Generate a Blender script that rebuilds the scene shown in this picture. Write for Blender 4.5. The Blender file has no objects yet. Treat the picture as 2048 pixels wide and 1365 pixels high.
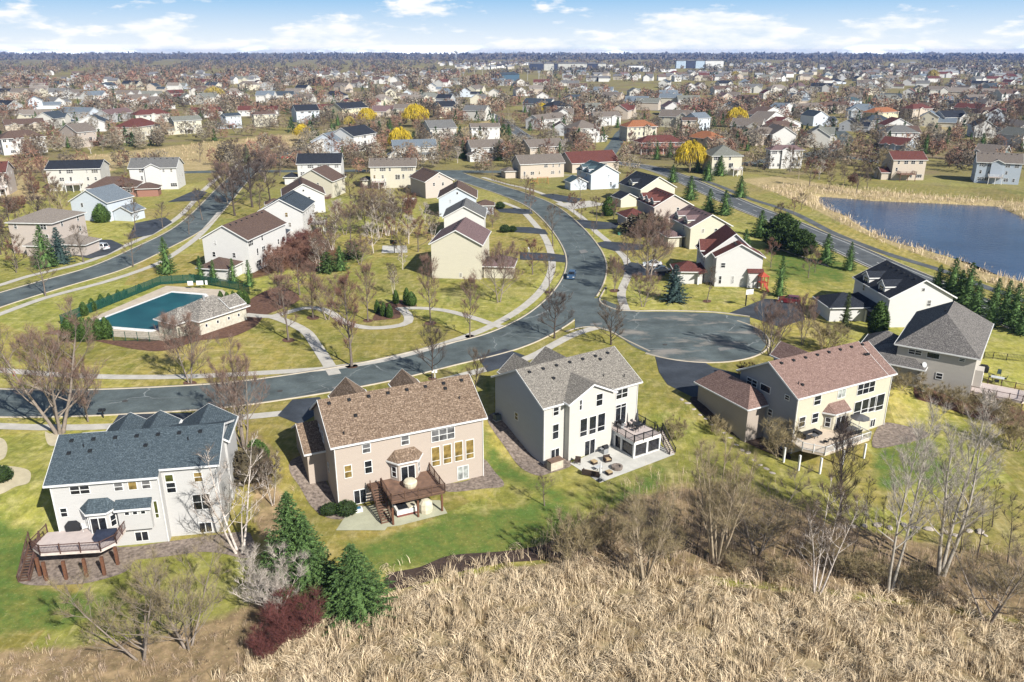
import bpy, math, random
import numpy as np
from mathutils import Vector, Matrix
from mathutils.geometry import delaunay_2d_cdt
rnd = random.Random(11)
sc = bpy.context.scene
COL = sc.collection
R = math.radians
# ------------------------------------------------------------------ camera
H = 50.5; F = 1600.0; PITCH = R(19.95)
cam = bpy.data.cameras.new('camera'); camo = bpy.data.objects.new('camera', cam); COL.objects.link(camo)
camo.location = (0, 0, H); camo.rotation_euler = (math.pi/2 - PITCH, 0, 0)
cam.sensor_width = 36; cam.lens = 36*F/2048; cam.clip_start = .5; cam.clip_end = 60000
sc.camera = camo
CP, SP = math.cos(PITCH), math.sin(PITCH)
def ray(px, py):
    x = (px-1024)/F; y = -(py-682.5)/F
    return (x, CP+y*SP, -SP+y*CP)
def atz(px, py, z):
    d = ray(px, py); t = (z-H)/d[2]; return (d[0]*t, d[1]*t)
def proj(x, y, z):
    z = z-H; dep = y*CP-z*SP; up = y*SP+z*CP
    return 1024+F*x/dep, 682.5-F*up/dep
def pxm(y): return F/(y*CP+H*SP)
# ------------------------------------------------------------------ terrain height
FX = [-400, -130, -60, -43, -15, 8, 26, 45, 70, 100, 140, 400]
FY = [80, 80, 82, 84.3, 94.8, 106, 107, 110, 116, 120, 125, 125]
def poly_sd(P, X, Y):
    """signed distance to polygon (negative inside), vectorised"""
    X = np.asarray(X, float); Y = np.asarray(Y, float)
    best = np.full(X.shape, 1e18); ins = np.zeros(X.shape, bool)
    n = len(P)
    for i in range(n):
        ax, ay = P[i]; bx, by = P[(i+1) % n]
        dx, dy = bx-ax, by-ay; L = dx*dx+dy*dy+1e-12
        t = np.clip(((X-ax)*dx+(Y-ay)*dy)/L, 0, 1)
        best = np.minimum(best, (X-ax-t*dx)**2+(Y-ay-t*dy)**2)
        c = ((ay > Y) != (by > Y)) & (X < (bx-ax)*(Y-ay)/(by-ay+1e-12)+ax)
        ins ^= c
    d = np.sqrt(best)
    return np.where(ins, -d, d)
VAL = []
def valley(pts, depth, fall, z=0):
    VAL.append(([atz(a, b, z) for a, b in pts], depth, fall))
POND = [(1651,398),(1746,406),(1869,411),(1986,417),(2023,435),(2060,462),(2160,500),(2160,600),(2048,561),(1992,548),(1931,521),(1869,503),(1808,488),(1765,469),(1728,448),(1709,435),(1672,423),(1654,411)]
valley(POND, 1.7, 5, -1)
POND2 = [(1856,284),(1864,272),(1886,270),(1893,278),(1880,288)]
valley(POND2, 1.7, 8, -1)
def sm(t): t = np.clip(t, 0, 1); return t*t*(3-2*t)
def terr(x, y):
    x = np.asarray(x, float); y = np.asarray(y, float)
    f = np.interp(x, FX, FY)
    z = -2.5*sm((f-y+6)/12) - .7*sm((f-y-10)/20)
    for P, d, fl in VAL:
        xs = [p[0] for p in P]; ys = [p[1] for p in P]
        m = (x > min(xs)-fl) & (x < max(xs)+fl) & (y > min(ys)-fl) & (y < max(ys)+fl)
        if m.any():
            w = sm(1-poly_sd(P, x[m], y[m])/fl)
            z[m] = np.minimum(z[m], -d*w)
    return z
def tz(x, y): return float(terr(np.array([x]), np.array([y]))[0])
def at(px, py, dz=0.):
    z = 0.
    for i in range(8):
        x, y = atz(px, py, z+dz); z2 = tz(x, y); 
        if abs(z2-z) < .01: break
        z = z2 if i < 3 else (z+z2)/2
    return x, y, tz(x, y)
# ------------------------------------------------------------------ mesh helpers
class MB:
    def __init__(s): s.v = []; s.f = []; s.mi = []
    def add(s, vs, fs, m=0):
        o = len(s.v); s.v += [tuple(p) for p in vs]; s.f += [tuple(i+o for i in f) for f in fs]; s.mi += [m]*len(fs)
    def box(s, x0, y0, z0, x1, y1, z1, m=0):
        s.add([(x0,y0,z0),(x1,y0,z0),(x1,y1,z0),(x0,y1,z0),(x0,y0,z1),(x1,y0,z1),(x1,y1,z1),(x0,y1,z1)],
              [(0,3,2,1),(4,5,6,7),(0,1,5,4),(1,2,6,5),(2,3,7,6),(3,0,4,7)], m)
    def beam(s, p, q, w, h, m=0):
        p = Vector(p); q = Vector(q); d = (q-p).normalized()
        u = d.cross(Vector((0,0,1)))
        u = u.normalized() if u.length > 1e-4 else Vector((1,0,0))
        n = u.cross(d).normalized(); u = u*(w/2); n = n*(h/2)
        vs = [p-u-n, p+u-n, p+u+n, p-u+n, q-u-n, q+u-n, q+u+n, q-u+n]
        s.add(vs, [(0,1,2,3),(7,6,5,4),(0,4,5,1),(1,5,6,2),(2,6,7,3),(3,7,4,0)], m)
    def tube(s, p, q, r0, r1, n=6, m=0, cap=True):
        p = Vector(p); q = Vector(q); d = (q-p)
        if d.length < 1e-6: return
        d.normalize(); u = d.orthogonal().normalized(); w = d.cross(u)
        vs = []
        for c, r in ((p, r0), (q, r1)):
            for i in range(n):
                a = 2*math.pi*i/n; vs.append(c+u*(r*math.cos(a))+w*(r*math.sin(a)))
        fs = [(i, (i+1) % n, n+(i+1) % n, n+i) for i in range(n)]
        if cap: fs += [tuple(range(n-1, -1, -1)), tuple(range(n, 2*n))]
        s.add(vs, fs, m)
    def prism(s, pts, z0, z1, m=0):
        n = len(pts)
        vs = [(x, y, z0) for x, y in pts]+[(x, y, z1) for x, y in pts]
        s.add(vs, [tuple(range(n-1, -1, -1)), tuple(range(n, 2*n))]+[(i, (i+1) % n, n+(i+1) % n, n+i) for i in range(n)], m)
    def lathe(s, prof, n=10, c=(0,0,0), m=0):
        vs = []
        for r, z in prof:
            for i in range(n):
                a = 2*math.pi*i/n; vs.append((c[0]+r*math.cos(a), c[1]+r*math.sin(a), c[2]+z))
        fs = []
        for k in range(len(prof)-1):
            for i in range(n):
                j = (i+1) % n; fs.append((k*n+i, k*n+j, (k+1)*n+j, (k+1)*n+i))
        fs += [tuple(range(n-1, -1, -1)), tuple(range((len(prof)-1)*n, len(prof)*n))]
        s.add(vs, fs, m)
    def mesh(s, name, mats, smooth=False):
        me = bpy.data.meshes.new(name); me.from_pydata(s.v, [], s.f)
        if not isinstance(mats, (list, tuple)): mats = [mats]
        for m in mats: me.materials.append(m)
        if len(mats) > 1: me.polygons.foreach_set('material_index', np.array(s.mi, dtype=np.int32))
        if smooth: me.polygons.foreach_set('use_smooth', [True]*len(s.f))
        me.update(); return me
    def build(s, name, mats, parent=None, smooth=False, loc=None, rot=0):
        return link(name, s.mesh(name, mats, smooth), parent, loc, rot)
def link(name, me, parent=None, loc=None, rot=0):
    o = bpy.data.objects.new(name, me); COL.objects.link(o)
    if parent is not None: o.parent = parent
    if loc is not None: o.location = loc
    if rot: o.rotation_euler = (0, 0, rot)
    return o
def npmesh(name, V, Fq, mats, mi=None):
    """mesh from numpy arrays; Fq (n,3) or (n,4)"""
    V = np.asarray(V, np.float32); Fq = np.asarray(Fq, np.int32)
    me = bpy.data.meshes.new(name); k = Fq.shape[1]; n = len(Fq)
    me.vertices.add(len(V)); me.vertices.foreach_set('co', V.ravel())
    me.loops.add(n*k); me.loops.foreach_set('vertex_index', Fq.ravel())
    me.polygons.add(n); me.polygons.foreach_set('loop_start', np.arange(0, n*k, k, dtype=np.int32))
    if not isinstance(mats, (list, tuple)): mats = [mats]
    for m in mats: me.materials.append(m)
    if mi is not None: me.polygons.foreach_set('material_index', np.asarray(mi, np.int32))
    me.update(calc_edges=True); return me
LABELS = {}
def tag(o, label, cat, group=None, kind=None):
    o['label'] = label
    if cat: o['category'] = cat
    if group: o['group'] = group
    if kind: o['kind'] = kind
    LABELS.setdefault(label, []).append(o)
    return o
def thing(name, label, cat, loc=(0,0,0), rot=0, group=None):
    o = bpy.data.objects.new(name, None); COL.objects.link(o); o.empty_display_size = .5
    o.location = loc; o.rotation_euler = (0, 0, rot); return tag(o, label, cat, group)
def struct(o, label=None):
    o['kind'] = 'structure'
    if label: o['label'] = label
    return o
# ------------------------------------------------------------------ materials
class NT:
    def __init__(s, name):
        s.m = bpy.data.materials.new(name); s.m.use_nodes = True; s.t = s.m.node_tree; s.t.nodes.clear()
        s.out = s.n('ShaderNodeOutputMaterial'); s.b = s.n('ShaderNodeBsdfPrincipled'); s.l(s.b, 'BSDF', s.out, 'Surface')
    def n(s, t, **k):
        o = s.t.nodes.new(t)
        for a, b in k.items(): setattr(o, a, b)
        return o
    def l(s, a, ao, b, bi): s.t.links.new(a.outputs[ao], b.inputs[bi])
    def noise(s, vec, scale, detail=3, rough=.55, out='Fac'):
        o = s.n('ShaderNodeTexNoise'); o.inputs['Scale'].default_value = scale; o.inputs['Detail'].default_value = detail
        o.inputs['Roughness'].default_value = rough; s.t.links.new(vec, o.inputs['Vector']); return o.outputs[out]
    def ramp(s, fac, a, b, lo=0., hi=1.):
        o = s.n('ShaderNodeMapRange'); o.inputs['From Min'].default_value = a; o.inputs['From Max'].default_value = b
        o.inputs['To Min'].default_value = lo; o.inputs['To Max'].default_value = hi; s.t.links.new(fac, o.inputs['Value']); return o.outputs['Result']
    def mix(s, fac, a, b, mode='MIX'):
        o = s.n('ShaderNodeMix', data_type='RGBA', blend_type=mode)
        for sock, v in ((o.inputs[0], fac), (o.inputs[6], a), (o.inputs[7], b)):
            if isinstance(v, (int, float)): sock.default_value = v
            elif isinstance(v, (tuple, list)): sock.default_value = (*v[:3], 1)
            else: s.t.links.new(v, sock)
        return o.outputs[2]
    def math(s, op, a, b=0.):
        o = s.n('ShaderNodeMath', operation=op)
        for i, v in enumerate((a, b)):
            if isinstance(v, (int, float)): o.inputs[i].default_value = v
            else: s.t.links.new(v, o.inputs[i])
        return o.outputs[0]
    def coord(s, which='Object'):
        if which == 'World': return s.n('ShaderNodeNewGeometry').outputs['Position']
        return s.n('ShaderNodeTexCoord').outputs[which]
    def mapping(s, vec, scale=(1,1,1), rot=(0,0,0)):
        o = s.n('ShaderNodeMapping'); o.inputs['Scale'].default_value = scale; o.inputs['Rotation'].default_value = rot
        s.t.links.new(vec, o.inputs['Vector']); return o.outputs['Vector']
    def set(s, col=None, rough=.9, spec=.3, metal=0.):
        if col is not None:
            if isinstance(col, (tuple, list)): s.b.inputs['Base Color'].default_value = (*col[:3], 1)
            else: s.t.links.new(col, s.b.inputs['Base Color'])
        s.b.inputs['Roughness'].default_value = rough; s.b.inputs['Metallic'].default_value = metal
        s.b.inputs['Specular IOR Level'].default_value = spec; return s
    def bump(s, h, dist=.02, strength=.6):
        o = s.n('ShaderNodeBump'); o.inputs['Strength'].default_value = strength; o.inputs['Distance'].default_value = dist
        s.t.links.new(h, o.inputs['Height']); s.l(o, 'Normal', s.b, 'Normal')
MC = {}
def plain(name, c, c2=None, scale=2., rough=.85, spec=.3, metal=0., island=0., coord='Object', detail=3):
    if name in MC: return MC[name]
    t = NT(name); c2 = c2 or tuple(x*.78 for x in c)
    col = t.mix(t.ramp(t.noise(t.coord(coord), scale, detail), .32, .68), c, c2)
    if island:
        g = t.n('ShaderNodeNewGeometry'); v = t.ramp(g.outputs['Random Per Island'], 0, 1, 1-island, 1+island)
        h = t.n('ShaderNodeHueSaturation'); t.t.links.new(v, h.inputs['Value']); t.t.links.new(col, h.inputs['Color']); col = h.outputs['Color']
    t.set(col, rough, spec, metal); MC[name] = t.m; return t.m
def hexc(s):
    s = s.lstrip('#'); return tuple(((int(s[i:i+2], 16)/255+.055)/1.055)**2.4 if int(s[i:i+2], 16) > 10 else int(s[i:i+2], 16)/3294.6 for i in (0, 2, 4))
def siding(key, c):
    name = 'siding_'+key
    if name in MC: return MC[name]
    t = NT(name); co = t.coord(); sx = t.n('ShaderNodeSeparateXYZ'); t.t.links.new(co, sx.inputs[0])
    fr = t.math('FRACT', t.math('MULTIPLY', sx.outputs[2], 1/.19)); ln = t.ramp(fr, 0, .14, 0, 1)
    col = t.mix(ln, tuple(x*.72 for x in c), c)
    col = t.mix(t.ramp(t.noise(t.mapping(co, (.6, .6, 2.)), 1.2, 4), .35, .75, 0, .16), col, tuple(x*.7 for x in c))
    t.set(col, .75, .25); t.bump(fr, .012, .5); MC[name] = t.m; return t.m
def shingle(key, c, c2, big=1., contrast=1.):
    name = 'shingles_'+key
    if name in MC: return MC[name]
    t = NT(name); tc = t.n('ShaderNodeTexCoord'); sp = t.n('ShaderNodeSeparateXYZ'); t.t.links.new(tc.outputs['Object'], sp.inputs[0])
    sn = t.n('ShaderNodeSeparateXYZ'); t.t.links.new(tc.outputs['Normal'], sn.inputs[0])
    sw = t.math('GREATER_THAN', t.math('ABSOLUTE', sn.outputs[0]), t.math('ABSOLUTE', sn.outputs[1]))
    def lerp(a, b): return t.math('ADD', t.math('MULTIPLY', a, t.math('SUBTRACT', 1., sw)), t.math('MULTIPLY', b, sw))
    cb = t.n('ShaderNodeCombineXYZ'); t.t.links.new(lerp(sp.outputs[0], sp.outputs[1]), cb.inputs[0]); t.t.links.new(lerp(sp.outputs[1], sp.outputs[0]), cb.inputs[1])
    bk = t.n('ShaderNodeTexBrick'); t.t.links.new(cb.outputs[0], bk.inputs['Vector'])
    bk.inputs['Color1'].default_value = (*c, 1); bk.inputs['Color2'].default_value = (*c2, 1); bk.inputs['Mortar'].default_value = (*[x*.4 for x in c2], 1)
    bk.inputs['Scale'].default_value = 1.; bk.inputs['Brick Width'].default_value = .34*big; bk.inputs['Row Height'].default_value = .19*big
    bk.inputs['Mortar Size'].default_value = .012*big; bk.inputs['Mortar Smooth'].default_value = .3; bk.offset = .37
    col = t.mix(t.ramp(t.noise(cb.outputs[0], 4.2/big, 3, .7), .36, .64, 0, .75*contrast), bk.outputs['Color'], tuple(x*.5 for x in c2))
    col = t.mix(t.ramp(t.noise(cb.outputs[0], 7.5/big, 2), .52, .7, 0, .55*contrast), col, tuple(min(1, x*1.6) for x in c))
    col = t.mix(t.ramp(t.noise(cb.outputs[0], .22, 3), .3, .7, 0, .22), col, tuple(x*.7 for x in c2))
    t.set(col, .95, .12); t.bump(bk.outputs['Fac'], .02, .5); MC[name] = t.m; return t.m
WHITE = plain('white_trim', (.68,.68,.67), (.58,.58,.57), .7, .6)
def glassm(name, c, rough=.06):
    if name in MC: return MC[name]
    t = NT(name); t.set(t.mix(t.ramp(t.noise(t.coord(), 1.1, 2), .35, .65), c, tuple(x*.35 for x in c)), rough, .5); MC[name] = t.m; return t.m
GLASS = glassm('window_glass', (.022,.026,.032)); GLASS_TAN = glassm('glass_over_tan_blind', (.30,.21,.07), .2)
GLASS_OLIVE = glassm('glass_over_olive_blind', (.09,.10,.025), .2); GLASS_PALE = glassm('glass_over_pale_blind', (.42,.45,.43), .2)
GLASS_GREY = glassm('glass_over_grey_blind', (.16,.16,.165), .15)
DARKM = plain('dark_metal', (.02,.022,.025), rough=.5)
STEEL = plain('grey_metal', (.32,.33,.34), rough=.45, metal=.3)
# ------------------------------------------------------------------ ground
def axis(segs):
    out = []
    for a, b, s0, s1 in segs:
        p = a
        while p < b-1e-6:
            out.append(p); t = (p-a)/(b-a); p += s0+(s1-s0)*t
    out.append(segs[-1][1]); return np.array(out)
gx = axis([(-9500,-1500,900,250),(-1500,-330,120,14),(-330,-120,9,2),(-120,140,1.25,1.25),(140,340,2,9),(340,1500,14,120),(1500,9500,250,900)])
gy = axis([(15,48,4,1.3),(48,310,1.25,1.4),(310,470,2,4),(470,1500,8,90),(1500,8200,200,800)])
GX, GY = np.meshgrid(gx, gy); GZ = terr(GX.ravel(), GY.ravel()).reshape(GX.shape)
nx, ny = len(gx), len(gy)
GV = np.stack([GX, GY, GZ], -1).reshape(-1, 3)
ii = np.arange(nx*ny).reshape(ny, nx)
GF = np.stack([ii[:-1,:-1], ii[:-1,1:], ii[1:,1:], ii[1:,:-1]], -1).reshape(-1, 4)
PXX, PYY = proj(GV[:,0], GV[:,1], GV[:,2])
def pmask(poly, soft=6):  # 1 inside the outline, falling to 0 just outside
    return np.clip(.5-poly_sd(poly, PXX, PYY)/(2*soft), 0, 1)
LIT = [[(1090,1085),(1180,1045),(1260,1000),(1350,970),(1450,970),(1560,1000),(1640,1040),(1760,1062),(1900,1100),(2050,1110),(2500,1120),(2500,1300),(2048,1240),(1800,1200),(1600,1180),(1400,1160),(1250,1150),(1100,1140)],
       [(-400,1310),(60,1300),(250,1275),(420,1245),(520,1200),(560,1120),(700,1170),(720,1300),(600,1800),(-400,1800)],
       [(505,840),(540,900),(545,960),(580,1010),(575,1090),(520,1080),(505,980),(490,900)]]
MARSH = [[(380,1800),(440,1400),(560,1290),(650,1225),(800,1180),(950,1150),(1100,1125),(1250,1150),(1400,1165),(1700,1195),(2048,1250),(2600,1300),(2600,1800)]]
LUSH = [[(680,1085),(760,1075),(1130,1000),(1180,1040),(1130,1085),(900,1120),(740,1140)],[(-100,1010),(70,1060),(60,1170),(250,1210),(120,1250),(-100,1270)],
        [(960,850),(1010,930),(1090,980),(1250,990),(1330,930),(1300,1010),(1120,1000),(990,950)],[(1740,900),(1850,880),(1900,960),(1760,980)],[(1530,490),(1700,530),(1680,560),(1560,560)]]
STRAW = [[(-200,345),(60,330),(150,315),(300,298),(430,284),(560,270),(640,268),(600,292),(520,308),(440,330),(370,325),(280,312),(240,330),(225,345)],
         [(230,330),(280,310),(380,318),(440,335),(400,345),(330,340)],[(-60,300),(40,325),(90,400),(0,405),(-100,400)],
         [(1560,352),(1700,378),(1870,392),(2048,405),(2200,420),(2200,450),(2040,440),(1986,415),(1869,409),(1746,404),(1651,396)],
         [(1480,360),(1560,352),(1650,398),(1672,425),(1709,437),(1765,471),(1869,505),(1992,550),(2060,568),(2060,590),(1990,572),(1869,520),(1765,484),(1700,455),(1600,405)],
         [(900,262),(980,240),(1040,262),(1000,290),(930,285)],[(1840,250),(1960,255),(1960,275),(1860,262)]]
MUL = [[(505,560),(560,540),(640,545),(700,520),(640,470),(600,480),(560,500),(500,530)]]
def mmax(L, soft): return np.max([pmask(p, soft) for p in L], 0)
m1 = np.zeros((len(GV), 4), np.float32); m2 = np.zeros((len(GV), 4), np.float32)
near = GV[:,1] < 900
m1[:,0] = mmax(LIT, 26); m1[:,1] = mmax(MARSH, 8); m1[:,2] = mmax(LUSH, 25); m1[:,3] = 1
m2[:,0] = mmax(STRAW, 5); m2[:,1] = np.maximum(sm((GV[:,1]-215)/200), 0); m2[:,2] = mmax(MUL, 10); m2[:,3] = 1
t = NT('ground'); P = t.coord('World')
n_big = t.noise(P, .035, 4, .6); n_mid = t.noise(P, .16, 5, .65); n_fine = t.noise(t.mapping(P, (1, 1, .3)), 1.1, 5, .75); n_x = t.noise(P, .45, 4, .7)
st = t.noise(t.mapping(P, (.10, .9, .3), (0, 0, R(28))), 1.0, 3, .6)
OLV = (.40,.335,.085); GRN = (.19,.21,.042); LUS = (.100,.165,.036); DRY = (.50,.42,.18)
col = t.mix(t.ramp(n_mid, .36, .66), OLV, GRN)
col = t.mix(t.ramp(n_big, .4, .62, 0, .55), col, OLV); col = t.mix(t.ramp(t.noise(P, .055, 5, .7), .54, .66, 0, .55), col, (.43,.33,.17))
col = t.mix(t.ramp(n_x, .47, .66, 0, .75), col, DRY)
col = t.mix(t.ramp(st, .45, .7, 0, .35), col, (.13,.14,.028))
lot = t.n('ShaderNodeTexVoronoi'); lot.inputs['Scale'].default_value = .034; t.t.links.new(P, lot.inputs['Vector']); lsp = t.n('ShaderNodeSeparateColor'); t.l(lot, 'Color', lsp, 0)
lh = t.n('ShaderNodeHueSaturation'); t.t.links.new(t.ramp(lsp.outputs[0], 0, 1, .485, .525), lh.inputs['Hue']); t.t.links.new(t.ramp(lsp.outputs[1], 0, 1, .80, 1.14), lh.inputs['Value']); t.t.links.new(col, lh.inputs['Color']); col = lh.outputs['Color']
sp1 = t.noise(t.mapping(P, (.55, .12, .3), (0, 0, R(-35))), 1.3, 5, .7); col = t.mix(t.ramp(sp1, .55, .68, 0, .55), col, (.52,.45,.22)); col = t.mix(t.ramp(sp1, .44, .34, 0, .5), col, (.10,.115,.028))
wv = t.n('ShaderNodeTexWave'); wv.inputs['Scale'].default_value = .16; wv.inputs['Distortion'].default_value = 1.2; wv.inputs['Detail'].default_value = 1; t.t.links.new(t.mapping(P, (1, 1, 1), (0, 0, R(32))), wv.inputs['Vector'])
col = t.mix(t.math('MULTIPLY', t.ramp(wv.outputs['Fac'], .35, .65, 0, .20), t.ramp(lsp.outputs[2], .45, .5)), col, (.11,.13,.03))
a1 = t.n('ShaderNodeVertexColor', layer_name='m1'); a2 = t.n('ShaderNodeVertexColor', layer_name='m2')
s1 = t.n('ShaderNodeSeparateColor'); t.l(a1, 'Color', s1, 0); s2 = t.n('ShaderNodeSeparateColor'); t.l(a2, 'Color', s2, 0)
def brk(sock, amp=.7, lo=.38, hi=.62, nz=None):
    return t.ramp(t.math('ADD', sock, t.math('MULTIPLY', t.math('SUBTRACT', nz or n_mid, .5), amp)), lo, hi)
col = t.mix(t.math('MULTIPLY', brk(s1.outputs[2], 1.2, .25, .62), 1.), col, t.mix(t.ramp(n_x, .42, .68), LUS, (.20,.205,.05)))
lit = t.mix(t.ramp(n_x, .4, .62), (.20,.14,.085), (.37,.265,.155)); lit = t.mix(t.ramp(n_mid, .55, .7, 0, .6), lit, (.20,.18,.06))
col = t.mix(brk(s1.outputs[0], 1.1), col, lit)
col = t.mix(brk(s1.outputs[1], .5), col, t.mix(t.ramp(n_x, .4, .6), (.24,.17,.10), (.42,.33,.20)))
col = t.mix(brk(s2.outputs[2], .8), col, t.mix(t.ramp(n_x, .4, .6), (.12,.055,.04), (.16,.09,.05)))
far = t.mix(t.ramp(t.noise(P, .012, 5, .65), .38, .62), (.19,.15,.095), (.27,.235,.085)); far = t.mix(t.ramp(t.noise(P, .03, 4), .55, .66), far, (.23,.165,.125))
col = t.mix(t.math('MULTIPLY', s2.outputs[1], t.ramp(n_big, .3, .6, .6, 1)), col, far)
col = t.mix(brk(s2.outputs[0], .8), col, t.mix(t.ramp(n_mid, .35, .65), (.50,.385,.21), (.38,.30,.15)))
col = t.mix(t.ramp(n_fine, .35, .68, 0, .5), col, (.05,.055,.014))
gr = t.noise(P, 3.2, 4, .75); col = t.mix(t.ramp(gr, .38, .25, 0, .55), col, (.06,.065,.02)); col = t.mix(t.ramp(gr, .58, .75, 0, .5), col, (.50,.45,.22))
t.set(col, .95, .1)
gh = t.math('ADD', n_fine, t.math('MULTIPLY', n_x, 1.5)); t.bump(gh, .12, .5)
gme = npmesh('ground', GV, GF, t.m)
for nm, arr in (('m1', m1), ('m2', m2)):
    a = gme.color_attributes.new(nm, 'FLOAT_COLOR', 'POINT'); a.data.foreach_set('color', arr.ravel())
gme.polygons.foreach_set('use_smooth', [True]*len(gme.polygons))
struct(link('ground', gme), 'lawns and yards of the neighbourhood, patchy green and straw coloured')
# ------------------------------------------------------------------ flat sheets that follow the ground
def smooth_px(pts, closed=True, k=5):
    n = len(pts); out = []
    for i in range(n if closed else n-1):
        p0 = pts[(i-1) % n] if closed or i > 0 else pts[0]; p1 = pts[i]; p2 = pts[(i+1) % n]; p3 = pts[(i+2) % n] if closed or i+2 < n else pts[-1]
        for j in range(k):
            u = j/k
            out.append(tuple(.5*((2*p1[c])+(-p0[c]+p2[c])*u+(2*p0[c]-5*p1[c]+4*p2[c]-p3[c])*u*u+(-p0[c]+3*p1[c]-3*p2[c]+p3[c])*u**3) for c in (0, 1)))
    if not closed: out.append(pts[-1])
    return out
def sheet(name, W, off, mat, step=1.6, label=None, flat=None):
    xs = [p[0] for p in W]; ys = [p[1] for p in W]; n = len(W)
    pts = [Vector(p) for p in W]
    gxs = np.arange(min(xs), max(xs), step); gys = np.arange(min(ys), max(ys), step)
    if len(gxs) and len(gys) and flat is None:
        A, B = np.meshgrid(gxs, gys); d = poly_sd(W, A.ravel(), B.ravel())
        k = d < -step*.4; pts += [Vector((a, b)) for a, b in zip(A.ravel()[k], B.ravel()[k])]
    vs, es, fs, *_ = delaunay_2d_cdt(pts, [(i, (i+1) % n) for i in range(n)], [], 1, 1e-4)
    X = np.array([v.x for v in vs]); Y = np.array([v.y for v in vs]); Z = terr(X, Y)+off if flat is None else np.full(len(X), flat)
    me = npmesh(name, np.stack([X, Y, Z], 1), [f for f in fs], mat)
    # keep faces pointing up
    import bmesh
    bm = bmesh.new(); bm.from_mesh(me); bmesh.ops.recalc_face_normals(bm, faces=bm.faces)
    if bm.faces and sum(f.normal.z for f in bm.faces) < 0: bmesh.ops.reverse_faces(bm, faces=bm.faces)
    bm.to_mesh(me); bm.free()
    return struct(link(name, me), label)
def psheet(name, px, off, mat, smooth=True, k=4, step=1.6, label=None):
    q = smooth_px(px, True, k) if smooth else px
    return sheet(name, [at(a, b)[:2] for a, b in q], off, mat, step, label)
def wline(px, k=6): return [at(a, b)[:2] for a, b in smooth_px(px, False, k)]
def resample(W, step):
    W = [Vector(w) for w in W]; out = [W[0]]; acc = 0
    for a, b in zip(W, W[1:]):
        L = (b-a).length
        if L < 1e-6: continue
        d = step-acc
        while d < L: out.append(a+(b-a)*(d/L)); d += step
        acc = L-(d-step)
    if (out[-1]-W[-1]).length > .05: out.append(W[-1])
    return out
def offset(W, d):
    W = [Vector(w) for w in W]; out = []
    for i in range(len(W)):
        a = W[max(i-1, 0)]; b = W[min(i+1, len(W)-1)]; t_ = (b-a).normalized(); out.append(W[i]+Vector((-t_.y, t_.x))*d)
    return out
def ribbon(name, W, w, off, mat, step=2., label=None, cross=3):
    W = resample(W, step); rows = [offset(W, -w/2+w*i/(cross-1)) for i in range(cross)]
    V = np.array([[(p.x, p.y) for p in r] for r in rows]); X, Y = V[...,0].ravel(), V[...,1].ravel(); Z = terr(X, Y)+off
    n = len(W); F_ = [(r*n+i, r*n+i+1, (r+1)*n+i+1, (r+1)*n+i) for r in range(cross-1) for i in range(n-1)]
    return struct(link(name, npmesh(name, np.stack([X, Y, Z], 1), F_, mat)), label)
def kerb(W, w=.42, h=.12, step=1.5):
    W = resample(W, step); n = len(W); a = offset(W, -w/2); b = offset(W, w/2); vs = []
    for r, up in ((a, 0), (a, 1), (b, 1), (b, 0)):
        for p in r: vs.append((p.x, p.y, tz(p.x, p.y)+(h if up else -.1)))
    F_ = [(r*n+i, r*n+i+1, (r+1)*n+i+1, (r+1)*n+i) for r in range(3) for i in range(n-1)]
    return struct(link('kerb', npmesh('kerb', vs, F_, CONC_K)))
# asphalt with sealed cracks and worn patches
def asphalt(name, c, cracks=1., worn=0.):
    t = NT(name); P = t.coord('World')
    col = t.mix(t.ramp(t.noise(P, .25, 5, .6), .35, .68), tuple(x*.8 for x in c), tuple(x*1.6 for x in c))
    col = t.mix(t.ramp(t.noise(P, 3., 4, .7), .4, .7, 0, .5), col, tuple(x*.6 for x in c))
    if cracks:
        d = t.noise(P, .3, 3, .5, 'Color'); v = t.n('ShaderNodeVectorMath', operation='MULTIPLY_ADD'); t.t.links.new(d, v.inputs[0]); v.inputs[1].default_value = (3.5,3.5,0); t.t.links.new(P, v.inputs[2])
        vo = t.n('ShaderNodeTexVoronoi', feature='DISTANCE_TO_EDGE'); vo.inputs['Scale'].default_value = .075; t.t.links.new(v.outputs[0], vo.inputs['Vector'])
        cr = t.math('MULTIPLY', t.ramp(vo.outputs['Distance'], .003, .009, 1, 0), t.ramp(t.noise(P, .09, 2), .48, .6))
        col = t.mix(t.math('MULTIPLY', cr, .7*cracks), col, (.26,.28,.28))
    if worn:
        w = t.math('MULTIPLY', t.ramp(t.noise(t.mapping(P, (.09,.2,.1), (0,0,R(-20))), 1., 5, .65), .53, .64), worn); col = t.mix(w, col, (.23,.215,.19))
    t.set(col, .75, .3); return t.m
ASPH = asphalt('asphalt', (.080,.098,.098)); ASPH_W = asphalt('worn_asphalt', (.080,.098,.098), 1., 1.); ASPH_D = asphalt('dark_asphalt', (.040,.047,.057), 0); ASPH_P = asphalt('parkway_asphalt', (.085,.092,.095), 0)
def concrete(name, c, joint=1.5):
    t = NT(name); P = t.coord('World'); col = t.mix(t.ramp(t.noise(P, .6, 5), .35, .7), c, tuple(x*.78 for x in c))
    col = t.mix(t.ramp(t.noise(P, 6., 3), .5, .75, 0, .35), col, tuple(x*.6 for x in c)); t.set(col, .9, .2); return t.m
CONC = concrete('concrete', (.48,.455,.405)); CONC_K = concrete('kerb_concrete', (.44,.39,.31)); CONC_D = concrete('pale_concrete', (.52,.51,.47))
MULCH = plain('mulch', (.075,.038,.026), (.15,.082,.055), 1.6, .95, coord='World', detail=6); MULCH_D = plain('dark_mulch', (.032,.022,.018), (.075,.05,.038), 2., .95, coord='World', detail=6)
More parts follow.
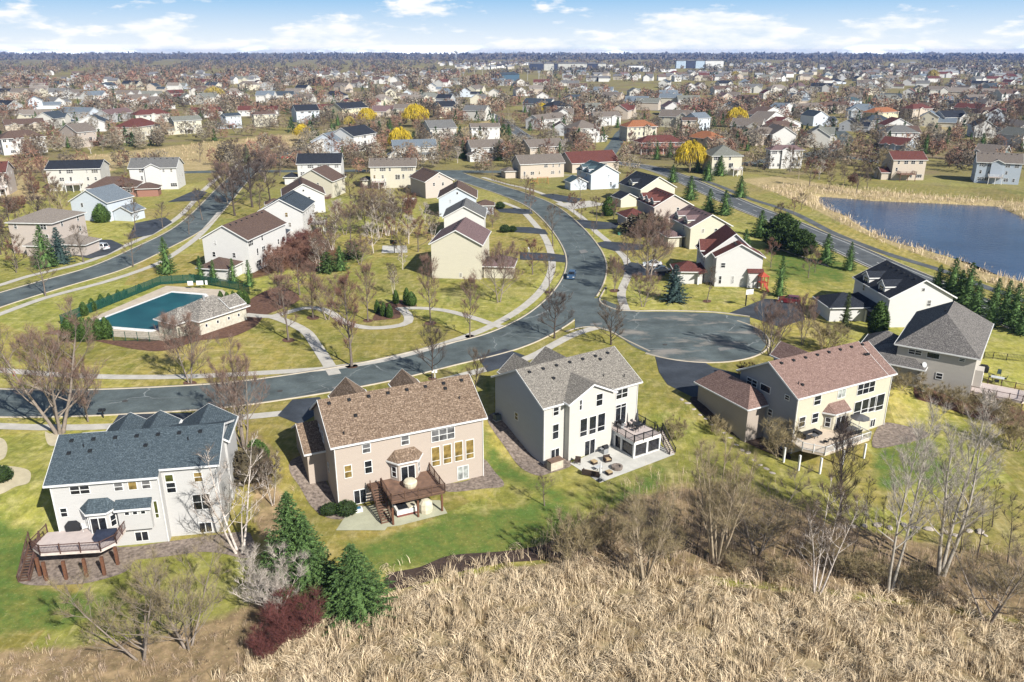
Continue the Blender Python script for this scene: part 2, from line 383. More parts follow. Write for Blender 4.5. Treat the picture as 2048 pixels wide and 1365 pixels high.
ROCK = plain('river_rock', (.095,.075,.062), (.29,.235,.195), 2.6, .9, coord='World', detail=7); SAND = plain('pale_gravel', (.50,.44,.30), (.40,.35,.24), 1., .95, coord='World', detail=6)
R1 = wline([(-260,790),(-120,800),(0,806),(150,806),(300,800),(450,790),(600,770),(750,744),(870,716),(1000,684),(1080,648),(1128,612),(1158,575),(1172,540),(1168,508),(1146,472),(1114,437),(1078,410),(1030,390),(985,375),(945,362),(915,352),(900,345)])
R2 = wline([(340,346),(420,344),(560,343),(720,342),(860,343),(1000,344),(1100,342)])
R3 = wline([(-120,640),(0,600),(100,570),(215,536),(308,494),(370,462),(410,430),(440,398),(470,365),(505,336),(545,314),(600,300),(660,290)])
R4 = wline([(960,222),(985,232),(1015,250),(1050,275),(1100,300),(1200,322),(1290,334),(1350,352),(1400,374),(1500,418),(1560,441),(1620,467),(1690,496),(1760,528),(1850,566),(1950,608),(2080,662),(2250,735)])
STEM = wline([(1160,610),(1215,632),(1290,655),(1385,672)])
cc = Vector(at(1385,672)[:2]); CR = 13.6
ribbon('road', R1, 9.6, .030, ASPH, label='blue grey asphalt street curving past the park')
ribbon('road', R2, 7.5, .034, ASPH); ribbon('road', R3, 9.2, .026, ASPH); ribbon('parkway', R4, 9.5, .030, ASPH_P)
ribbon('road', STEM, 13., .038, ASPH)
sheet('cul_de_sac', [(cc.x+(CR+.4*math.sin(3*a))*math.cos(a), cc.y+(CR+.2)*math.sin(a)) for a in [2*math.pi*i/48 for i in range(48)]], .044, ASPH_W, label='round worn asphalt end of the side street')
R5 = wline([(1540,300),(1600,310),(1660,300),(1690,282),(1680,265),(1650,250),(1640,240)]); ribbon('road', R5, 9, .03, ASPH)
R6 = wline([(1480,330),(1560,318),(1640,312),(1720,318),(1790,330)]); ribbon('road', R6, 8, .034, ASPH)
R7 = wline([(1290,256),(1330,240),(1345,226),(1300,220)]); ribbon('road', R7, 8, .03, ASPH)
R8 = wline([(1200,330),(1230,290),(1245,265),(1270,250)]); ribbon('road', R8, 8, .036, ASPH)
for d in (-.12,): pass
YEL = plain('yellow_line', (.45,.36,.12)); WHL = plain('white_line', (.55,.55,.53))
for d, m_ in ((-3.6, WHL), (3.6, WHL)): ribbon('lane_line', [tuple(p) for p in offset(resample(R4, 3), d)], .22, .045, m_, cross=2)
dl = resample(R4, 3.)
for i in range(0, len(dl)-3, 4): ribbon('lane_line', [tuple(dl[i]), tuple(dl[i+1])], .22, .045, WHL, cross=2)
SEAL = plain('crack_seal', (.22,.24,.24), (.09,.11,.11), .5, coord='World')
for base, d, (s, e) in ((R1, .3, (.03,.95)), (STEM, 1.5, (.2,.8))):
    L = offset(resample(base, 2.), d); n = len(L); a, b = int(n*s), int(n*e)
    k = a
    while k < b:
        q = min(b, k+rnd.randint(3, 9)); 
        ribbon('crack_seal', [(p.x+rnd.uniform(-.12,.12), p.y+rnd.uniform(-.12,.12)) for p in L[k:q]] or [tuple(L[k])], .10, .056, SEAL, cross=2) if q-k > 1 else None
        k = q+rnd.randint(0, 3)
PATCH = plain('pale_patch', (.20,.20,.19), (.14,.14,.135), 1.5, coord='World')
for px in ([(663,775),(680,773),(690,778),(670,781)], [(1158,502),(1170,500),(1177,505),(1162,508)], [(1180,648),(1205,646),(1204,651),(1182,652)], [(1435,697),(1462,693),(1472,698),(1440,703)]): psheet('road_patch', px, .06, PATCH, False)
# kerbs
r1 = resample(R1, 2.)
def sidekerb(Wl, d, pred):
    run = []
    for p in offset(resample(Wl, 1.5), d):
        if pred(p): run.append(tuple(p))
        elif len(run) > 1: kerb(run); run = []
        else: run = []
    if len(run) > 1: kerb(run)
def clear(*roads):
    segs = [(np.array([tuple(q) for q in resample(rw, 1.5)]), h) for rw, h in roads]
    return lambda p: all(np.min(np.hypot(s[:,0]-p.x, s[:,1]-p.y)) > h-.05 for s, h in segs) and (p-cc).length > CR+.1
sidekerb(R1, 5.0, clear((R2, 4), (STEM, 6.7))); sidekerb(R1, -5.0, clear((R2, 4), (STEM, 6.9)))
sidekerb(R3, 4.8, clear((R2, 4))); sidekerb(R3, -4.8, clear((R2, 4)))
sidekerb(R4, 5., lambda p: True); sidekerb(R4, -5., lambda p: True)
ring = [(cc.x+(CR+.3)*math.cos(a), cc.y+(CR+.3)*math.sin(a)) for a in [math.pi*2*i/60 for i in range(60)]]
a0 = Vector(at(1300,704)[:2])-cc; a1 = Vector(at(1500,634)[:2])-cc; a0 = math.atan2(a0.y, a0.x); a1 = math.atan2(a1.y, a1.x)
kerb([(cc.x+(CR+.25)*math.cos(a0+(a1-a0)*k/60), cc.y+(CR+.25)*math.sin(a0+(a1-a0)*k/60)) for k in range(61)])
psheet('road', [(1150,660),(1165,656),(1195,657),(1222,665),(1250,681),(1298,703),(1385,690),(1500,660),(1500,636),(1430,627),(1340,624),(1250,624),(1219,617),(1201,606),(1203,596),(1150,600)], .041, ASPH, False)
for px in ([(1500,634),(1430,625),(1340,622),(1250,622),(1218,615),(1199,603),(1204,588),(1212,575)], [(1130,664),(1165,655),(1195,656),(1222,664),(1250,680),(1300,704)]): kerb(wline(px))
# pavements
def walk(px, w=1.9, off=.05): return ribbon('pavement', wline(px), w, off, CONC)
walk([(-120,728),(0,741),(100,749),(200,754),(300,755),(400,753),(500,748),(600,742),(660,737),(760,722),(860,697),(960,663),(1030,626),(1075,590),(1098,556),(1104,520),(1092,480),(1068,447),(1040,420),(1005,405)])
walk([(1252,622),(1244,600),(1244,580),(1256,550),(1254,525),(1244,510),(1221,488),(1191,463),(1163,435),(1129,411),(1101,395),(1061,380),(1010,368),(965,355)])
walk([(-120,845),(0,853),(130,856),(250,852),(400,842),(560,828),(700,808),(830,776),(945,746),(1052,718),(1104,692),(1138,674),(1170,662),(1195,656)])
walk([(-100,600),(0,571),(61,552),(172,525),(246,494),(308,466),(360,432),(397,392),(410,378),(440,352)])
walk([(-60,650),(0,629),(92,596),(215,563),(308,531),(354,505),(400,470),(440,425)])
walk([(490,630),(520,633),(545,634),(583,648),(614,666),(632,691),(648,715),(670,750)], 2.1, .056)
walk([(540,635),(577,625),(608,617),(640,618),(664,628),(688,645),(715,653),(746,657),(786,654),(812,648),(818,638),(812,626),(798,616)], 1.9, .060)
walk([(795,618),(838,617),(885,621),(921,629),(961,641),(980,648),(1005,655)], 1.8, .064)
ribbon('bike_path', wline([(1380,352),(1440,373),(1500,398),(1586,426),(1672,469),(1777,509),(1888,543),(1977,577),(2060,606),(2200,660)]), 2.6, .05, ASPH_P, label='grey asphalt path between the parkway and the pond')
walk([(370,345),(340,350)], 1.5); walk([(1000,352),(1090,350),(1180,352)], 1.5); walk([(455,352),(480,325),(520,305),(570,290)], 1.6)
walk([(1545,312),(1590,320),(1650,312),(1672,285),(1660,262)], 1.5)
# driveways
def drive(px, off=.058, m=None, sm_=False): return psheet('driveway', px, off, m or ASPH_D, sm_)
drive([(1310,712),(1355,722),(1412,727),(1425,735),(1490,752),(1440,790),(1385,795),(1335,770),(1318,745)], .05)
drive([(955,715),(1010,698),(1050,712),(1010,735),(975,745)]); drive([(225,848),(238,830),(385,826),(372,850),(350,870),(240,870)])
drive([(555,832),(585,800),(640,795),(650,820),(600,850)])
for q in ([(1040,505),(1098,507),(1138,512),(1135,526),(1100,523),(1040,520)], [(1000,454),(1062,455),(1090,460),(1097,470),(1068,468),(1005,463)], [(990,417),(1043,418),(1062,420),(1066,428),(1045,429),(1000,425)],
          [(1143,441),(1160,440),(1240,447),(1232,458),(1190,460),(1160,455)], [(1190,487),(1210,483),(1290,490),(1285,500),(1230,503),(1205,496)], [(1240,535),(1262,525),(1330,535),(1330,552),(1258,552)],
          [(1078,390),(1105,388),(1165,398),(1150,408),(1112,402)], [(1455,628),(1530,598),(1600,602),(1610,640),(1560,655),(1540,648),(1500,635)],
          [(130,508),(190,480),(222,480),(248,492),(215,510),(180,518)], [(255,480),(270,447),(330,435),(345,445),(305,470)], [(335,405),(392,380),(415,385),(398,402)], [(640,318),(600,312),(580,322),(600,330),(640,328)]): drive(q)
drive([(1110,408),(1180,402),(1215,410),(1140,420)], .058, CONC)
# beds
bed = lambda px, m, nm, off=.05: psheet(nm, px, off, m, True, 4)
bed([(88,668),(128,660),(150,672),(215,688),(275,700),(330,702),(400,682),(462,675),(508,655),(535,630),(600,600),(560,575),(500,600),(480,640),(412,665),(320,676),(230,682),(140,672)], MULCH, 'mulch_bed')
for a, b, r in [(577,681,13),(626,636,13),(703,733,13),(736,642,10),(861,647,12),(940,674,10),(1098,585,8),(380,767,14),(1229,582,10),(1414,603,9),(865,758,9)]:
    psheet('mulch_ring', [(a+r*math.cos(k*math.pi/4), b+r*.36*math.sin(k*math.pi/4)) for k in range(8)], .05, MULCH, True, 2)
bed([(745,640),(765,612),(800,600),(830,606),(830,618),(802,622),(800,636),(770,640)], MULCH, 'mulch_bed')
bed([(780,1148),(840,1135),(900,1112),(1000,1104),(1080,1092),(1120,1072),(1180,1048),(1205,1065),(1170,1100),(1090,1120),(1000,1128),(900,1150),(800,1180),(770,1170)], MULCH_D, 'mulch_bed')
bed([(78,1075),(40,1135),(38,1165),(75,1172),(140,1170),(185,1165),(250,1145),(270,1122),(300,1118),(350,1112),(400,1105),(445,1108),(490,1118),(508,1104),(505,1078),(480,1065),(330,1085),(240,1095)], ROCK, 'rock_bed')
bed([(585,920),(580,945),(600,975),(620,1010),(645,1032),(680,1040),(725,1028),(745,1015),(690,1005),(650,960),(640,905)], ROCK, 'rock_bed')
bed([(880,972),(940,960),(960,930),(970,920),(990,945),(1007,965),(1003,975),(970,978),(900,985)], ROCK, 'rock_bed')
bed([(975,835),(985,860),(1010,895),(1040,935),(1075,952),(1098,948),(1145,930),(1110,905),(1060,895),(1020,850),(1000,825)], ROCK, 'rock_bed')
bed([(-60,868),(-5,875),(12,885),(14,905),(0,922),(-60,930)], SAND, 'gravel_bed'); bed([(-60,930),(0,932),(35,935),(58,942),(62,955),(55,968),(30,975),(0,990),(-60,1005)], SAND, 'gravel_bed')
bed([(90,865),(100,868),(118,868),(118,885),(108,893),(95,888)], SAND, 'gravel_bed')
bed([(1840,760),(1900,770),(1990,800),(2060,830),(2060,855),(1960,840),(1880,812),(1830,795)], MULCH, 'mulch_bed'); bed([(1760,850),(1800,850),(1860,870),(1800,890),(1745,895)], ROCK, 'rock_bed')
bed([(1380,800),(1410,800),(1500,850),(1560,890),(1580,920),(1500,890),(1420,840)], MULCH_D, 'mulch_bed')
# water
wt = NT('pond_water'); Pw = wt.coord('World')
wt.set(wt.mix(wt.ramp(wt.noise(Pw, .03, 3), .35, .65), (.014,.034,.085), (.034,.066,.14)), .14, .9)
wt.bump(wt.noise(wt.mapping(Pw, (.5, 1.3, 1), (0, 0, R(20))), 1.0, 4, .6), .12, .8)
for nm, P_, z in (('pond', POND, -.75), ('pond', POND2, -.9)):
    q = [Vector(atz(a, b, -1)) for a, b in P_]; c = sum(q, Vector((0, 0)))/len(q)
    sheet(nm, [tuple(p+(p-c).normalized()*4) for p in q], 0, wt.m, flat=z, label=('blue rippled pond beside the parkway' if P_ is POND else 'small dark pond between the far houses'))
# ------------------------------------------------------------------ houses
VW = {'A':(0,80,400/1706),'B':(350,80,400/1706),'C':(700,80,400/1706),'D':(1050,80,400/1706),'E':(1400,80,350/1493),'F':(1700,80,348/1484),
      'G':(0,380,600/1950),'I':(500,380,600/1950),'J':(1000,380,600/1950),'K':(1500,380,548/1781),'S':(0,380,330/1877),
      '1':(0,780,540/1260),'2':(520,740,500/1365),'3':(960,660,440/1365),'4':(1360,600,688/1878),'Q':(1200,780,848/1979),'p':(0,0,1),'d2':(700,860,220/1502),'d4':(1540,740,280/1737),'d5':(1880,700,168/1433),'d1':(30,970,250/1551)}
def vp(v, p): a = VW[v]; return (a[0]+p[0]*a[2], a[1]+p[1]*a[2])
RC = {'brown':((.155,.108,.088),(.10,.068,.056)),'taupe':((.225,.195,.17),(.15,.128,.11)),'grey':((.20,.20,.195),(.13,.13,.128)),'black':((.04,.046,.058),(.022,.026,.034)),
      'blue':((.20,.235,.27),(.14,.17,.20)),'red':((.17,.068,.058),(.11,.042,.036)),'orange':((.37,.165,.085),(.27,.11,.055)),'teal':((.085,.13,.145),(.05,.08,.095)),
      'mauve':((.22,.155,.155),(.15,.10,.10)),'green':((.235,.24,.21),(.16,.165,.145)),'tan':((.30,.265,.23),(.22,.19,.165)),'slate':((.078,.098,.118),(.042,.055,.070))}
WC = {'white':(.56,.555,.54),'cream':(.52,.49,.395),'offwhite':(.51,.495,.455),'taupe':(.40,.345,.30),'tan':(.46,.40,.33),'pink':(.45,.395,.355),'grey':(.37,.38,.39),
      'bluewhite':(.50,.55,.61),'yellow':(.58,.53,.36),'brick':(.27,.14,.105),'greygreen':(.16,.21,.215),'bluegrey':(.36,.41,.47),'stone':(.52,.49,.41)}
ROOFN = {'brown':'brown','taupe':'taupe','grey':'grey','black':'black','blue':'pale blue grey','red':'dark red','orange':'orange','teal':'teal','mauve':'mauve','green':'grey green','tan':'tan','slate':'slate'}
WALLN = {'white':'white','cream':'cream','offwhite':'off white','taupe':'taupe','tan':'tan','pink':'pinkish beige','grey':'grey','bluewhite':'bluish white','yellow':'yellow','brick':'brick','greygreen':'grey green','bluegrey':'blue grey','stone':'stone'}
def roofm(k): return shingle(k, *RC[k])
WM = {}
def win_mesh(w, h, nv, hs, glass, split):
    w = round(w, 1); h = round(h, 1); key = (w, h, nv, tuple(hs), glass.name, split)
    if key in WM: return WM[key]
    f = MB(); t_ = .085; d = .07; a, b = -w/2, w/2; c, e = -h/2, h/2
    f.box(a, -d, c, a+t_, 0, e); f.box(b-t_, -d, c, b, 0, e); f.box(a+t_, -d, c, b-t_, 0, c+t_); f.box(a+t_, -d, e-t_, b-t_, 0, e)
    for i in range(1, nv): x = a+w*i/nv; f.box(x-t_*.5, -d+.004, c+t_, x+t_*.5, 0, e-t_)
    xs = [a+t_]+[a+w*i/nv for i in range(1, nv)]+[b-t_]
    for q in hs:
        z = c+h*q
        for i in range(len(xs)-1):
            f.box(xs[i]+(t_*.5 if i else 0), -d+.008, z-.035, xs[i+1]-(t_*.5 if i < len(xs)-2 else 0), 0, z+.035)
    if split:
        p = MB(); p.box(a+t_*.5, -.03, c+t_*.5, b-t_*.5, -.004, e-t_*.5)
        WM[key] = (f.mesh('window', WHITE), p.mesh('pane', glass))
    else:
        f.box(a+t_*.5, -.03, c+t_*.5, b-t_*.5, -.004, e-t_*.5, 1); WM[key] = (f.mesh('window', [WHITE, glass]), None)
    return WM[key]
TY = {'fx':(1,[]),'dh':(1,[.5]),'2dh':(2,[.5]),'3dh':(3,[.5]),'sl':(2,[]),'ft':(1,[.28]),'door':(2,[]),'tr':(2,[.84]),'2fx':(2,[]),'4':(1,[.18,.36,.4])}
FACE = {'r':0., 'l':-math.pi/2, 'R':math.pi/2, 'f':math.pi}
class House:
    def __init__(s, name, label, o, ang, wall, roof, group=None, zb=-3.2, cat='house', trim=None):
        s.o = o; s.a = ang; s.root = thing(name, label, cat, (o[0], o[1], 0), ang, group)
        s.W, s.R, s.T = MB(), MB(), MB(); s.wm, s.rm = wall, roof; s.zb = zb; s.split = False; s.tm = trim or WHITE
    def loc(s, x, y):
        dx, dy = x-s.o[0], y-s.o[1]; c, q = math.cos(s.a), math.sin(s.a); return dx*c+dy*q, -dx*q+dy*c
    def wor(s, x, y):
        c, q = math.cos(s.a), math.sin(s.a); return s.o[0]+x*c-y*q, s.o[1]+x*q+y*c
    def lpx(s, p, z): return s.loc(*atz(p[0], p[1], z))
    def facepx(s, f, k, p):
        """pixel -> (u, z) on the wall plane x=k or y=k"""
        d = ray(*p); c, q = math.cos(s.a), math.sin(s.a); ox, oy = s.loc(0, 0); dx, dy = d[0]*c+d[1]*q, -d[0]*q+d[1]*c
        if f in 'rf': t_ = (k-oy)/dy; return ox+dx*t_, H+d[2]*t_
        t_ = (k-ox)/dx; return oy+dy*t_, H+d[2]*t_
    # roofs are given by their edge outline; the walls stand ov inside it
    def gx(s, X0, X1, Y0, Ym, Y1, ez0, rz, ez1=None, zb=None, ov=.42, wall=True, ovx=None, o0=None, o1=None, rake=(1,1)):
        ez1 = ez0 if ez1 is None else ez1; zb = s.zb if zb is None else zb; th = .16; ovx = ov if ovx is None else ovx
        def rz_at(y): return ez0+(rz-ez0)*(y-Y0)/(Ym-Y0) if y < Ym else ez1+(rz-ez1)*(Y1-y)/(Y1-Ym)
        pr = [(Y0,ez0),(Ym,rz),(Y1,ez1),(Y1,ez1-th),(Ym,rz-th),(Y0,ez0-th)]
        vs = [(X0,y,z) for y, z in pr]+[(X1,y,z) for y, z in pr]
        s.R.add(vs, [(0,6,7,1),(1,7,8,2),(2,8,9,3),(3,9,10,4),(4,10,11,5),(5,11,6,0),(0,1,4,5),(1,2,3,4),(6,11,10,7),(7,10,9,8)])
        if wall:
            y0, y1 = Y0+ov, Y1-ov; x0, x1 = X0+(ovx if o0 is None else o0), X1-(ovx if o1 is None else o1); g = th-.03
            pf = [(y0,zb),(y1,zb),(y1,rz_at(y1)-g),(Ym,rz-g),(y0,rz_at(y0)-g)]
            s.W.add([(x0,y,z) for y, z in pf]+[(x1,y,z) for y, z in pf], [(0,4,3,2,1),(5,6,7,8,9),(0,5,9,4),(1,2,7,6),(4,9,8,3),(3,8,7,2),(0,1,6,5)])
        for y, z, e in ((Y0, ez0, -1), (Y1, ez1, 1)): s.T.box(X0-.03, min(y, y+e*.12), z-.2, X1+.03, max(y, y+e*.12), z+.012)
        for x, e in [q for q, r_ in zip(((X0, -1), (X1, 1)), rake) if r_]:
            xa, xb = sorted((x+e*.003, x+e*.055))
            for (ya, za), (yb, zb_) in (((Y0,ez0),(Ym,rz)), ((Ym,rz),(Y1,ez1))):
                v = [(xa,ya,za-.24),(xa,yb,zb_-.24),(xa,yb,zb_+.015),(xa,ya,za+.015)]; v += [(xb,y,z) for _, y, z in v]
                s.T.add(v, [(0,1,2,3),(7,6,5,4),(0,4,5,1),(1,5,6,2),(2,6,7,3),(3,7,4,0)])
    def gy(s, X0, Xm, X1, Y0, Y1, ez0, rz, ez1=None, zb=None, ov=.42, wall=True):
        h = House.__new__(House); h.W, h.R, h.T, h.zb = MB(), MB(), MB(), s.zb
        h.gx(Y0, Y1, X0, Xm, X1, ez0, rz, ez1, zb, ov, wall)
        for src, dst in ((h.W, s.W), (h.R, s.R), (h.T, s.T)): dst.add([(y, x, z) for x, y, z in src.v], [f[::-1] for f in src.f])
    def hip(s, X0, X1, Y0, Y1, ez, rz, zb=None, ov=.5, wall=True):
        zb = s.zb if zb is None else zb; w, d = X1-X0, Y1-Y0; th = .2
        if w >= d: r0, r1 = (X0+d/2, (Y0+Y1)/2, rz), (X1-d/2-.001, (Y0+Y1)/2, rz)
        else: r0, r1 = ((X0+X1)/2, Y0+w/2, rz), ((X0+X1)/2, Y1-w/2-.001, rz)
        c = [(X0,Y0,ez),(X1,Y0,ez),(X1,Y1,ez),(X0,Y1,ez)]; vs = c+[(x,y,z-.04) for x, y, z in c]+[r0, r1]
        top = [(0,1,9,8),(1,2,9),(2,3,8,9),(3,0,8)] if w >= d else [(0,1,8),(1,2,9,8),(2,3,9),(3,0,8,9)]
        s.R.add(vs, top+[(4,7,6,5),(0,4,5,1),(1,5,6,2),(2,6,7,3),(3,7,4,0)])
        if wall: s.W.box(X0+ov, Y0+ov, zb, X1-ov, Y1-ov, ez-.05)
        for a, b in ((0,1),(1,2),(2,3),(3,0)):
            p, q = Vector(c[a]), Vector(c[b]); n = (q-p).normalized(); nn = Vector((n.y, -n.x, 0))
            s.T.beam(p+nn*.05-Vector((0,0,.1)), q+nn*.05-Vector((0,0,.1)), .1, .2)
    def win(s, f, k, u, z, w, h, ty='dh', glass=None, name='window'):
        nv, hs = TY[ty]; fr, pn = win_mesh(w, h, nv, hs, glass or GLASS, s.split)
        pos = {'r':(u, k, z), 'f':(u, k, z), 'l':(k, u, z), 'R':(k, u, z)}[f]
        o = link(name, fr, s.root, pos, FACE[f])
        if pn: link('pane', pn, o)
        return o
    def winpx(s, v, f, k, tl, br, ty='dh', glass=None, name='window'):
        a = s.facepx(f, k, vp(v, tl)); b = s.facepx(f, k, vp(v, br)); w = max(.5, abs(b[0]-a[0])); top = max(a[1], b[1]); top = min(top, 5.62) if f == 'r' and top > 4 and k > -.5 else top; lowz = min(a[1], b[1]); h = max(.4, top-lowz); a, b = (a[0], top), (b[0], lowz)
        return s.win(f, k, (a[0]+b[0])/2, (a[1]+b[1])/2, w, h, ty, glass, name)
    def bay(s, u0, u1, y, dep, z0, ez, rz, cut=.8, glass=None, door=True, zroof=.5):
        """three sided bay with a half hip roof, standing out from the rear wall y"""
        c = min(cut, (u1-u0)*.3); P_ = [(u0,y+.02),(u0+c,y-dep),(u1-c,y-dep),(u1,y+.02)]
        s.W.prism(P_, z0, ez); o = .38; Q = [(u0-o,y),(u0+c-o*.4,y-dep-o),(u1-c+o*.4,y-dep-o),(u1+o,y)]; m0, m1 = (u0+c*.9, y), (u1-c*.9, y)
        vs = [(a,b,ez) for a, b in Q]+[(m0[0],m0[1],rz),(m1[0],m1[1],rz)]+[(a,b,ez-.16) for a, b in Q]
        s.R.add(vs, [(0,1,4),(1,2,5,4),(2,3,5),(0,4,5,3),(9,8,7,6),(0,6,7,1),(1,7,8,2),(2,8,9,3)])
        for i in range(3):
            p, q = Vector((*Q[i], ez-.09)), Vector((*Q[i+1], ez-.09)); n = (q-p).normalized(); nn = Vector((n.y, -n.x, 0)); s.T.beam(p+nn*.04, q+nn*.04, .07, .2)
        fl = z0 if ez-z0 < 3 else ez-2.6
        if door: s.win('r', y-dep, (u0+u1)/2, fl+1.12, min(1.9, u1-u0-2*c-.15), 2.1, 'door', GLASS, 'patio_door')
        for sg in (-1, 1):
            p = Vector(P_[0] if sg < 0 else P_[2]); q = Vector(P_[1] if sg < 0 else P_[3]); m = (p+q)/2; d = q-p; L = d.length
            if L > .7:
                nv, hs = TY['dh']; fr, pn = win_mesh(min(L-.35, .8), 1.5, nv, hs, glass or GLASS, s.split)
                o_ = link('window', fr, s.root, (m.x, m.y, fl+1.35), math.atan2(d.y, d.x))
                if pn: link('pane', pn, o_)
    def vents(s, pts):
        if 'vent' not in MC:
            m = MB(); m.box(-.2,-.2,-.1,.2,.2,.17); MC['vent'] = m.mesh('roof_vent', DARKM)
            m = MB(); m.tube((0,0,-.2),(0,0,.42),.07,.07,6); MC['pipe'] = m.mesh('vent_pipe', DARKM)
        for p in pts:
            pipe = len(p) > 3; link('vent_pipe' if pipe else 'roof_vent', MC['pipe' if pipe else 'vent'], s.root, p[:3])
    def downpipes(s, pts):
        for x, y, z in pts: m = MB(); m.box(-.045,-.1,-2.7,.045,-.005,z); m.build('downpipe', s.tm, s.root, loc=(x, y, 0))
    def finish(s, wall_extra=None):
        if s.W.v: s.W.build('wall', s.wm, s.root)
        if s.R.v: s.R.build('roof', s.rm, s.root)
        if s.T.v: s.T.build('roof_trim', s.tm, s.root)
        return s
def railing(pts, z, mat, parent, h=1.0, step=.14, post=1.9, bar=.022, name='railing'):
    m = MB()
    for p, q in zip(pts, pts[1:]):
        p3, q3 = Vector((p[0],p[1],z if len(p) < 3 else p[2])), Vector((q[0],q[1],z if len(q) < 3 else q[2])); L = (q3-p3).length
        up = Vector((0,0,1)); m.beam(p3+up*h, q3+up*h, .09, .06); m.beam(p3+up*.12, q3+up*.12, .05, .05)
        n = max(1, round(L/post))
        for i in range(n+1): c = p3+(q3-p3)*(i/n); m.box(c.x-.055, c.y-.055, c.z-.15, c.x+.055, c.y+.055, c.z+h+.12)
        k = max(1, int(L/step))
        for i in range(1, k): c = p3+(q3-p3)*(i/k); m.box(c.x-bar/2, c.y-bar/2, c.z+.12, c.x+bar/2, c.y+bar/2, c.z+h)
    return m.build(name, mat, parent)
def deck(hs, pts, z, floorm, railm, postm, rails, posts, th=.3, fasciam=None, prad=.1):
    """pts local outline; rails = list of index runs; posts = local xy"""
    m = MB(); m.prism(pts, z-.05, z, 0)
    c = Vector((sum(p[0] for p in pts)/len(pts), sum(p[1] for p in pts)/len(pts)))
    inn = [tuple(c+(Vector(p)-c)*.996) for p in pts]; m.prism(inn, z-th, z-.052, 1)
    d = m.build('deck', [floorm, fasciam or floorm], hs.root)
    for run in rails: railing([pts[i] if isinstance(i, int) else i for i in run], z, railm, d)
    for x, y in posts:
        wx, wy = hs.wor(x, y); b = MB(); b.box(-prad,-prad,tz(wx,wy)-.25,prad,prad,z-th+.002); b.build('post', postm, d, loc=(x, y, 0))
    return d
def stairs(d, p, q, w, zt, zb, mat, railm):
    """flight from top p (xy) to bottom q (xy)"""
    p = Vector(p); q = Vector(q); n = max(3, round((zt-zb)/.19)); dr = (q-p)/n; sd_ = Vector((-dr.y, dr.x)).normalized()*(w/2); m = MB()
    for i in range(n):
        a = p+dr*i; b = p+dr*(i+1); z = zt-(zt-zb)*(i+1)/(n+1)
        v = [a-sd_, a+sd_, b+sd_, b-sd_]; m.add([(*x, z-.05) for x in v]+[(*x, z) for x in v], [(0,3,2,1),(4,5,6,7),(0,1,5,4),(1,2,6,5),(2,3,7,6),(3,0,4,7)])
    for e in (-1, 1): m.beam((*(p+sd_*e), zt-.2), (*(q+sd_*e), zb+.1), .06, .28)
    s_ = m.build('stairs', mat, d)
    for e in (-1, 1): railing([(*(p+sd_*e*1.03), zt-.05), (*(q+sd_*e*1.03), zb)], 0, railm, d, .95, .16, 2.2)
def auto_windows(hs, L, D, ov, ez, zlo, style, rr, faces, skip=()):
    """plausible rows of windows on the walls that can be seen"""
    gl = [GLASS]*6+[GLASS_GREY]*2+[GLASS_TAN]
    for f in faces:
        n = L if f in 'rf' else D; k = {'r':ov, 'f':D-ov, 'l':ov, 'R':L-ov}[f]
        rows = [ez-1.05, ez-3.85]+([-1.15] if zlo < -1.5 else [])+([ez-6.6] if ez > 7.5 else [])
        if ez < 4.6: rows = [ez-1.3]+([-1.15] if zlo < -1.5 else [])
        for ri, z in enumerate(rows):
            if z < zlo+.6: continue
            if f in 'rf':
                m = max(2, int(n/ (3.0 if style == 'many' else 4.)))
                for i in range(m):
                    u = ov+.3+(n-2*ov-.6)*(i+.5)/m
                    if rr.random() < (.2, .25, .5)[min(ri, 2)]: continue
                    u += rr.uniform(-.35, .35)
                    ty = rr.choice(['dh','dh','2dh','3dh' if n/m > 2.8 else '2dh']) if ri != 1 else rr.choice(['dh','ft','2dh','door' if i == m//2 else 'dh'])
                    w = {'dh':.95,'2dh':1.7,'3dh':2.4,'ft':.95,'door':1.9}[ty]; h = 2.05 if ty == 'door' else (1.75 if ty == 'ft' else 1.35)
                    hs.win(f, k, u, z+(-.2 if ty == 'door' else 0), min(w, n/m-.35), h, ty, rr.choice(gl))
            else:
                for i in range(2):
                    if rr.random() < (.55 if style == 'few' else .35): continue
                    hs.win(f, k, ov+n*(.3+.4*i)+rr.uniform(-.6,.6), z, .9, 1.3, 'dh', rr.choice(gl))
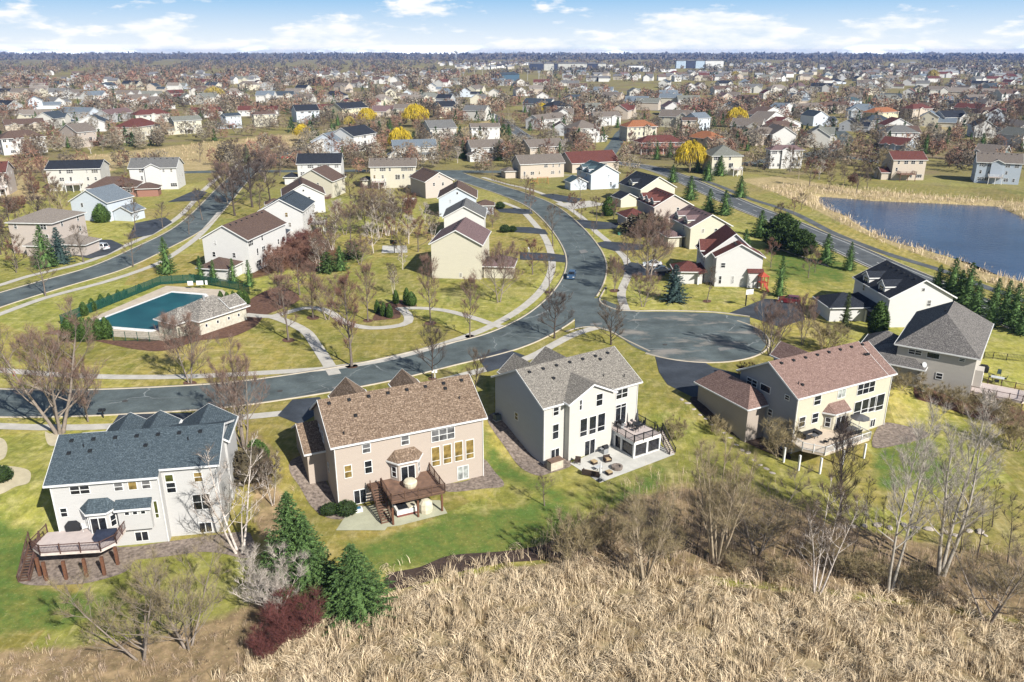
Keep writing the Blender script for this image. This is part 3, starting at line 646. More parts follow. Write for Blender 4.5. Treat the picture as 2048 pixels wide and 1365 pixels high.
def mh(v, A, B, T=None, ty='g', roof='grey', wall='white', label='', ez=6., slope=.54, depth=None, win='many', deckc=None, garage=None, dormer=0, name='house', group='two storey houses of the neighbourhood', zb=None, porch=None, split=False, cross=None):
    A, B = vp(v, A), vp(v, B); a = Vector(atz(*A, ez)); b = Vector(atz(*B, ez)); dr = (b-a); L = dr.length; dr.normalize(); n = Vector((-dr.y, dr.x))
    if T is not None:
        c = Vector(atz(*vp(v, T), ez)); D = min(abs((c-a).dot(n)), abs((c-b).dot(n))) if False else abs((c-a).dot(n)); D = max(7, min(15.5, D))
    else: D = depth or 12.5
    ang = math.atan2(dr.y, dr.x)
    hs = House(name, label, a, ang, siding(wall, WC[wall]), roofm(roof), group); hs.split = split
    zl = min(tz(*hs.wor(x, y)) for x in (0, L) for y in (0, D)); hs.zb = (zl-.5) if zb is None else zb
    rr = random.Random(int(A[0]*7+A[1]*13)); ov = .45
    if ty == 'g': hs.gx(0, L, 0, D/2, D, ez, ez+slope*D/2)
    elif ty == 'e': hs.gy(0, L/2, L, 0, D, ez, ez+min(slope*L/2, 4.4))
    else: hs.hip(0, L, 0, D, ez, ez+slope*min(L, D)/2)
    m = hs.wor(L/2, D/2); faces = ['r']
    c, q = math.cos(ang), math.sin(ang)
    if (m[0]*c+m[1]*q) < -3: faces.append('R')
    if (m[0]*c+m[1]*q) > 3: faces.append('l')
    if win != 'none': auto_windows(hs, L, D, ov, ez, zl, win, rr, faces if ty != 'e' or win == 'many' else faces[1:])
    if ty == 'e' and win == 'few':
        for u_, z_ in ((.32, ez-1.1), (.62, ez-1.2), (.5, ez+1.5 if L > 9 else ez-1.3), (.7, ez-3.9)):
            if rr.random() < .6: hs.win('r', ov, L*u_, z_, .9 if z_ < ez else .7, 1.3 if z_ < ez else .8, 'dh' if z_ < ez else 'fx')
    if cross: # a cross gable on the side we look at: (centre fraction, width)
        for cf, cw in cross: hs.gy(L*cf-cw/2, L*cf, L*cf+cw/2, -.7, D/2, ez+.05, ez+.05+.5*cw/2, zb=hs.zb)
    if garage:
        for g in (garage if isinstance(garage, list) else [garage]):
            sd_, w, d, y0 = g[:4]; gt = g[4] if len(g) > 4 else 'h'; e = 3.0
            X0, X1 = (-w+.3, .6) if sd_ == 'l' else ((L-.6, L+w-.3) if sd_ == 'r' else (sd_, sd_+w))
            if gt == 'h': hs.hip(X0, X1, y0, y0+d, e, e+.5*min(w, d)/2, zb=hs.zb)
            elif gt == 'x': hs.gx(X0, X1, y0, y0+d/2, y0+d, e, e+.5*d/2, zb=hs.zb)
            else: hs.gy(X0, (X0+X1)/2, X1, y0, y0+d, e, e+.5*w/2, zb=hs.zb)
            if len(g) > 5:
                gm = MB(); gm.box(-w*.38, -.05, 0, w*.38, 0, 2.2); gm.build('garage_door', plain('garage_door_'+g[5], {'w':(.66,.66,.64),'b':(.16,.10,.08),'o':(.45,.17,.045)}[g[5]]), hs.root, loc=((X0+X1)/2, y0+.5, tz(*hs.wor((X0+X1)/2, y0))+.05))
    if dormer:
        for i in range(dormer):
            cx = (L if ty != 'e' else D)*(i+.7)/(dormer+.4)
            if ty == 'g': hs.gy(cx-1.5, cx, cx+1.5, .45, D/2, ez+1.45, ez+2.5, zb=ez-.3, ov=.2); hs.win('r', .65, cx, ez+.72, 1.7, 1.2, '2dh')
            elif ty == 'e': hs.gx(.45, L/2, cx-1.5, cx, cx+1.5, ez+1.45, ez+2.5, zb=ez-.3, ov=.2); hs.win('l', .65, cx, ez+.72, 1.7, 1.2, '2dh')
    if porch:
        e, d_ = porch; hs.R.add([(0,.3,3.6),(L,.3,3.6),(L,-d_,e),(0,-d_,e),(0,.3,3.45),(L,.3,3.45),(L,-d_,e-.15),(0,-d_,e-.15)], [(0,3,2,1),(4,5,6,7),(3,7,6,2),(0,4,7,3),(1,2,6,5)])
        k = max(3, int(L/3))
        for i in range(k+1):
            p_ = MB(); p_.box(-.1,-.1,-.4,.1,.1,e-.1); p_.build('porch_post', WHITE, hs.root, loc=(.15+(L-.3)*i/k, -d_+.2, 0))
    if deckc:
        w, d_, u = deckc[:3]; col = deckc[3] if len(deckc) > 3 else 'w'; dm = {'w':WHITE,'b':plain('brown_deck_wood',(.15,.075,.05),(.10,.05,.035)),'r':plain('red_deck_wood',(.24,.06,.04),(.18,.045,.03))}[col]
        u0 = L*u-w/2; dk = deck(hs, [(u0,ov),(u0,ov-d_),(u0+w,ov-d_),(u0+w,ov)], (2.9 if ez > 7.5 else .5), plain('deck_boards_'+col, (.42,.36,.33) if col == 'w' else (.2,.12,.09)), dm, dm, [[0,1,2,3]], [(u0+.15,ov-d_+.15),(u0+w/2,ov-d_+.15),(u0+w-.15,ov-d_+.15)])
    if a.y < 330:
        if ty == 'g': hs.vents([(L*(.12+.76*i/6), D/2-.75, ez+slope*(D/2-.75)) for i in range(7)])
        elif ty == 'e': r_ = min(slope*L/2, 4.4); hs.vents([(L/2-.8, D*(.15+.7*i/5), ez+r_*(1-.8/(L/2))) for i in range(6)])
    return hs.finish(), L, D
# ------------------------------------------------------------------ the five near houses
WOOD_B = plain('stained_wood', (.125,.072,.047), (.08,.047,.033), 3.); WOOD_D = plain('weathered_boards', (.21,.125,.085), (.12,.075,.055), 1.2)
COMP = plain('pale_composite_boards', (.50,.43,.40), (.43,.37,.35), 1.); COMP_T = plain('tan_composite_boards', (.55,.46,.36), (.47,.39,.31), 1.); RAIL_B = plain('dark_brown_rail', (.10,.055,.045)); BLACKM = plain('black_rail', (.015,.015,.017), rough=.4)
RUST = plain('rust_wood_post', (.15,.068,.038), (.10,.046,.027), 3.)
def near_frame(rl, rr, ez=6.1):
    a = Vector(atz(*rl, ez)); b = Vector(atz(*rr, ez)); return a, math.atan2(b.y-a.y, b.x-a.x), (b-a).length
ov = .42
# --- house with blue slate roof, at the left
o, ang, L1 = near_frame((86,973), (437,942)); ang -= R(1.)
h1 = House('house', 'white house with blue grey shingle roof and curved back deck on tall brown posts', o, ang, siding('white_warm', (.455,.45,.44)), shingle('slate1', (.100,.130,.150), (.055,.075,.090), 1., .9), 'houses backing onto the marsh'); h1.split = True
XJ = h1.facepx('r', .6, vp('1', (742,400)))[0]; D1 = 13.; s_ = 3.0/6.5; jog = .95
h1.gx(0, XJ, 0, 6.5, D1, 6.1, 9.1, o1=.004, rake=(1,0)); h1.gx(XJ+.002, L1, jog, 6.5, D1, 6.1+jog*s_, 9.1, o0=.004, rake=(0,1))
for px, w in (((259,827), 5.), ((313,833.6), 4.6), ((422,816), 6.6)):
    x, y = h1.lpx(px, 8.7 if w > 6 else 8.2); x = min(x, L1-w/2+.25); h1.gy(x-w/2, x, x+w/2, 6.6, max(y, 13.6), 8.7-.62*w/2 if w > 6 else 8.2-.62*w/2, 8.7 if w > 6 else 8.2)
kl, kr = ov, jog+ov
for tl, br, ty, g in [((320,443),(424,484),'2dh',GLASS),((525,428),(580,470),'dh',GLASS_GREY),((592,424),(645,466),'fx',GLASS_TAN),((655,418),(708,460),'dh',GLASS_GREY),((275,552),(322,592),'dh',GLASS),((625,662),(700,703),'sl',GLASS),((712,518),(747,597),'ft',GLASS_OLIVE)]: h1.winpx('1', 'r', kl, tl, br, ty, g)
for tl, br, ty, g in [((762,385),(815,428),'fx',GLASS_OLIVE),((770,432),(828,480),'dh',GLASS),((898,375),(950,428),'dh',GLASS_TAN),((893,488),(990,555),'2dh',GLASS),((925,620),(995,662),'sl',GLASS)]: h1.winpx('1', 'r', kr, tl, br, ty, g)
u0 = h1.facepx('r', kl-.9, vp('1', (395,600)))[0]; u1 = h1.facepx('r', kl-.9, vp('1', (525,600)))[0]
h1.bay(u0-.3, u1+.3, kl, 1.1, -.1, 2.75, 3.85)
a = h1.facepx('r', kl-.7, vp('1', (552,600)))[0]; b = h1.facepx('r', kl-.7, vp('1', (707,600)))[0]
h1.W.box(a, kl-.7, -.15, b, kl+.02, 2.75); h1.R.add([(a-.2,kl-1.1,2.72),(b+.2,kl-1.1,2.72),(b+.2,kl,3.45),(a-.2,kl,3.45),(a-.2,kl-1.1,2.58),(b+.2,kl-1.1,2.58),(b+.2,kl,3.3),(a-.2,kl,3.3)], [(0,1,2,3),(7,6,5,4),(0,4,5,1),(1,5,6,2),(3,7,4,0)])
h1.T.box(a-.22, kl-1.17, 2.5, b+.22, kl-1.105, 2.74)
for i in range(3): h1.win('r', kl-.7, a+1.+i*.85, 2.0, .6, .5, 'fx')
h1.vents([(1.6+i*(L1-3)/6.5, 5.55, 6.1+s_*5.55) for i in range(7)]+[(3.1,4.6,6.1+s_*4.6,1),(14.4,4.5,6.1+s_*4.5,1),(1.7,3.9,6.1+s_*3.9),(3.9,4.,6.1+s_*4.),(9.8,4.2,6.1+s_*4.2)])
dpz = .1; P_ = [h1.lpx(vp('1', p), dpz) for p in ((150,738),(187,765),(470,748),(543,712),(572,655))]
dk1 = deck(h1, [(.9,kl-.01),P_[0],P_[1],P_[2],P_[3],(P_[4][0],kl-.01)] if False else [(ov-1.2,kl-.01),(P_[0][0],P_[0][1]),P_[1],P_[2],P_[3],(P_[3][0]+.35,kl-.01)], dpz, COMP, RAIL_B, RUST, [[0,1,2,3,4,5]], [h1.lpx(vp('1', p), -2.6) for p in ((190,872),(220,893),(312,888),(407,878),(490,868),(552,820))], .32, plain('pale_fascia', (.62,.54,.48)), .15)
stairs(dk1, (P_[0][0]-.35, kl-1.2), (P_[0][0]-.45, kl-5.2), 1.05, dpz, -2.6, WOOD_B, RAIL_B)
h1.downpipes([(ov+.08, kl, 5.9), (XJ-.1, kl, 5.9), (L1-ov-.08, kr, 6.3)]); h1.finish()
# --- taupe house with brown roof
o, ang, L2 = near_frame((661,897), (972,833)); ang -= R(1.2)
h2 = House('house', 'taupe house with brown shingle roof and stained wood deck over a patio', o, ang, siding('taupe2', (.40,.34,.29)), shingle('brown2', (.30,.225,.165), (.165,.115,.08), 1.35, 1.15), 'houses backing onto the marsh'); h2.split = True
D2 = 12.2; h2.gx(0, L2, 0, 6.1, D2, 6.1, 9.9); k = ov
for tl, br, ty, g in [((552,388),(607,450),'dh',GLASS_GREY),((455,525),(506,585),'dh',GLASS_TAN),((567,500),(615,560),'dh',GLASS),((508,660),(584,722),'sl',GLASS),((765,345),(817,405),'dh',GLASS_GREY),((930,297),(1065,373),'3dh',GLASS_GREY),
    ((933,425),(985,520),'ft',GLASS_TAN),((997,410),(1047,507),'ft',GLASS_TAN),((1058,395),(1110,493),'ft',GLASS_TAN),((1120,385),(1170,480),'ft',GLASS_TAN),((1075,530),(1140,590),'sl',GLASS_PALE)]: h2.winpx('2', 'r', k, tl, br, ty, g)
for u, z, h in ((8.6,4.6,1.5),(6.6,4.5,1.5),(4.6,1.2,1.2)): h2.win('l', ov, u, z, .8, h, 'dh')
u0 = h2.facepx('r', k-.9, vp('2', (735,560)))[0]; u1 = h2.facepx('r', k-.9, vp('2', (870,560)))[0]; h2.bay(u0-.35, u1+.45, k, 1.15, -.1, 2.75, 3.9)
h2.vents([(1.3+i*(L2-2.2)/7.2, 5.4, 6.1+3.8*5.4/6.1) for i in range(8)]+[(2.,1.3,6.1+3.8*1.3/6.1,1),(17.6,3.,6.1+3.8*3/6.1,1),(4.,3.3,6.1+3.8*3.3/6.1),(16.3,4.7,6.1+3.8*4.7/6.1)])
gq = [h2.lpx((608,910), 3.), h2.lpx((575,844), 3.)]
h2.gx(gq[0][0], 1.0, gq[0][1], gq[0][1]+4.3, gq[0][1]+8.6, 3., 5.4, zb=-1.5)
h2.gy(3., 5.5, 8., 6.2, 14.4, 6.6, 8.9); h2.gy(11.2, 13.2, 15.2, 6.2, 13.6, 7.2, 9.1)
P_ = [h2.lpx(vp('2', p), .1) for p in ((640,625),(718,722),(1010,662),(930,545))]
dk2 = deck(h2, [(P_[1][0]-.02,k-.01),P_[1],P_[2],(P_[2][0],k-.01)], .1, WOOD_D, WOOD_B, RUST, [[(P_[1][0],k-1.3),1,2,3]], [h2.lpx(vp('2', p), -2.6) for p in ((728,850),(865,808),(995,775))], .34, WOOD_B, .11)
sx_ = P_[1][0]; LAND = MB(); LAND.box(sx_-1.55, k-1.25, -.2, sx_-.03, k-.01, .095); LAND.build('landing', WOOD_B, dk2)
stairs(dk2, (sx_-.75, k-1.2), (sx_-.75, k-5.6), 1.25, .1, -2.6, WOOD_D, WOOD_B)
h2.downpipes([(ov+.08, k, 5.9), (L2-ov-.08, k, 5.9)]); h2.finish()
psheet('patio', [(672,1062),(770,1062),(775,1055),(800,1052),(895,1028),(880,1002),(800,1000),(700,1020)], .07, concrete('greenish_patio', (.40,.40,.29)), False)
# --- off white house with grey roof and cross gable
o, ang, L3 = near_frame((1086,818), (1284,763)); ang -= R(.3)
h3 = House('house', 'off white house with mottled grey roof and black railed deck above a white porch', o, ang, siding('offwhite3', (.485,.47,.43)), shingle('grey3', (.32,.295,.255), (.185,.17,.15), 1.1, 1.2), 'houses backing onto the marsh'); h3.split = True
D3 = 13.2; s3 = 3.35/6.6; h3.gx(0, L3, 0, 6.6, D3, 6.1, 9.45); k = ov; pj = 1.05
xa = h3.facepx('r', k-pj, vp('3', (553,600)))[0]; xb = h3.facepx('r', k-pj, vp('3', (818,560)))[0]; xm = (xa+xb)/2
h3.gy(xa-.4, xm, xb+.4, -pj, 6., 6.2, 6.2+.50*(xb-xa+.8)/2, ov=.4)
for tl, br, ty in [((452,470),(490,527),'dh'),((448,590),(488,672),'dh'),((437,745),(492,800),'sl'),((845,355),(915,415),'2dh'),((840,468),(902,575),'tr')]: h3.winpx('3', 'r', k, tl, br, ty, GLASS, 'patio_door' if ty == 'tr' else 'window')
for tl, br, ty in [((615,435),(633,497),'dh'),((720,400),(760,467),'dh'),((620,555),(663,655),'ft'),((677,540),(718,640),'ft'),((730,523),(773,622),'ft'),((648,692),(710,790),'sl')]: h3.winpx('3', 'r', k-pj, tl, br, ty, GLASS, 'patio_door' if ty == 'sl' else 'window')
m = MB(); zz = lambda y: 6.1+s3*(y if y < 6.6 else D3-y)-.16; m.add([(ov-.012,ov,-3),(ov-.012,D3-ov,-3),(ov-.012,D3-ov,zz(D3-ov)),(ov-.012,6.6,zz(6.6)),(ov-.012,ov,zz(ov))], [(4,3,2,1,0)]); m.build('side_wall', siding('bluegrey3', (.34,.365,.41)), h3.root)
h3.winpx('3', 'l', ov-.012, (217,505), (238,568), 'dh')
h3.vents([(1.6+i*(L3-2.6)/6.4, 5.7, 6.1+s3*5.7) for i in range(7)]+[(12.,2.3,6.1+s3*2.3,1),(4.4,3.9,6.1+s3*3.9),(15.,1.4,6.1+s3*1.4,1),(13.4,5.,6.1+s3*5.)])
x, y = h3.lpx(vp('3', (210,155)), 6.2); h3.gy(x-3., x, x+3., 6.6, max(y, 15), 4., 6.4, zb=-1.2); x, y = h3.lpx(vp('3', (405,102)), 7.4); h3.gy(x-3.6, x, x+3.6, 6.6, max(y, 15.5), 4.6, 7.4, zb=-1.2)
P_ = [h3.lpx(vp('3', p), .1) for p in ((955,697),(1128,645))]; xd0, xd1, yd = P_[0][0], P_[1][0], (P_[0][1]+P_[1][1])/2
dk3 = deck(h3, [(xd0,k-.01),(xd0,yd),(xd1,yd),(xd1,k-.01)], .1, COMP, BLACKM, WHITE, [[0,1,2],[(xd1,yd+1.4),3]], [(xd0+.15,yd+.15),((xd0+xd1)/2,yd+.15),(xd1-.15,yd+.15),(xd0+.15,(yd+k)/2),(xd1-.15,(yd+k)/2)], .3, WHITE, .14)
m = MB(); gnd = -2.6
for (xa_, ya_), (xb_, yb_) in (((xd0+.15,yd+.1),(xd1-.15,yd+.1)), ((xd0+.1,k-.2),(xd0+.1,yd+.15)), ((xd1-.1,k-.2),(xd1-.1,yd+.15))): m.beam((xa_,ya_,gnd+.18), (xb_,yb_,gnd+.18), .12, .2); m.beam((xa_,ya_,-.36), (xb_,yb_,-.36), .12, .2)
m.build('porch_frame', WHITE, dk3)
m = MB()
for (xa_, ya_), (xb_, yb_) in (((xd0+.3,yd+.2),(xd1-.3,yd+.2)), ((xd0+.2,k-.3),(xd0+.2,yd+.3))): m.beam((xa_,ya_,-1.37), (xb_,yb_,-1.37), .015, 1.75)
m.build('porch_glass', glassm('porch_glass_pane', (.035,.035,.04), .08), dk3)
m = MB(); m.box(xd0-.02, k-1.5, gnd+.1, xd0+.06, k-.55, -.4); m.build('porch_door', WHITE, dk3)
stairs(dk3, (xd1+.6, yd+1.0), (xd1+.6, yd-2.6+.8), 1.0, .05, -2.6, COMP, BLACKM)
h3.downpipes([(ov+.08, k, 5.9), (xb+.12, k, 5.9), (L3-ov-.08, k, 5.9)]); h3.finish()
psheet('patio', [(1140,928),(1200,967),(1350,910),(1322,893),(1290,880),(1225,890),(1190,905)], .07, CONC_D, False)
# --- yellow and grey house with red brown roof
o, ang, L4 = near_frame((1596,798.6), (1794,747)); ang -= R(.0)
h4 = House('house', 'pale yellow house with red brown roof, grey side wall and white railed deck', o, ang, siding('yellow4', (.47,.435,.34)), shingle('red4', (.30,.205,.175), (.20,.13,.11), 1.1, .9), 'houses backing onto the marsh'); h4.split = True
D4 = 11.9; s4 = 3.4/5.95; h4.gx(0, L4-1.8, 0, 5.95, D4, 6.1, 9.5, o1=.004); k = ov
h4.gx(L4-1.798, L4, 0, 5.6, 11.2, 6.1, 6.1+s4*5.6, o0=.004, rake=(0,1))
m = MB(); x0 = ov-.012; z = lambda y: 6.1+s4*(y if y < 5.95 else D4-y)-.16
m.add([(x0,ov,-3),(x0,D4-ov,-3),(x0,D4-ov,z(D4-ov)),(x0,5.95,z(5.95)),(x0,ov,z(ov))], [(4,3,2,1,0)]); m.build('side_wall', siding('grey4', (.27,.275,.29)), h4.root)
for tl, br, ty, g in [((735,522),(765,570),'dh',GLASS),((865,482),(900,530),'sl',GLASS_PALE),((975,440),(1058,500),'3dh',GLASS),((953,560),(985,625),'ft',GLASS),((993,545),(1027,612),'ft',GLASS),((1032,533),(1065,605),'ft',GLASS),((1070,520),(1105,598),'ft',GLASS),((650,642),(680,690),'dh',GLASS),((722,622),(750,668),'dh',GLASS),((1040,655),(1060,690),'sl',GLASS)]: h4.winpx('4', 'r', k, tl, br, ty, g)
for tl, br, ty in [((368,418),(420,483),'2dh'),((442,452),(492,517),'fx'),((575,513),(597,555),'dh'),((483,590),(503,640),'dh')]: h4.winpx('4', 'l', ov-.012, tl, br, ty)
u0 = h4.facepx('r', k-.9, vp('4', (822,630)))[0]; u1 = h4.facepx('r', k-.9, vp('4', (925,620)))[0]; h4.bay(u0-.3, u1+.3, k, 1.1, -.1, 2.75, 3.85)
h4.vents([(1.8+i*(L4-3)/7.2, 5.3, 6.1+s4*5.3) for i in range(8)]+[(1.9,1.9,6.1+s4*1.9,1),(2.4,1.7,6.1+s4*1.7),(16.8,3.7,6.1+s4*3.7,1),(17.2,3.7,6.1+s4*3.7),(17.7,3.7,6.1+s4*3.7)])
g0 = h4.lpx((1497,820), 3.); g1 = h4.lpx((1393,768.5), 3.); yb_ = min(max(g1[1], 9), 15)
GW = MB(); GW.box(g0[0]+.4, g0[1]+.45, -2.8, 1.3, yb_+1.5, 2.9); GW.build('garage_wall', siding('garage4', (.36,.31,.265)), h4.root); h4.hip(g0[0]-.1, 1.6, g0[1], yb_+2., 3., 5.4, wall=False); h4.gy(8, 10, 12, 6, 13.4, 6.6, 8.5)
P_ = [h4.lpx(vp('d4', p), .1) for p in ((190,880),(400,985),(680,1045),(1240,850))]
ptsd = [(ov,k-.01),(ov-1.2,k-1.),P_[1],P_[2],(P_[3][0],P_[3][1]),(P_[3][0],k-.01)]
dk4 = deck(h4, ptsd, .1, COMP_T, WHITE, WHITE, [[0,1,2,3,4,5]], [h4.lpx(vp('d4', p), -2.6) for p in ((165,1155),(350,1255),(615,1290),(890,1195),(1160,1105))], .34, COMP_T, .12)
h4.downpipes([(ov+.08, k, 5.9), (L4-ov-.08, k, 5.9)]); h4.finish()
# --- hipped grey beige house at the right
za = 6.1; a = Vector(atz(1789,688,za)); b = Vector(atz(1961,719,za)); c = Vector(atz(1975.5,645.8,za)); ang = math.atan2((b-a).y, (b-a).x); L5 = (b-a).length; D5 = abs((c-b).dot(Vector((-math.sin(ang), math.cos(ang)))))
h5 = House('house', 'greige house with tall hipped grey shingle roof beside a fenced straw lawn', a, ang, siding('greige5', (.44,.41,.37)), shingle('grey5', (.235,.22,.205), (.12,.112,.108), 1., 1.2), 'houses backing onto the marsh'); h5.split = True
h5.hip(0, L5, 0, D5, za, za+4.6)
for tl, br, ty in [((1250,262),(1318,308),'2dh'),((1350,282),(1415,327),'fx'),((1525,312),(1555,342),'dh'),((1400,395),(1430,438),'dh')]: h5.winpx('4', 'r', .5, tl, br, ty)
g = h5.lpx((1850,741), 3.2); h5.hip(-4.2, 5.2, g[1]+.2, 7, 3.1, 5.3, zb=-3); h5.hip(-6., 1., 5.2, 12, 3.1, 5.4, zb=-2)
h5.vents([(L5*.46, D5*.42+i*.75, za+4.3-i*.02) for i in range(5)])
P_ = [h5.lpx(vp('d5', p), .1) for p in ((1190,650),(1225,385))]
xw = L5-.5; xe = xw+7.6
dk5 = deck(h5, [(xw+.01,1.2),(xe-.6,1.2),(xe,2.2),(xe,6.6),(xw+.01,6.6)], .1, COMP, RAIL_B, WOOD_B, [[0,1,2,3,4]], [(xw+.3,1.4),(xw+3.6,1.4),(xe-.5,2.1),(xe-.2,6.4)], .3, COMP_T, .11)
stairs(dk5, (xw+2.2, .9), (xw+6., -.8), 1.0, .1, -2.5, COMP, RAIL_B)
h5.W.box(xw, 3.6, -.4, xw+1.1, 6., 3.); h5.win('R', xw+1.1, 4.8, 1.2, .9, 2., 'dh')
h5.finish()
HB = [h1, h2, h3, h4, h5]
# ------------------------------------------------------------------ pool house
a, b = Vector(atz(397,644,3.)), Vector(atz(500,611,3.)); ang = math.atan2((b-a).y, (b-a).x); Lp = (b-a).length
ph = House('pool_house', 'stone coloured pool house with shake hip roof and small front gable', a, ang, plain('stone_wall', (.52,.49,.41), (.38,.355,.29), 2.), shingle('shake', (.34,.315,.28), (.20,.185,.165), 1.8, 1.3), None, -.3, 'pool house')
ph.hip(0, Lp, 0, 9.5, 3., 5.6, ov=.6); ph.gx(Lp*.62, Lp-.6, .4, 3.2, 6., 3.6, 5.2, zb=2.6); ph.hip(-3.2, 4, 2.5, 9., 2.9, 4.8, zb=-.3)
for u in (2., 4.6, 7.2, 9.6): ph.win('r', .6, u, 1.6, .6, .7, 'fx')
m = MB(); m.tube((0,0,0),(0,0,1.3),.22,.22,8); m.build('flue', STEEL, ph.root, loc=(Lp*.4, 4.2, 4.9)); ph.finish()
# ------------------------------------------------------------------ houses further off
G2 = 'two storey houses of the neighbourhood'
def shown(v, *a, **k): HB.append(mh(v, *a, **k)[0])
shown('S', (50,372), (590,382), (760,125), 'h', 'tan', 'pink', 'pinkish house with broad low hip roof and stone porch by the driveway', slope=.36, garage=[('r',9,7.5,-1.,'h'),(6,8,6,-3.2,'h')], win='few', ez=8.3)
shown('S', (775,130), (1215,150), None, 'e', 'blue', 'bluewhite', 'white gabled house with pale blue roof behind the broad hip roofed house', depth=13, garage=[('r',7,7,2,'y')], win='few')
shown('G', (1612,330), (1866,215), (1325,305), 'g', 'brown', 'white', 'white house with brown roof and low brown garage beside the pool', garage=[('l',7.5,8,2.,'h')], deckc=(5,3,.7,'b'), win='many', ez=8.3)
shown('I', (345,140), (425,75), (65,130), 'g', 'slate', 'white', 'white house with navy roof and white balcony stair facing the birches', deckc=(5,4,.7,'w'), win='many', garage=[('l',6,7,4.,'h')], ez=8.3)
shown('B', (910,1335), (1285,1318), (985,1200), 'e', 'brown', 'white', 'white gabled house with brown roof just behind the navy roof', win='few', depth=13, garage=[('l',6,6,3.,'h')])
shown('B', (1000,1200), (1345,1210), None, 'e', 'brown', 'cream', 'cream gabled house with brown roof, second behind the navy roof', win='few', depth=13, deckc=(4,3,.8,'b'))
shown('B', (1030,1060), (1420,1055), None, 'g', 'black', 'white', 'white house with long black roof at the end of its row', win='many', garage=[('l',6,6,1.,'h')], ez=8.3)
shown('B', (1390,872), (1530,835), (1180,850), 'g', 'blue', 'bluewhite', 'bluish white house with pale grey roof left of the black roofed deck house', win='few')
shown('B', (1132,915), (1388,905), None, 'e', 'black', 'white', 'low white gabled garage house with black roof by the red truck', ez=3.6, win='none', depth=9)
shown('C', (32,825), (230,793), (-50,775), 'g', 'black', 'white', 'white house with black roof and dark awning over its brown deck', deckc=(7,3,.6,'b'), win='many', ez=8.3)
shown('C', (160,1085), (565,1080), None, 'g', 'taupe', 'cream', 'cream house with taupe roof and white arched deck posts', deckc=(5,3.2,.2,'w'), win='many', depth=10, garage=[('l',4,7,2.,'h')], ez=8.3)
shown('C', (637,1215), (890,1195), (690,1095), 'e', 'brown', 'pink', 'pinkish gabled house with red brown roof behind the cream deck house', win='few', depth=13)
shown('C', (745,1352), (1085,1350), (830,1200), 'e', 'brown', 'bluewhite', 'pale blue gabled house with brown roof along the curving street', win='few', garage=[('r',6,6,3,'h')])
shown('I', (1250,182), (1530,182), None, 'e', 'grey', 'white', 'white gabled house with grey roof behind the mauve roofed house', win='none', depth=14)
shown('I', (1162,352), (1513,360), (1165,250), 'e', 'mauve', 'cream', 'big plain cream house with mauve brown roof on the park lawn', win='none', garage=[('r',7.5,8.5,1.2,'h')], depth=13.5, ez=8.3)
HB[-1].win('r', .45, 7.3, .9, .7, 1.1, 'dh')
shown('C', (365,925), (745,915), None, 'g', 'blue', 'offwhite', 'off white house with pale blue roof, dormers and white porch', dormer=0, cross=[(.3,3.),(.55,3.2),(.92,2.6)], porch=(3.0,1.8), win='many', garage=[(-3.,8,6,-2.,'y')])
shown('C', (680,760), (915,750), (615,730), 'g', 'grey', 'offwhite', 'off white house with grey roof and red deck with red stairs', deckc=(6,3,.55,'r'), win='many', ez=8.3)
shown('C', (1030,750), (1285,745), (995,740), 'g', 'taupe', 'white', 'white house with taupe roof and gabled sunroom beside the parkway bend', win='many', garage=[(-2.5,6,5,-3,'y')], ez=8.3)
shown('C', (1030,925), (1325,915), None, 'g', 'taupe', 'white', 'white house with taupe roof, dark porch and brick double garage', cross=[(.7,4.)], win='few', porch=(2.9,1.6), garage=[(-2.,8,7,-5,'y','b')])
shown('D', (-43,1065), (345,1048), None, 'g', 'taupe', 'tan', 'tan house with grey brown roof behind the wooden play set', win='many', garage=[('l',6,7,3,'h')], depth=12)
shown('D', (40,922), (345,905), None, 'g', 'taupe', 'tan', 'tan house with taupe roof and two white front gables', cross=[(.35,4.5),(.85,4.)], win='many')
shown('D', (400,1057), (812,1035), (330,1010), 'g', 'red', 'tan', 'long low house with plain red brown roof behind the teal roof', ez=4.2, win='few')
shown('D', (560,1147), (815,1135), (400,1085), 'e', 'teal', 'bluewhite', 'bluish white gabled house with teal roof and arched dormers', win='few', dormer=2, garage=[(-8,7.5,7,1,'y','w')], depth=12.5)
shown('D', (985,1277), (1295,1255), (800,1215), 'e', 'black', 'cream', 'cream gabled house with black roof and small black dormer', win='few', dormer=1, depth=13, garage=[(-7,7,7,1,'y')])
shown('J', (1000,112), (1260,100), (890,60), 'e', 'red', 'pink', 'pinkish gabled house with red brown roof and three narrow dormers', win='few', dormer=3, depth=13, garage=[(-8.5,8.,8.5,1.,'h')])
shown('J', (1235,247), (1515,235), (1090,170), 'e', 'mauve', 'cream', 'cream gabled house with mottled mauve grey roof and two tall dormers', win='few', dormer=2, depth=13, garage=[(-5,5,7,3,'h')])
shown('J', (1400,437), (1727,440), None, 'e', 'red', 'white', 'white gabled house with dark red roof, porch columns and side bump out', win='none', depth=6, ez=7., garage=[(-8.5,7.,7.,2.,'h')])
hj = HB[-1]; LJ = (Vector(atz(*vp('J', (1727,440)), 7.))-Vector(atz(*vp('J', (1400,437)), 7.))).length; hj.R = MB(); hj.W = MB(); hj.T = MB(); hj.gy(-1.8, LJ*.45, LJ+.01, 3.6, 14.5, 6.3, 11.6); hj.gx(-2.2, LJ*.4, 6.6, 8.6, 10.6, 6.9, 9.2, zb=5.9)
hj.R.add([(-1.4,.4,3.5),(-1.4,9.,3.5),(-3.2,9.,2.9),(-3.2,.4,2.9),(-1.4,.4,3.36),(-1.4,9.,3.36),(-3.2,9.,2.76),(-3.2,.4,2.76)], [(0,1,2,3),(7,6,5,4),(2,6,7,3),(0,3,7,4),(1,5,6,2)])
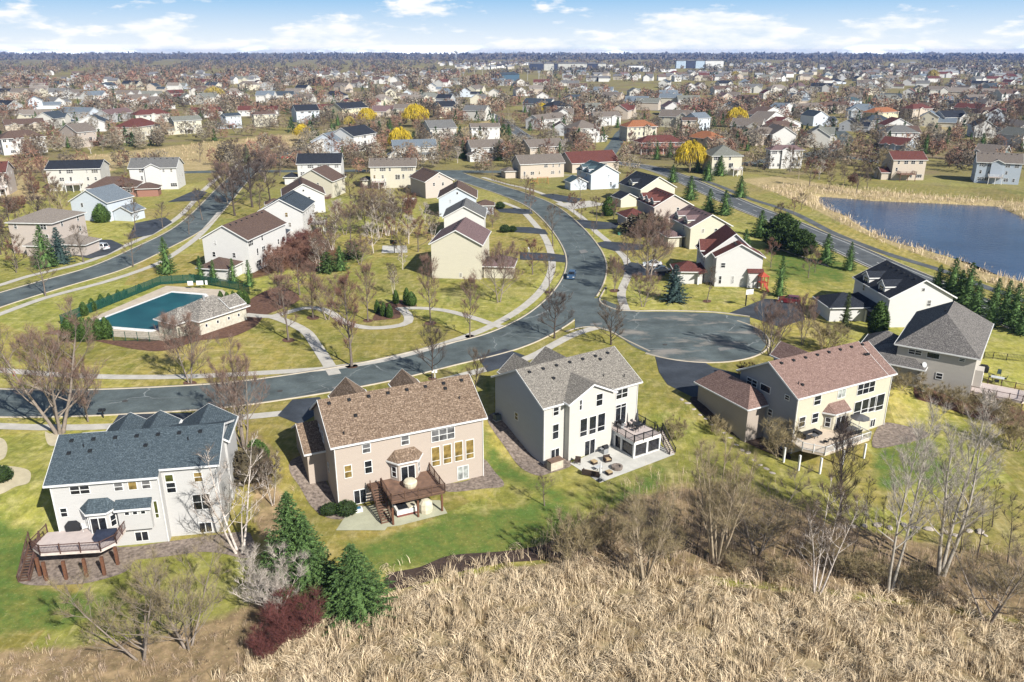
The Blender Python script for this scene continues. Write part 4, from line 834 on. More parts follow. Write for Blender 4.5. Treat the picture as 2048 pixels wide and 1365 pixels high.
for u, z in ((5.,4.9),(7.5,4.9),(10.,4.9),(12.2,4.9),(11.,1.5)): hj.win('l', -1.38, u, z, .95, 1.4, 'dh')
hj.finish()
for u, z, w_, h_ in ((1.6,1.6,.7,1.9),(4.4,1.6,.7,1.9),(2.,5.,1.1,1.2)): hj.win('r', .45, u, z, w_, h_, 'dh')
bw = MB(); bw.box(7.6,-.45,-.3,10.9,.46,3.6); bw.build('bump_out', siding('white', WC['white']), hj.root)
bw = MB(); bw.add([(7.4,-.7,3.6),(11.1,-.7,3.6),(11.1,.46,4.3),(7.4,.46,4.3),(7.4,-.7,3.5),(11.1,-.7,3.5),(11.1,.46,4.2),(7.4,.46,4.2)], [(0,1,2,3),(7,6,5,4),(0,4,5,1),(1,5,6,2),(3,7,4,0)]); bw.build('bump_out_roof', roofm('red'), hj.root)
for y_ in (2., 4.2, 6.4):
    b_ = MB(); b_.box(-.18,-.18,-.4,.18,.18,3.); b_.build('porch_column', WHITE, hj.root, loc=(-3., y_, 0))
shown('K', (905,707), (1345,700), (640,545), 'e', 'black', 'white', 'white gabled house with black roof and two big dormers beside the pond parkway', win='few', depth=14, dormer=2, garage=[(-9.5,8.5,8.,4.,'h')])
hk = HB[-1]; hk.R.v and None
m = MB(); m.add([(.4,1,3.5),(.4,13,3.5),(-2.2,13,2.7),(-2.2,1,2.7),(.4,1,3.4),(.4,13,3.4),(-2.2,13,2.6),(-2.2,1,2.6)], [(0,1,2,3),(7,6,5,4),(2,6,7,3),(0,3,7,4),(1,5,6,2)]); m.build('porch_roof', roofm('black'), hk.root)
for y_ in (1.3, 4, 7): b_ = MB(); b_.box(-.12,-.12,-.3,.12,.12,2.7); b_.build('porch_post', WHITE, hk.root, loc=(-2., y_, 0))
shown('D', (440,760), (650,750), (365,735), 'h', 'taupe', 'white', 'white house with taupe hip roof and little porch roof', win='many', garage=[('r',6,7,1,'y')], ez=8.3)
shown('D', (130,690), (370,660), None, 'g', 'taupe', 'white', 'white house with taupe roof and crowded front gables', cross=[(.15,3.2),(.8,4.)], win='many', garage=[(9,6,6,-4,'y','w')])
shown('D', (240,573), (405,565), (190,560), 'h', 'black', 'white', 'white house with black hip roof beside a yellow willow', win='many', ez=8.3)
shown('D', (520,578), (660,576), None, 'g', 'green', 'white', 'white house with grey green roof left of the crowded gables', win='many', garage=[('r',5,6,2,'y')])
shown('D', (600,662), (825,655), None, 'g', 'taupe', 'white', 'white house with brown taupe roof and tall front gable', cross=[(.72,5.)], win='many', garage=[(2,6,6,-4,'y','w')])
shown('D', (870,745), (1135,738), None, 'h', 'orange', 'cream', 'cream house with orange brown hip roof above the dark red roofs', cross=[(.65,4.)], win='many', ez=8.3)
shown('D', (985,880), (1365,872), (900,860), 'h', 'red', 'brick', 'wide brick house with dark red hip roof left of the big yellow willow', win='many', porch=(3.2,1.6))
shown('D', (1370,828), (1600,850), None, 'h', 'orange', 'tan', 'tan house with orange brown roof behind the big yellow willow', cross=[(.85,5.)], win='few', garage=[('r',6,6,-3,'y')])
shown('D', (1340,690), (1480,690), (1220,690), 'g', 'brown', 'tan', 'tan house with brown roof and tall bay right of the orange roof', win='many', ez=8.3)
shown('D', (1470,672), (1590,665), None, 'g', 'blue', 'bluewhite', 'bluish white house with pale grey blue roof next to the tan bay house', win='many', ez=8.3)
shown('E', (100,992), (375,990), (40,950), 'h', 'green', 'cream', 'cream house with grey green hip roof right of the big yellow willow', win='many', deckc=(4,3,.8,'w'), ez=8.3)
shown('E', (600,942), (895,940), (480,945), 'h', 'mauve', 'white', 'tall white house with mauve hip roof and wide windows above the pond lawn', win='many', cross=[(.45,4.)], ez=8.3)
shown('E', (480,812), (715,800), (350,795), 'h', 'taupe', 'taupe', 'taupe house with wide taupe hip roof behind the mauve roof', win='few')
shown('E', (640,755), (850,735), None, 'h', 'brown', 'tan', 'tan house with brown hip roof near the bending road', win='few')
shown('E', (520,640), (730,610), None, 'e', 'brown', 'white', 'white gabled house with brown roof, rear one of a tight gable row', win='few', depth=13)
shown('E', (565,692), (725,645), None, 'e', 'taupe', 'white', 'white gabled house with taupe roof, middle one of a tight gable row', win='few', depth=13)
shown('E', (620,730), (870,712), None, 'e', 'red', 'white', 'white gabled house with dark roof, front one of a tight gable row', win='few', depth=10, ez=5)
shown('E', (850,585), (1055,575), None, 'g', 'taupe', 'offwhite', 'off white house with taupe roof above the bending road', win='many', cross=[(.6,4)])
shown('E', (1060,575), (1290,560), None, 'g', 'brown', 'tan', 'tan house with brown roof and paired white gables', cross=[(.5,3.5),(.8,3.5)], win='many')
shown('E', (1200,525), (1390,520), None, 'h', 'teal', 'bluewhite', 'bluish white house with teal hip roof among the right hand rows', win='few')
shown('E', (690,600), (830,575), None, 'e', 'blue', 'white', 'white gabled house with pale blue roof behind the tight gable row', win='few')
shown('F', (370,1025), (668,1025), None, 'g', 'red', 'tan', 'tan house with dark red roof and timber deck above the pond lawn', win='many', deckc=(6.5,3.4,.4,'b'), garage=[('l',4,8,1,'x')], depth=11, ez=8.3)
shown('F', (240,885), (480,905), None, 'g', 'red', 'bluegrey', 'blue grey house with dark red roof and twin arched dormers', cross=[(.3,3),(.55,3)], win='many', porch=(3.,1.5))
shown('F', (310,790), (597,792), None, 'h', 'grey', 'white', 'white house with grey green hip roof by the small dark pond', win='many', ez=8.3)
shown('F', (300,730), (540,730), None, 'e', 'red', 'white', 'white gabled house with red brown roof behind the grey hip roof', win='none')
shown('F', (140,690), (370,690), None, 'h', 'slate', 'grey', 'grey house with navy hip roof below the orange roof', win='few')
shown('F', (225,625), (425,612), None, 'h', 'orange', 'yellow', 'yellow house with bright orange hip roof', win='many')
shown('F', (540,592), (715,585), None, 'h', 'red', 'tan', 'tan walkout house with dark red roof across the small pond', win='many', cross=[(.4,4.5)], ez=8.3)
shown('F', (880,577), (1130,590), None, 'g', 'red', 'tan', 'large tan house with dark red roof and rows of windows above the reeds', win='many', cross=[(.5,4.5)], ez=8.3)
shown('F', (870,560), (1130,520), None, 'g', 'black', 'white', 'white house with black roof and white gable behind the tan house', win='few', cross=[(.7,4.5)])
shown('F', (1050,955), (1310,975), None, 'g', 'taupe', 'greygreen', 'grey green house with white gables and orange garage doors', cross=[(.12,4.5)], win='few', garage=[(-4,7,6,-2.5,'y','o'),(3.,4.5,5,-1.,'y','o')])
shown('F', (1080,1042), (1484,1060), None, 'g', 'taupe', 'bluegrey', 'blue grey house with taupe roof, white gable and sunroom at the pond edge', cross=[(.45,5.)], win='many', deckc=(5,3,.45,'w'), ez=8.3)
# left hand side
shown('A', (375,1107), (855,1097), None, 'g', 'black', 'offwhite', 'off white house with black roof, bay and white deck facing the marsh strip', win='many', deckc=(5.5,3.2,.5,'w'), slope=.42, ez=8.3)
shown('A', (1085,1097), (1505,1090), (1575,1055), 'g', 'grey', 'white', 'white house with grey roof and wide white cross gable beside the street', win='many', cross=[(.5,6.5)], ez=8.3)
shown('A', (715,1270), (1165,1255), None, 'h', 'brown', 'brick', 'low brick house with brown hip roof between the white gables', ez=3.6, slope=.5, depth=13, win='few', garage=[('r',8,7,-1,'h')])
shown('A', (-420,1150), (50,1132), None, 'g', 'red', 'pink', 'pinkish house with red brown roof cut by the left edge of the view', win='few', deckc=(4,3,.85,'w'), ez=8.3)
shown('A', (0,847), (395,822), None, 'h', 'brown', 'white', 'white house with worn brown hip roof, glazed porch and white stairs', win='many', deckc=(5,3.5,.75,'w'), ez=8.3)
shown('A', (655,792), (830,775), (490,775), 'g', 'taupe', 'taupe', 'taupe house with grey brown roof and shaded timber deck', win='many', deckc=(5.5,3.5,.75,'b'), garage=[('r',5.,7,-.6,'x')], ez=8.3)
shown('A', (1170,747), (1375,717), (1045,725), 'h', 'red', 'cream', 'cream house with dark red hip roof and white deck stair', win='many', deckc=(4,3.2,.4,'w'), garage=[(-6,6,6,2,'h')], ez=8.3)
shown('B', (-15,695), (230,682), (-120,690), 'g', 'green', 'cream', 'cream house with grey green roof and white switchback stair', win='many', deckc=(5,3.2,.5,'w'), garage=[('l',5,7,-1,'x')], ez=8.3)
shown('A', (640,705), (893,702), None, 'e', 'slate', 'white', 'white gabled house with navy roof behind the taupe house', win='none')
shown('A', (500,615), (760,620), None, 'g', 'blue', 'bluewhite', 'bluish white house with blue solar panelled roof', win='few')
shown('A', (930,640), (1145,615), None, 'g', 'mauve', 'grey', 'grey house with mauve roof and columned porch', win='few', cross=[(.2,4.)])
shown('A', (1150,645), (1460,630), None, 'h', 'red', 'offwhite', 'off white house with broad red hip roof and arched gable', win='few', cross=[(.5,4)])
shown('A', (35,730), (385,715), None, 'g', 'brown', 'tan', 'tan house with brown roof and two pale gables at the left edge', cross=[(.25,5.),(.75,5.)], win='few', ez=5)
shown('A', (130,640), (415,640), None, 'g', 'tan', 'cream', 'cream house with tan roof and twin gable ends', cross=[(.15,5),(.9,5)], win='few')
shown('B', (430,655), (570,645), (280,665), 'g', 'slate', 'bluewhite', 'bluish white house with slate roof and red deck', win='many', deckc=(5,3.2,.2,'r'), garage=[('l',6,6,1,'h')], ez=8.3)
shown('B', (665,640), (875,632), (575,640), 'h', 'brown', 'cream', 'cream house with brown hip roof and two tier white porch', win='many', deckc=(5,3.2,.8,'w'), ez=8.3)
shown('B', (1030,610), (1235,603), (965,585), 'g', 'black', 'bluewhite', 'bluish white house with black roof standing above the golden strip', win='many', deckc=(5,3,.8,'b'), ez=8.3)
shown('B', (1425,590), (1650,575), (1385,560), 'g', 'black', 'yellow', 'yellow house with black roof and white arched deck by the willow', win='many', deckc=(5,3,.4,'w'), ez=8.3)
shown('B', (530,605), (880,600), None, 'g', 'red', 'white', 'white house with long dark red roof behind the brown hip roof', ez=4.5, win='few', cross=[(.5,7)])
shown('B', (1100,590), (1400,585), None, 'g', 'red', 'cream', 'cream house with long dark red roof behind the black roofs', ez=4.5, win='none', cross=[(.1,5),(.8,5)])
shown('B', (150,620), (410,610), None, 'g', 'red', 'white', 'white house with dark red roof behind the slate roofed house', ez=4.5, win='none', cross=[(.3,6)])
shown('C', (370,590), (510,590), None, 'g', 'taupe', 'cream', 'cream house with taupe roof and white stair left of the tall willow', win='many', deckc=(4,3,.6,'w'), ez=8.3)
shown('C', (755,575), (920,570), (710,560), 'g', 'black', 'cream', 'cream house with black roof right of the tall willow', win='many', ez=8.3)
shown('C', (-30,545), (270,530), None, 'g', 'red', 'white', 'white house with long dark red roof above the leftmost willow', ez=4.5, win='few')
# ------------------------------------------------------------------ vegetation
nr = np.random.RandomState(5)
def tubes(segs, n):
    """segs: list of (p, q, r0, r1) -> V, F(quads)"""
    P = np.array([s[0] for s in segs]); Q = np.array([s[1] for s in segs]); r0 = np.array([s[2] for s in segs]); r1 = np.array([s[3] for s in segs])
    D = Q-P; D /= np.linalg.norm(D, axis=1, keepdims=True)+1e-9
    A = np.where(np.abs(D[:,2:3]) < .9, np.array([[0,0,1.]]), np.array([[1.,0,0]])); U = np.cross(D, A); U /= np.linalg.norm(U, axis=1, keepdims=True); W = np.cross(D, U)
    an = 2*np.pi*np.arange(n)/n; ring = U[:,None,:]*np.cos(an)[None,:,None]+W[:,None,:]*np.sin(an)[None,:,None]
    V = np.concatenate([P[:,None,:]+ring*r0[:,None,None], Q[:,None,:]+ring*r1[:,None,None]], 1)
    k = np.arange(n); f = np.stack([k, (k+1) % n, n+(k+1) % n, n+k], 1); F_ = (np.arange(len(segs))[:,None,None]*2*n+f[None]).reshape(-1, 4)
    return V.reshape(-1, 3), F_
def tris_from(P, D, L, W):
    """thin pointed triangles: base at P, direction D, length L, base width W"""
    P = np.asarray(P, float); D = np.asarray(D, float); n = len(P); D = D/(np.linalg.norm(D, axis=1, keepdims=True)+1e-9)
    S = np.cross(D, nr.normal(size=(n, 3))); S /= np.linalg.norm(S, axis=1, keepdims=True)+1e-9; L = np.asarray(L)[:,None]; W = np.asarray(W)[:,None]
    V = np.stack([P-S*W/2, P+S*W/2, P+D*L], 1).reshape(-1, 3); return V, np.arange(3*n).reshape(-1, 3)
def joinmesh(name, parts, mats):
    """parts: list of (V, F, material index); quads are split into triangles"""
    Vs, Fs, M_ = [], [], []; o = 0
    for V, F_, mi in parts:
        if F_.shape[1] == 4: F_ = np.concatenate([F_[:, [0,1,2]], F_[:, [0,2,3]]])
        Vs.append(V); Fs.append(F_+o); M_.append(np.full(len(F_), mi)); o += len(V)
    return npmesh(name, np.concatenate(Vs), np.concatenate(Fs), mats, np.concatenate(M_) if len(mats) > 1 else None)
def vrot(d, ax, an): return Matrix.Rotation(an, 3, ax) @ d
def bare_parts(h, r, clear, nl, spread, up, sub=6, sub2=4, tw=4, stems=1, lean=.0, seed=1, shape='oval', twl=.8, tww=0.0217, wob=.06, droop=0.):
    g = random.Random(seed); trunk, br, tp, td = [], [], [], []
    def limb(p, d, L, r, lev):
        n = 4 if lev < 2 else 3; q = p
        pts = [(p, r)]
        for i in range(n):
            d = (d+Vector((g.uniform(-1,1), g.uniform(-1,1), g.uniform(-.6,1)))*.16+Vector((0,0,up*.22))*(1-abs(d.z))-Vector((0,0,droop))*(i/n)).normalized(); q2 = q+d*(L/n); rr = r*(1-.78*(i+1)/n)
            (br if lev else trunk).append((q, q2, max(r*(1-.78*i/n), .011), max(rr, .010))); q = q2; pts.append((q, rr))
        k = (sub if lev == 0 else sub2) if lev < 2 else 0
        for j in range(k):
            t_ = g.uniform(.22, 1.) if lev else g.uniform(.3, 1.); i = min(n-1, int(t_*n)); a, ra = pts[i]; b, rb = pts[i+1]; u = t_*n-i; c = a+(b-a)*u
            ax = Vector((g.gauss(0,1), g.gauss(0,1), g.gauss(0,.5))).normalized(); dd = vrot((b-a).normalized(), ax, g.uniform(.4, .95))
            limb(c, (dd+Vector((0,0,up*.25))).normalized(), L*g.uniform(.34,.58)*(1.15-.5*t_), max(ra*.5, .013), lev+1)
        if lev >= 1:
            for j in range(tw):
                t_ = g.uniform(.25, 1.); i = min(n-1, int(t_*n)); c = pts[i][0]+(pts[i+1][0]-pts[i][0])*(t_*n-i)
                tp.append(c); td.append((d+Vector((g.gauss(0,.7), g.gauss(0,.7), g.gauss(0,.5)+up*.3-droop*1.5))).normalized())
    for s_ in range(stems):
        a0 = g.uniform(0, 6.28) if stems < 2 else 2*math.pi*s_/stems+g.uniform(-.4,.4); ln = lean*g.uniform(.5, 1.2); hh = h*(1 if s_ == 0 else g.uniform(.72, 1.)); rs = r*(1 if stems == 1 else g.uniform(.55,.8))
        p = Vector((.22*math.cos(a0), .22*math.sin(a0), -.25)) if stems > 1 else Vector((0,0,-.25)); d = Vector((math.cos(a0)*ln, math.sin(a0)*ln, 1)).normalized(); N = 7; pts = [(p, rs*1.25)]
        for i in range(N):
            d = (d+Vector((g.uniform(-1,1), g.uniform(-1,1), .9))*wob).normalized(); q = p+d*(hh*.93/N); r1 = rs*(1-.86*((i+1)/N)**1.1)
            trunk.append((p, q, pts[-1][1], r1)); p = q; pts.append((p, r1))
        for j in range(nl):
            t_ = clear+(1-clear)*((j+.5)/nl)**.85*.97; i = min(N-1, int(t_*N)); c = pts[i][0]+(pts[i+1][0]-pts[i][0])*(t_*N-i); rb = pts[i][1]
            u = (t_-clear)/(1-clear); f_ = {'oval':math.sin(math.pi*min(1, .18+.78*u))**.7,'round':max(.25, math.cos(u*1.25))**.8,'vase':.55+.6*u*(1.2-u),'tall':.9-.55*u}[shape]
            az_ = j*2.4+g.uniform(-.5,.5); el = up*(.55+.6*u)+g.uniform(-.12,.12)
            dd = Vector((math.cos(az_)*math.cos(el), math.sin(az_)*math.cos(el), math.sin(el))); limb(c, dd, spread*f_*g.uniform(.75,1.15), max(.02, rb*.55), 0)
    tl = nr.uniform(.5, 1.25, len(tp))*twl; V3, F3 = tris_from([tuple(x) for x in tp], [tuple(x) for x in td], tl, np.full(len(tp), tww))
    cut = min(.05, r*.4); big = [s for s in trunk if s[2] > cut]; sml = [s for s in trunk if s[2] <= cut]
    return big, sml+br, (V3, F3)
PROT = {}
def bare_proto(key, bark, twig, split=True, **kw):
    big, sml, tw = bare_parts(**kw); seg = [(tuple(a), tuple(b), c, d) for a, b, c, d in big]; sg = [(tuple(a), tuple(b), c, d) for a, b, c, d in sml]
    if split: PROT[key] = (joinmesh('trunk', [(*tubes(seg, 6), 0)], [bark]), joinmesh('crown', [(*tubes(sg, 3), 0), (*tw, 1)], [bark, twig]), kw['h'])
    else: PROT[key] = (joinmesh('bare_tree', [(*tubes(seg, 5), 0), (*tubes(sg, 3), 0), (*tw, 1)], [bark, twig]), None, kw['h'])
BK_G = plain('grey_bark', (.17,.138,.115), (.11,.09,.077), 5.); BK_D = plain('dark_bark', (.085,.065,.055), (.05,.04,.034), 5.); BK_W = plain('birch_bark', (.66,.60,.54), (.40,.34,.30), 4.); BK_P = plain('pale_bark', (.26,.215,.175), (.16,.135,.115), 3.); BK_T = plain('tan_bark', (.38,.31,.215), (.25,.20,.14), 4.)
TW_R = plain('reddish_twigs', (.20,.10,.07), (.14,.08,.06), .8, island=.3); TW_P = plain('pinkish_twigs', (.225,.135,.10), (.155,.10,.078), .8, island=.3); TW_B = plain('brown_twigs', (.155,.115,.08), (.11,.085,.062), .8, island=.3); TW_D = plain('dark_twigs', (.105,.078,.066), (.075,.058,.05), .8, island=.3)
TW_Y = plain('straw_twigs', (.30,.24,.125), (.20,.165,.09), .8, island=.35); TW_W = plain('pale_twigs', (.46,.41,.35), (.33,.29,.25), .8, island=.3); TW_RED = plain('wine_red_twigs', (.15,.052,.045), (.09,.034,.03), .8, island=.4)
bare_proto('park', BK_G, TW_P, h=11., r=.17, clear=.22, nl=20, spread=3.3, up=.95, sub=7, sub2=4, tw=5, seed=3, shape='oval', tww=0.0248)
bare_proto('park2', BK_G, TW_R, h=11., r=.18, clear=.2, nl=22, spread=3.0, up=1.0, sub=7, sub2=4, tw=5, seed=8, shape='oval', tww=0.0248)
bare_proto('round', BK_D, TW_D, h=9., r=.20, clear=.22, nl=18, spread=4.6, up=.72, sub=8, sub2=5, tw=5, seed=12, shape='round', tww=0.0211)
bare_proto('vase', BK_D, TW_B, h=7., r=.16, clear=.12, nl=16, spread=4.4, up=.85, sub=7, sub2=4, tw=5, seed=15, shape='vase', tww=0.0217)
bare_proto('maple', BK_P, TW_P, h=10., r=.2, clear=.14, nl=16, spread=4.6, up=.85, sub=8, sub2=5, tw=5, seed=21, shape='round', stems=2, lean=.25, tww=0.0223)
bare_proto('bigpink', BK_P, TW_P, h=14., r=.26, clear=.18, nl=13, spread=5.2, up=.9, sub=7, sub2=5, tw=5, stems=4, lean=.36, seed=27, shape='round', tww=0.0211)
bare_proto('birch', BK_W, TW_B, h=10., r=.12, clear=.3, nl=11, spread=2.5, up=.75, sub=5, sub2=4, tw=5, stems=4, lean=.28, seed=31, shape='tall', tww=0.0186)
bare_proto('birch_near', BK_W, TW_B, h=10., r=.11, clear=.3, nl=9, spread=2.4, up=.75, sub=4, sub2=3, tw=3, stems=4, lean=.28, seed=33, shape='tall', twl=.6, tww=.014)
bare_proto('street', BK_G, TW_B, h=9., r=.15, clear=.28, nl=13, spread=2.9, up=.8, sub=6, sub2=3, tw=4, seed=36, shape='oval', tww=0.0223)
BK_C = plain('cottonwood_bark', (.40,.36,.305), (.25,.225,.19), 3.)
bare_proto('cotton', BK_C, TW_W, h=17., r=.27, clear=.28, nl=20, spread=4.4, up=1.0, sub=7, sub2=4, tw=4, stems=2, lean=.14, seed=41, shape='tall', twl=.7, tww=0.0161)
bare_proto('cotton2', BK_C, TW_W, h=17., r=.28, clear=.22, nl=18, spread=4.6, up=1.0, sub=7, sub2=4, tw=4, stems=3, lean=.22, seed=43, shape='tall', twl=.7, tww=0.0161)
bare_proto('willowy', BK_T, TW_Y, h=12., r=.19, clear=.22, nl=10, spread=3.0, up=1.05, sub=5, sub2=4, tw=4, stems=9, lean=.34, seed=47, shape='tall', twl=.9, tww=.013)
bare_proto('dark', BK_D, TW_D, h=13., r=.2, clear=.2, nl=22, spread=3.0, up=1.05, sub=6, sub2=4, tw=4, stems=2, lean=.16, seed=52, shape='oval', tww=0.0174)
bare_proto('whiteshrub', BK_W, TW_W, h=5.5, r=.09, clear=.15, nl=10, spread=2.2, up=.8, sub=5, sub2=4, tw=4, stems=6, lean=.5, seed=57, shape='tall', twl=.6, tww=0.0136)
bare_proto('redshrub', TW_RED, TW_RED, h=3.2, r=.045, clear=.1, nl=7, spread=1.5, up=.75, sub=4, sub2=3, tw=5, stems=12, lean=1.0, seed=61, shape='tall', twl=.7, tww=.015)
bare_proto('pinkshrub', TW_R, TW_R, h=3.6, r=.06, clear=.1, nl=8, spread=1.7, up=.8, sub=5, sub2=3, tw=5, stems=8, lean=.6, seed=66, shape='tall', twl=.6, tww=0.0186)
bare_proto('brownshrub', BK_T, TW_Y, h=3.6, r=.06, clear=.1, nl=6, spread=1.7, up=.8, sub=4, sub2=3, tw=4, stems=8, lean=.5, seed=68, shape='tall', twl=.6, tww=0.0186)
bare_proto('brownshrub2', BK_T, TW_Y, h=3.6, r=.06, clear=.1, nl=7, spread=1.7, up=.8, sub=4, sub2=3, tw=4, stems=6, lean=.6, seed=69, shape='tall', twl=.6, tww=.02)
bare_proto('sapling', BK_D, TW_D, h=9., r=.07, clear=.2, nl=14, spread=1.5, up=.9, sub=4, sub2=3, tw=3, seed=71, shape='oval', twl=.5, tww=0.0149)
bare_proto('leaner', BK_P, TW_Y, h=9.5, r=.17, clear=.12, nl=14, spread=4., up=.7, sub=6, sub2=5, tw=4, stems=3, lean=.7, seed=75, shape='tall', twl=.8, tww=0.0136)
for i, (bk, tw_) in enumerate(((BK_G, TW_B), (BK_G, TW_R), (BK_D, TW_D), (BK_P, TW_P), (BK_W, TW_W), (BK_T, TW_Y))):
    bare_proto('far%d' % i, bk, tw_, False, h=11., r=.2, clear=.15, nl=12, spread=4.2, up=.8, sub=6, sub2=3, tw=4, seed=80+i, shape='round' if i % 2 else 'oval', twl=1.1, tww=0.0700)
# --- evergreens
GR1 = plain('spruce_needles', (.085,.145,.040), (.042,.082,.024), 1.3, .8, island=.55); GR2 = plain('blue_spruce_needles', (.055,.095,.085), (.026,.052,.05), 1.3, .8, island=.5); GR3 = plain('arborvitae_leaves', (.065,.115,.022), (.034,.065,.014), 1.6, .8, island=.5)
GR4 = plain('yellow_green_needles', (.075,.10,.03), (.04,.06,.02), 1.3, .8, island=.5); GR5 = plain('pine_needles', (.065,.11,.026), (.034,.062,.016), 1.0, .85, island=.55)
def spruce_proto(key, h, rad, mat_, n=26, per=9, seed=1, leaf=.34, taper=.85):
    g = random.Random(seed); P_, D_, L_, W_ = [], [], [], []
    for i in range(n):
        t_ = i/(n-1); z = h*(.03+.95*t_); r = rad*(1-t_)**taper*g.uniform(.86, 1.08)+.1; k = max(4, int(per*(1-t_*.55)))
        for j in range(k):
            a = 2*math.pi*(j+g.random())/k; rr = r*g.uniform(.8, 1.1); dr = -.28+.5*t_; d = Vector((math.cos(a), math.sin(a), dr)); m = max(4, int(rr/.17))
            for q in range(m):
                u = (q+g.random())/m; u = u**.75; c = Vector((0,0,z))+d*rr*u+Vector((0,0,.18*rr*u*u))
                for sd_ in (-1, 0, 1):
                    e = Vector((math.cos(a+sd_*.9), math.sin(a+sd_*.9), g.uniform(-.5,.25))); P_.append(tuple(c+Vector((g.gauss(0,.05), g.gauss(0,.05), g.gauss(0,.06))))); D_.append(tuple(e)); L_.append(leaf*g.uniform(.7,1.3)*(1.15-.4*u)); W_.append(leaf*.55)
    V, F_ = tris_from(P_, D_, L_, W_); tr = tubes([((0,0,-.3),(0,0,h*.5),.03*h**.8,.02*h**.8),((0,0,h*.5),(0,0,h*.96),.02*h**.8,.01)], 6)
    cone = MB(); cone.lathe([(rad*.5,.3),(rad*.3,h*.35),(.06,h*.85)], 8); cv = np.array(cone.v); cf = np.array([f for f in cone.f if len(f) == 4])
    PROT[key] = (joinmesh('trunk', [(*tr, 0)], [BK_D]), joinmesh('crown', [(V, F_, 0), (cv, cf, 0)], [mat_]), h)
spruce_proto('spruce', 9., 2.7, GR1, seed=4); spruce_proto('spruce_wide', 9.5, 3.7, GR1, 34, 17, seed=5, leaf=.27, taper=.85); spruce_proto('spruce_blue', 8.5, 2.6, GR2, seed=6); spruce_proto('spruce_slim', 9., 1.9, GR1, 24, 7, seed=7); spruce_proto('spruce_yellow', 8., 1.7, GR4, 22, 7, seed=8); spruce_proto('juniper', 5., 2.2, GR5, 14, 10, seed=9, leaf=.4, taper=.5)
def blob_proto(key, prof, mat_, n, leaf, seed, name='crown', lump=.0):
    """leafy solid of revolution: many small leaves over an inner body"""
    rs = np.random.RandomState(seed); zs = np.array([p[1] for p in prof]); rr = np.array([p[0] for p in prof]); z = rs.uniform(zs[0], zs[-1], n*3); r = np.interp(z, zs, rr); k = rs.rand(n*3) < r/r.max(); z, r = z[k][:n], r[k][:n]; a = rs.uniform(0, 2*np.pi, len(z))
    r = r*(1+lump*np.sin(3*a+z*2)+lump*np.sin(5*a-z*3.1))*rs.uniform(.82, 1.06, len(z)); P_ = np.stack([r*np.cos(a), r*np.sin(a), z], 1); D_ = np.stack([np.cos(a)*.6, np.sin(a)*.6, rs.uniform(.1, 1., len(z))], 1)+rs.normal(size=(len(z), 3))*.3
    V, F_ = tris_from(P_, D_, rs.uniform(.7, 1.3, len(z))*leaf, np.full(len(z), leaf*.6)); c = MB(); c.lathe([(x*.86, y) for x, y in prof], 10); cf = np.array([f for f in c.f if len(f) == 4])
    PROT[key] = (joinmesh('trunk', [(*tubes([((0,0,-.3),(0,0,prof[-1][1]*.6),.09,.04)], 5), 0)], [BK_D]), joinmesh(name, [(V, F_, 0), (np.array(c.v), cf, 0)], [mat_]), prof[-1][1])
blob_proto('arbor', [(.55,.0),(.85,.7),(.82,2.),(.5,3.2),(.05,4.2)], GR3, 1500, .26, 2); blob_proto('arbor_fat', [(.8,.0),(1.35,.8),(1.3,1.9),(.8,3.),(.1,3.8)], GR3, 1500, .28, 3); blob_proto('hedge_ball', [(.3,0),(.6,.25),(.62,.55),(.35,.95),(.05,1.1)], plain('boxwood', (.035,.065,.014), (.02,.04,.009), 2., island=.5), 700, .14, 4)
blob_proto('pine', [(1.2,.3),(3.1,1.6),(3.4,3.6),(2.5,6.),(.5,7.8)], GR5, 3800, .6, 5, lump=.13); blob_proto('bush', [(.5,0),(1.2,.5),(1.25,1.1),(.7,1.8),(.1,2.1)], plain('dull_bush', (.085,.07,.04), (.05,.042,.028), 2., island=.5), 900, .28, 6, lump=.15)
# --- weeping willow
def willow_proto(key, h, rad, mat_, n, seed):
    g = random.Random(seed); seg = [(( 0,0,-.3),(0,0,h*.35),.35,.25)]; Vs = []; Fs = []
    for j in range(12):
        a = j*2.4; p = Vector((0,0,h*.3)); d = Vector((math.cos(a)*.7, math.sin(a)*.7, 1.)).normalized()
        for i in range(4): q = p+d*(h*.17); seg.append((tuple(p), tuple(q), .16-.035*i, .13-.035*i)); p = q; d = (d+Vector((math.cos(a)*.3, math.sin(a)*.3, -.1))).normalized()
    o = 0
    for i in range(n):
        a = g.uniform(0, 6.283); el = g.uniform(-.15, 1.5); lump = 1+.1*math.sin(4*a+1)+.08*math.sin(7*a+el*4); r = rad*lump*g.uniform(.65, 1.); c = Vector((r*math.cos(a)*math.cos(el), r*math.sin(a)*math.cos(el), h*.52+h*.44*math.sin(el)*g.uniform(.85,1.02)*lump)); L = g.uniform(.8, 2.6); w = g.uniform(.06, .13); sx_ = Vector((math.cos(g.uniform(0,6.28)), math.sin(g.uniform(0,6.28)), 0)).normalized()*w
        out_ = Vector((math.cos(a), math.sin(a), 0)); p1 = c+out_*.35-Vector((0,0,L*.35)); p2 = c+out_*.45-Vector((0,0,L))
        if p2.z < .5: p2.z = .5
        Vs += [c-sx_*.5, c+sx_*.5, p1+sx_, p1-sx_, p2]; Fs += [(o,o+1,o+2),(o,o+2,o+3),(o+3,o+2,o+4)]; o += 5
    PROT[key] = (joinmesh('trunk', [(*tubes(seg, 6), 0)], [BK_T]), joinmesh('crown', [(np.array([tuple(v) for v in Vs]), np.array(Fs), 0)], [mat_]), h)
YW = plain('yellow_willow_twigs', (.55,.40,.025), (.36,.27,.025), .5, .8, island=.35); YW2 = plain('dull_yellow_twigs', (.40,.31,.07), (.28,.22,.06), .5, .8, island=.35)
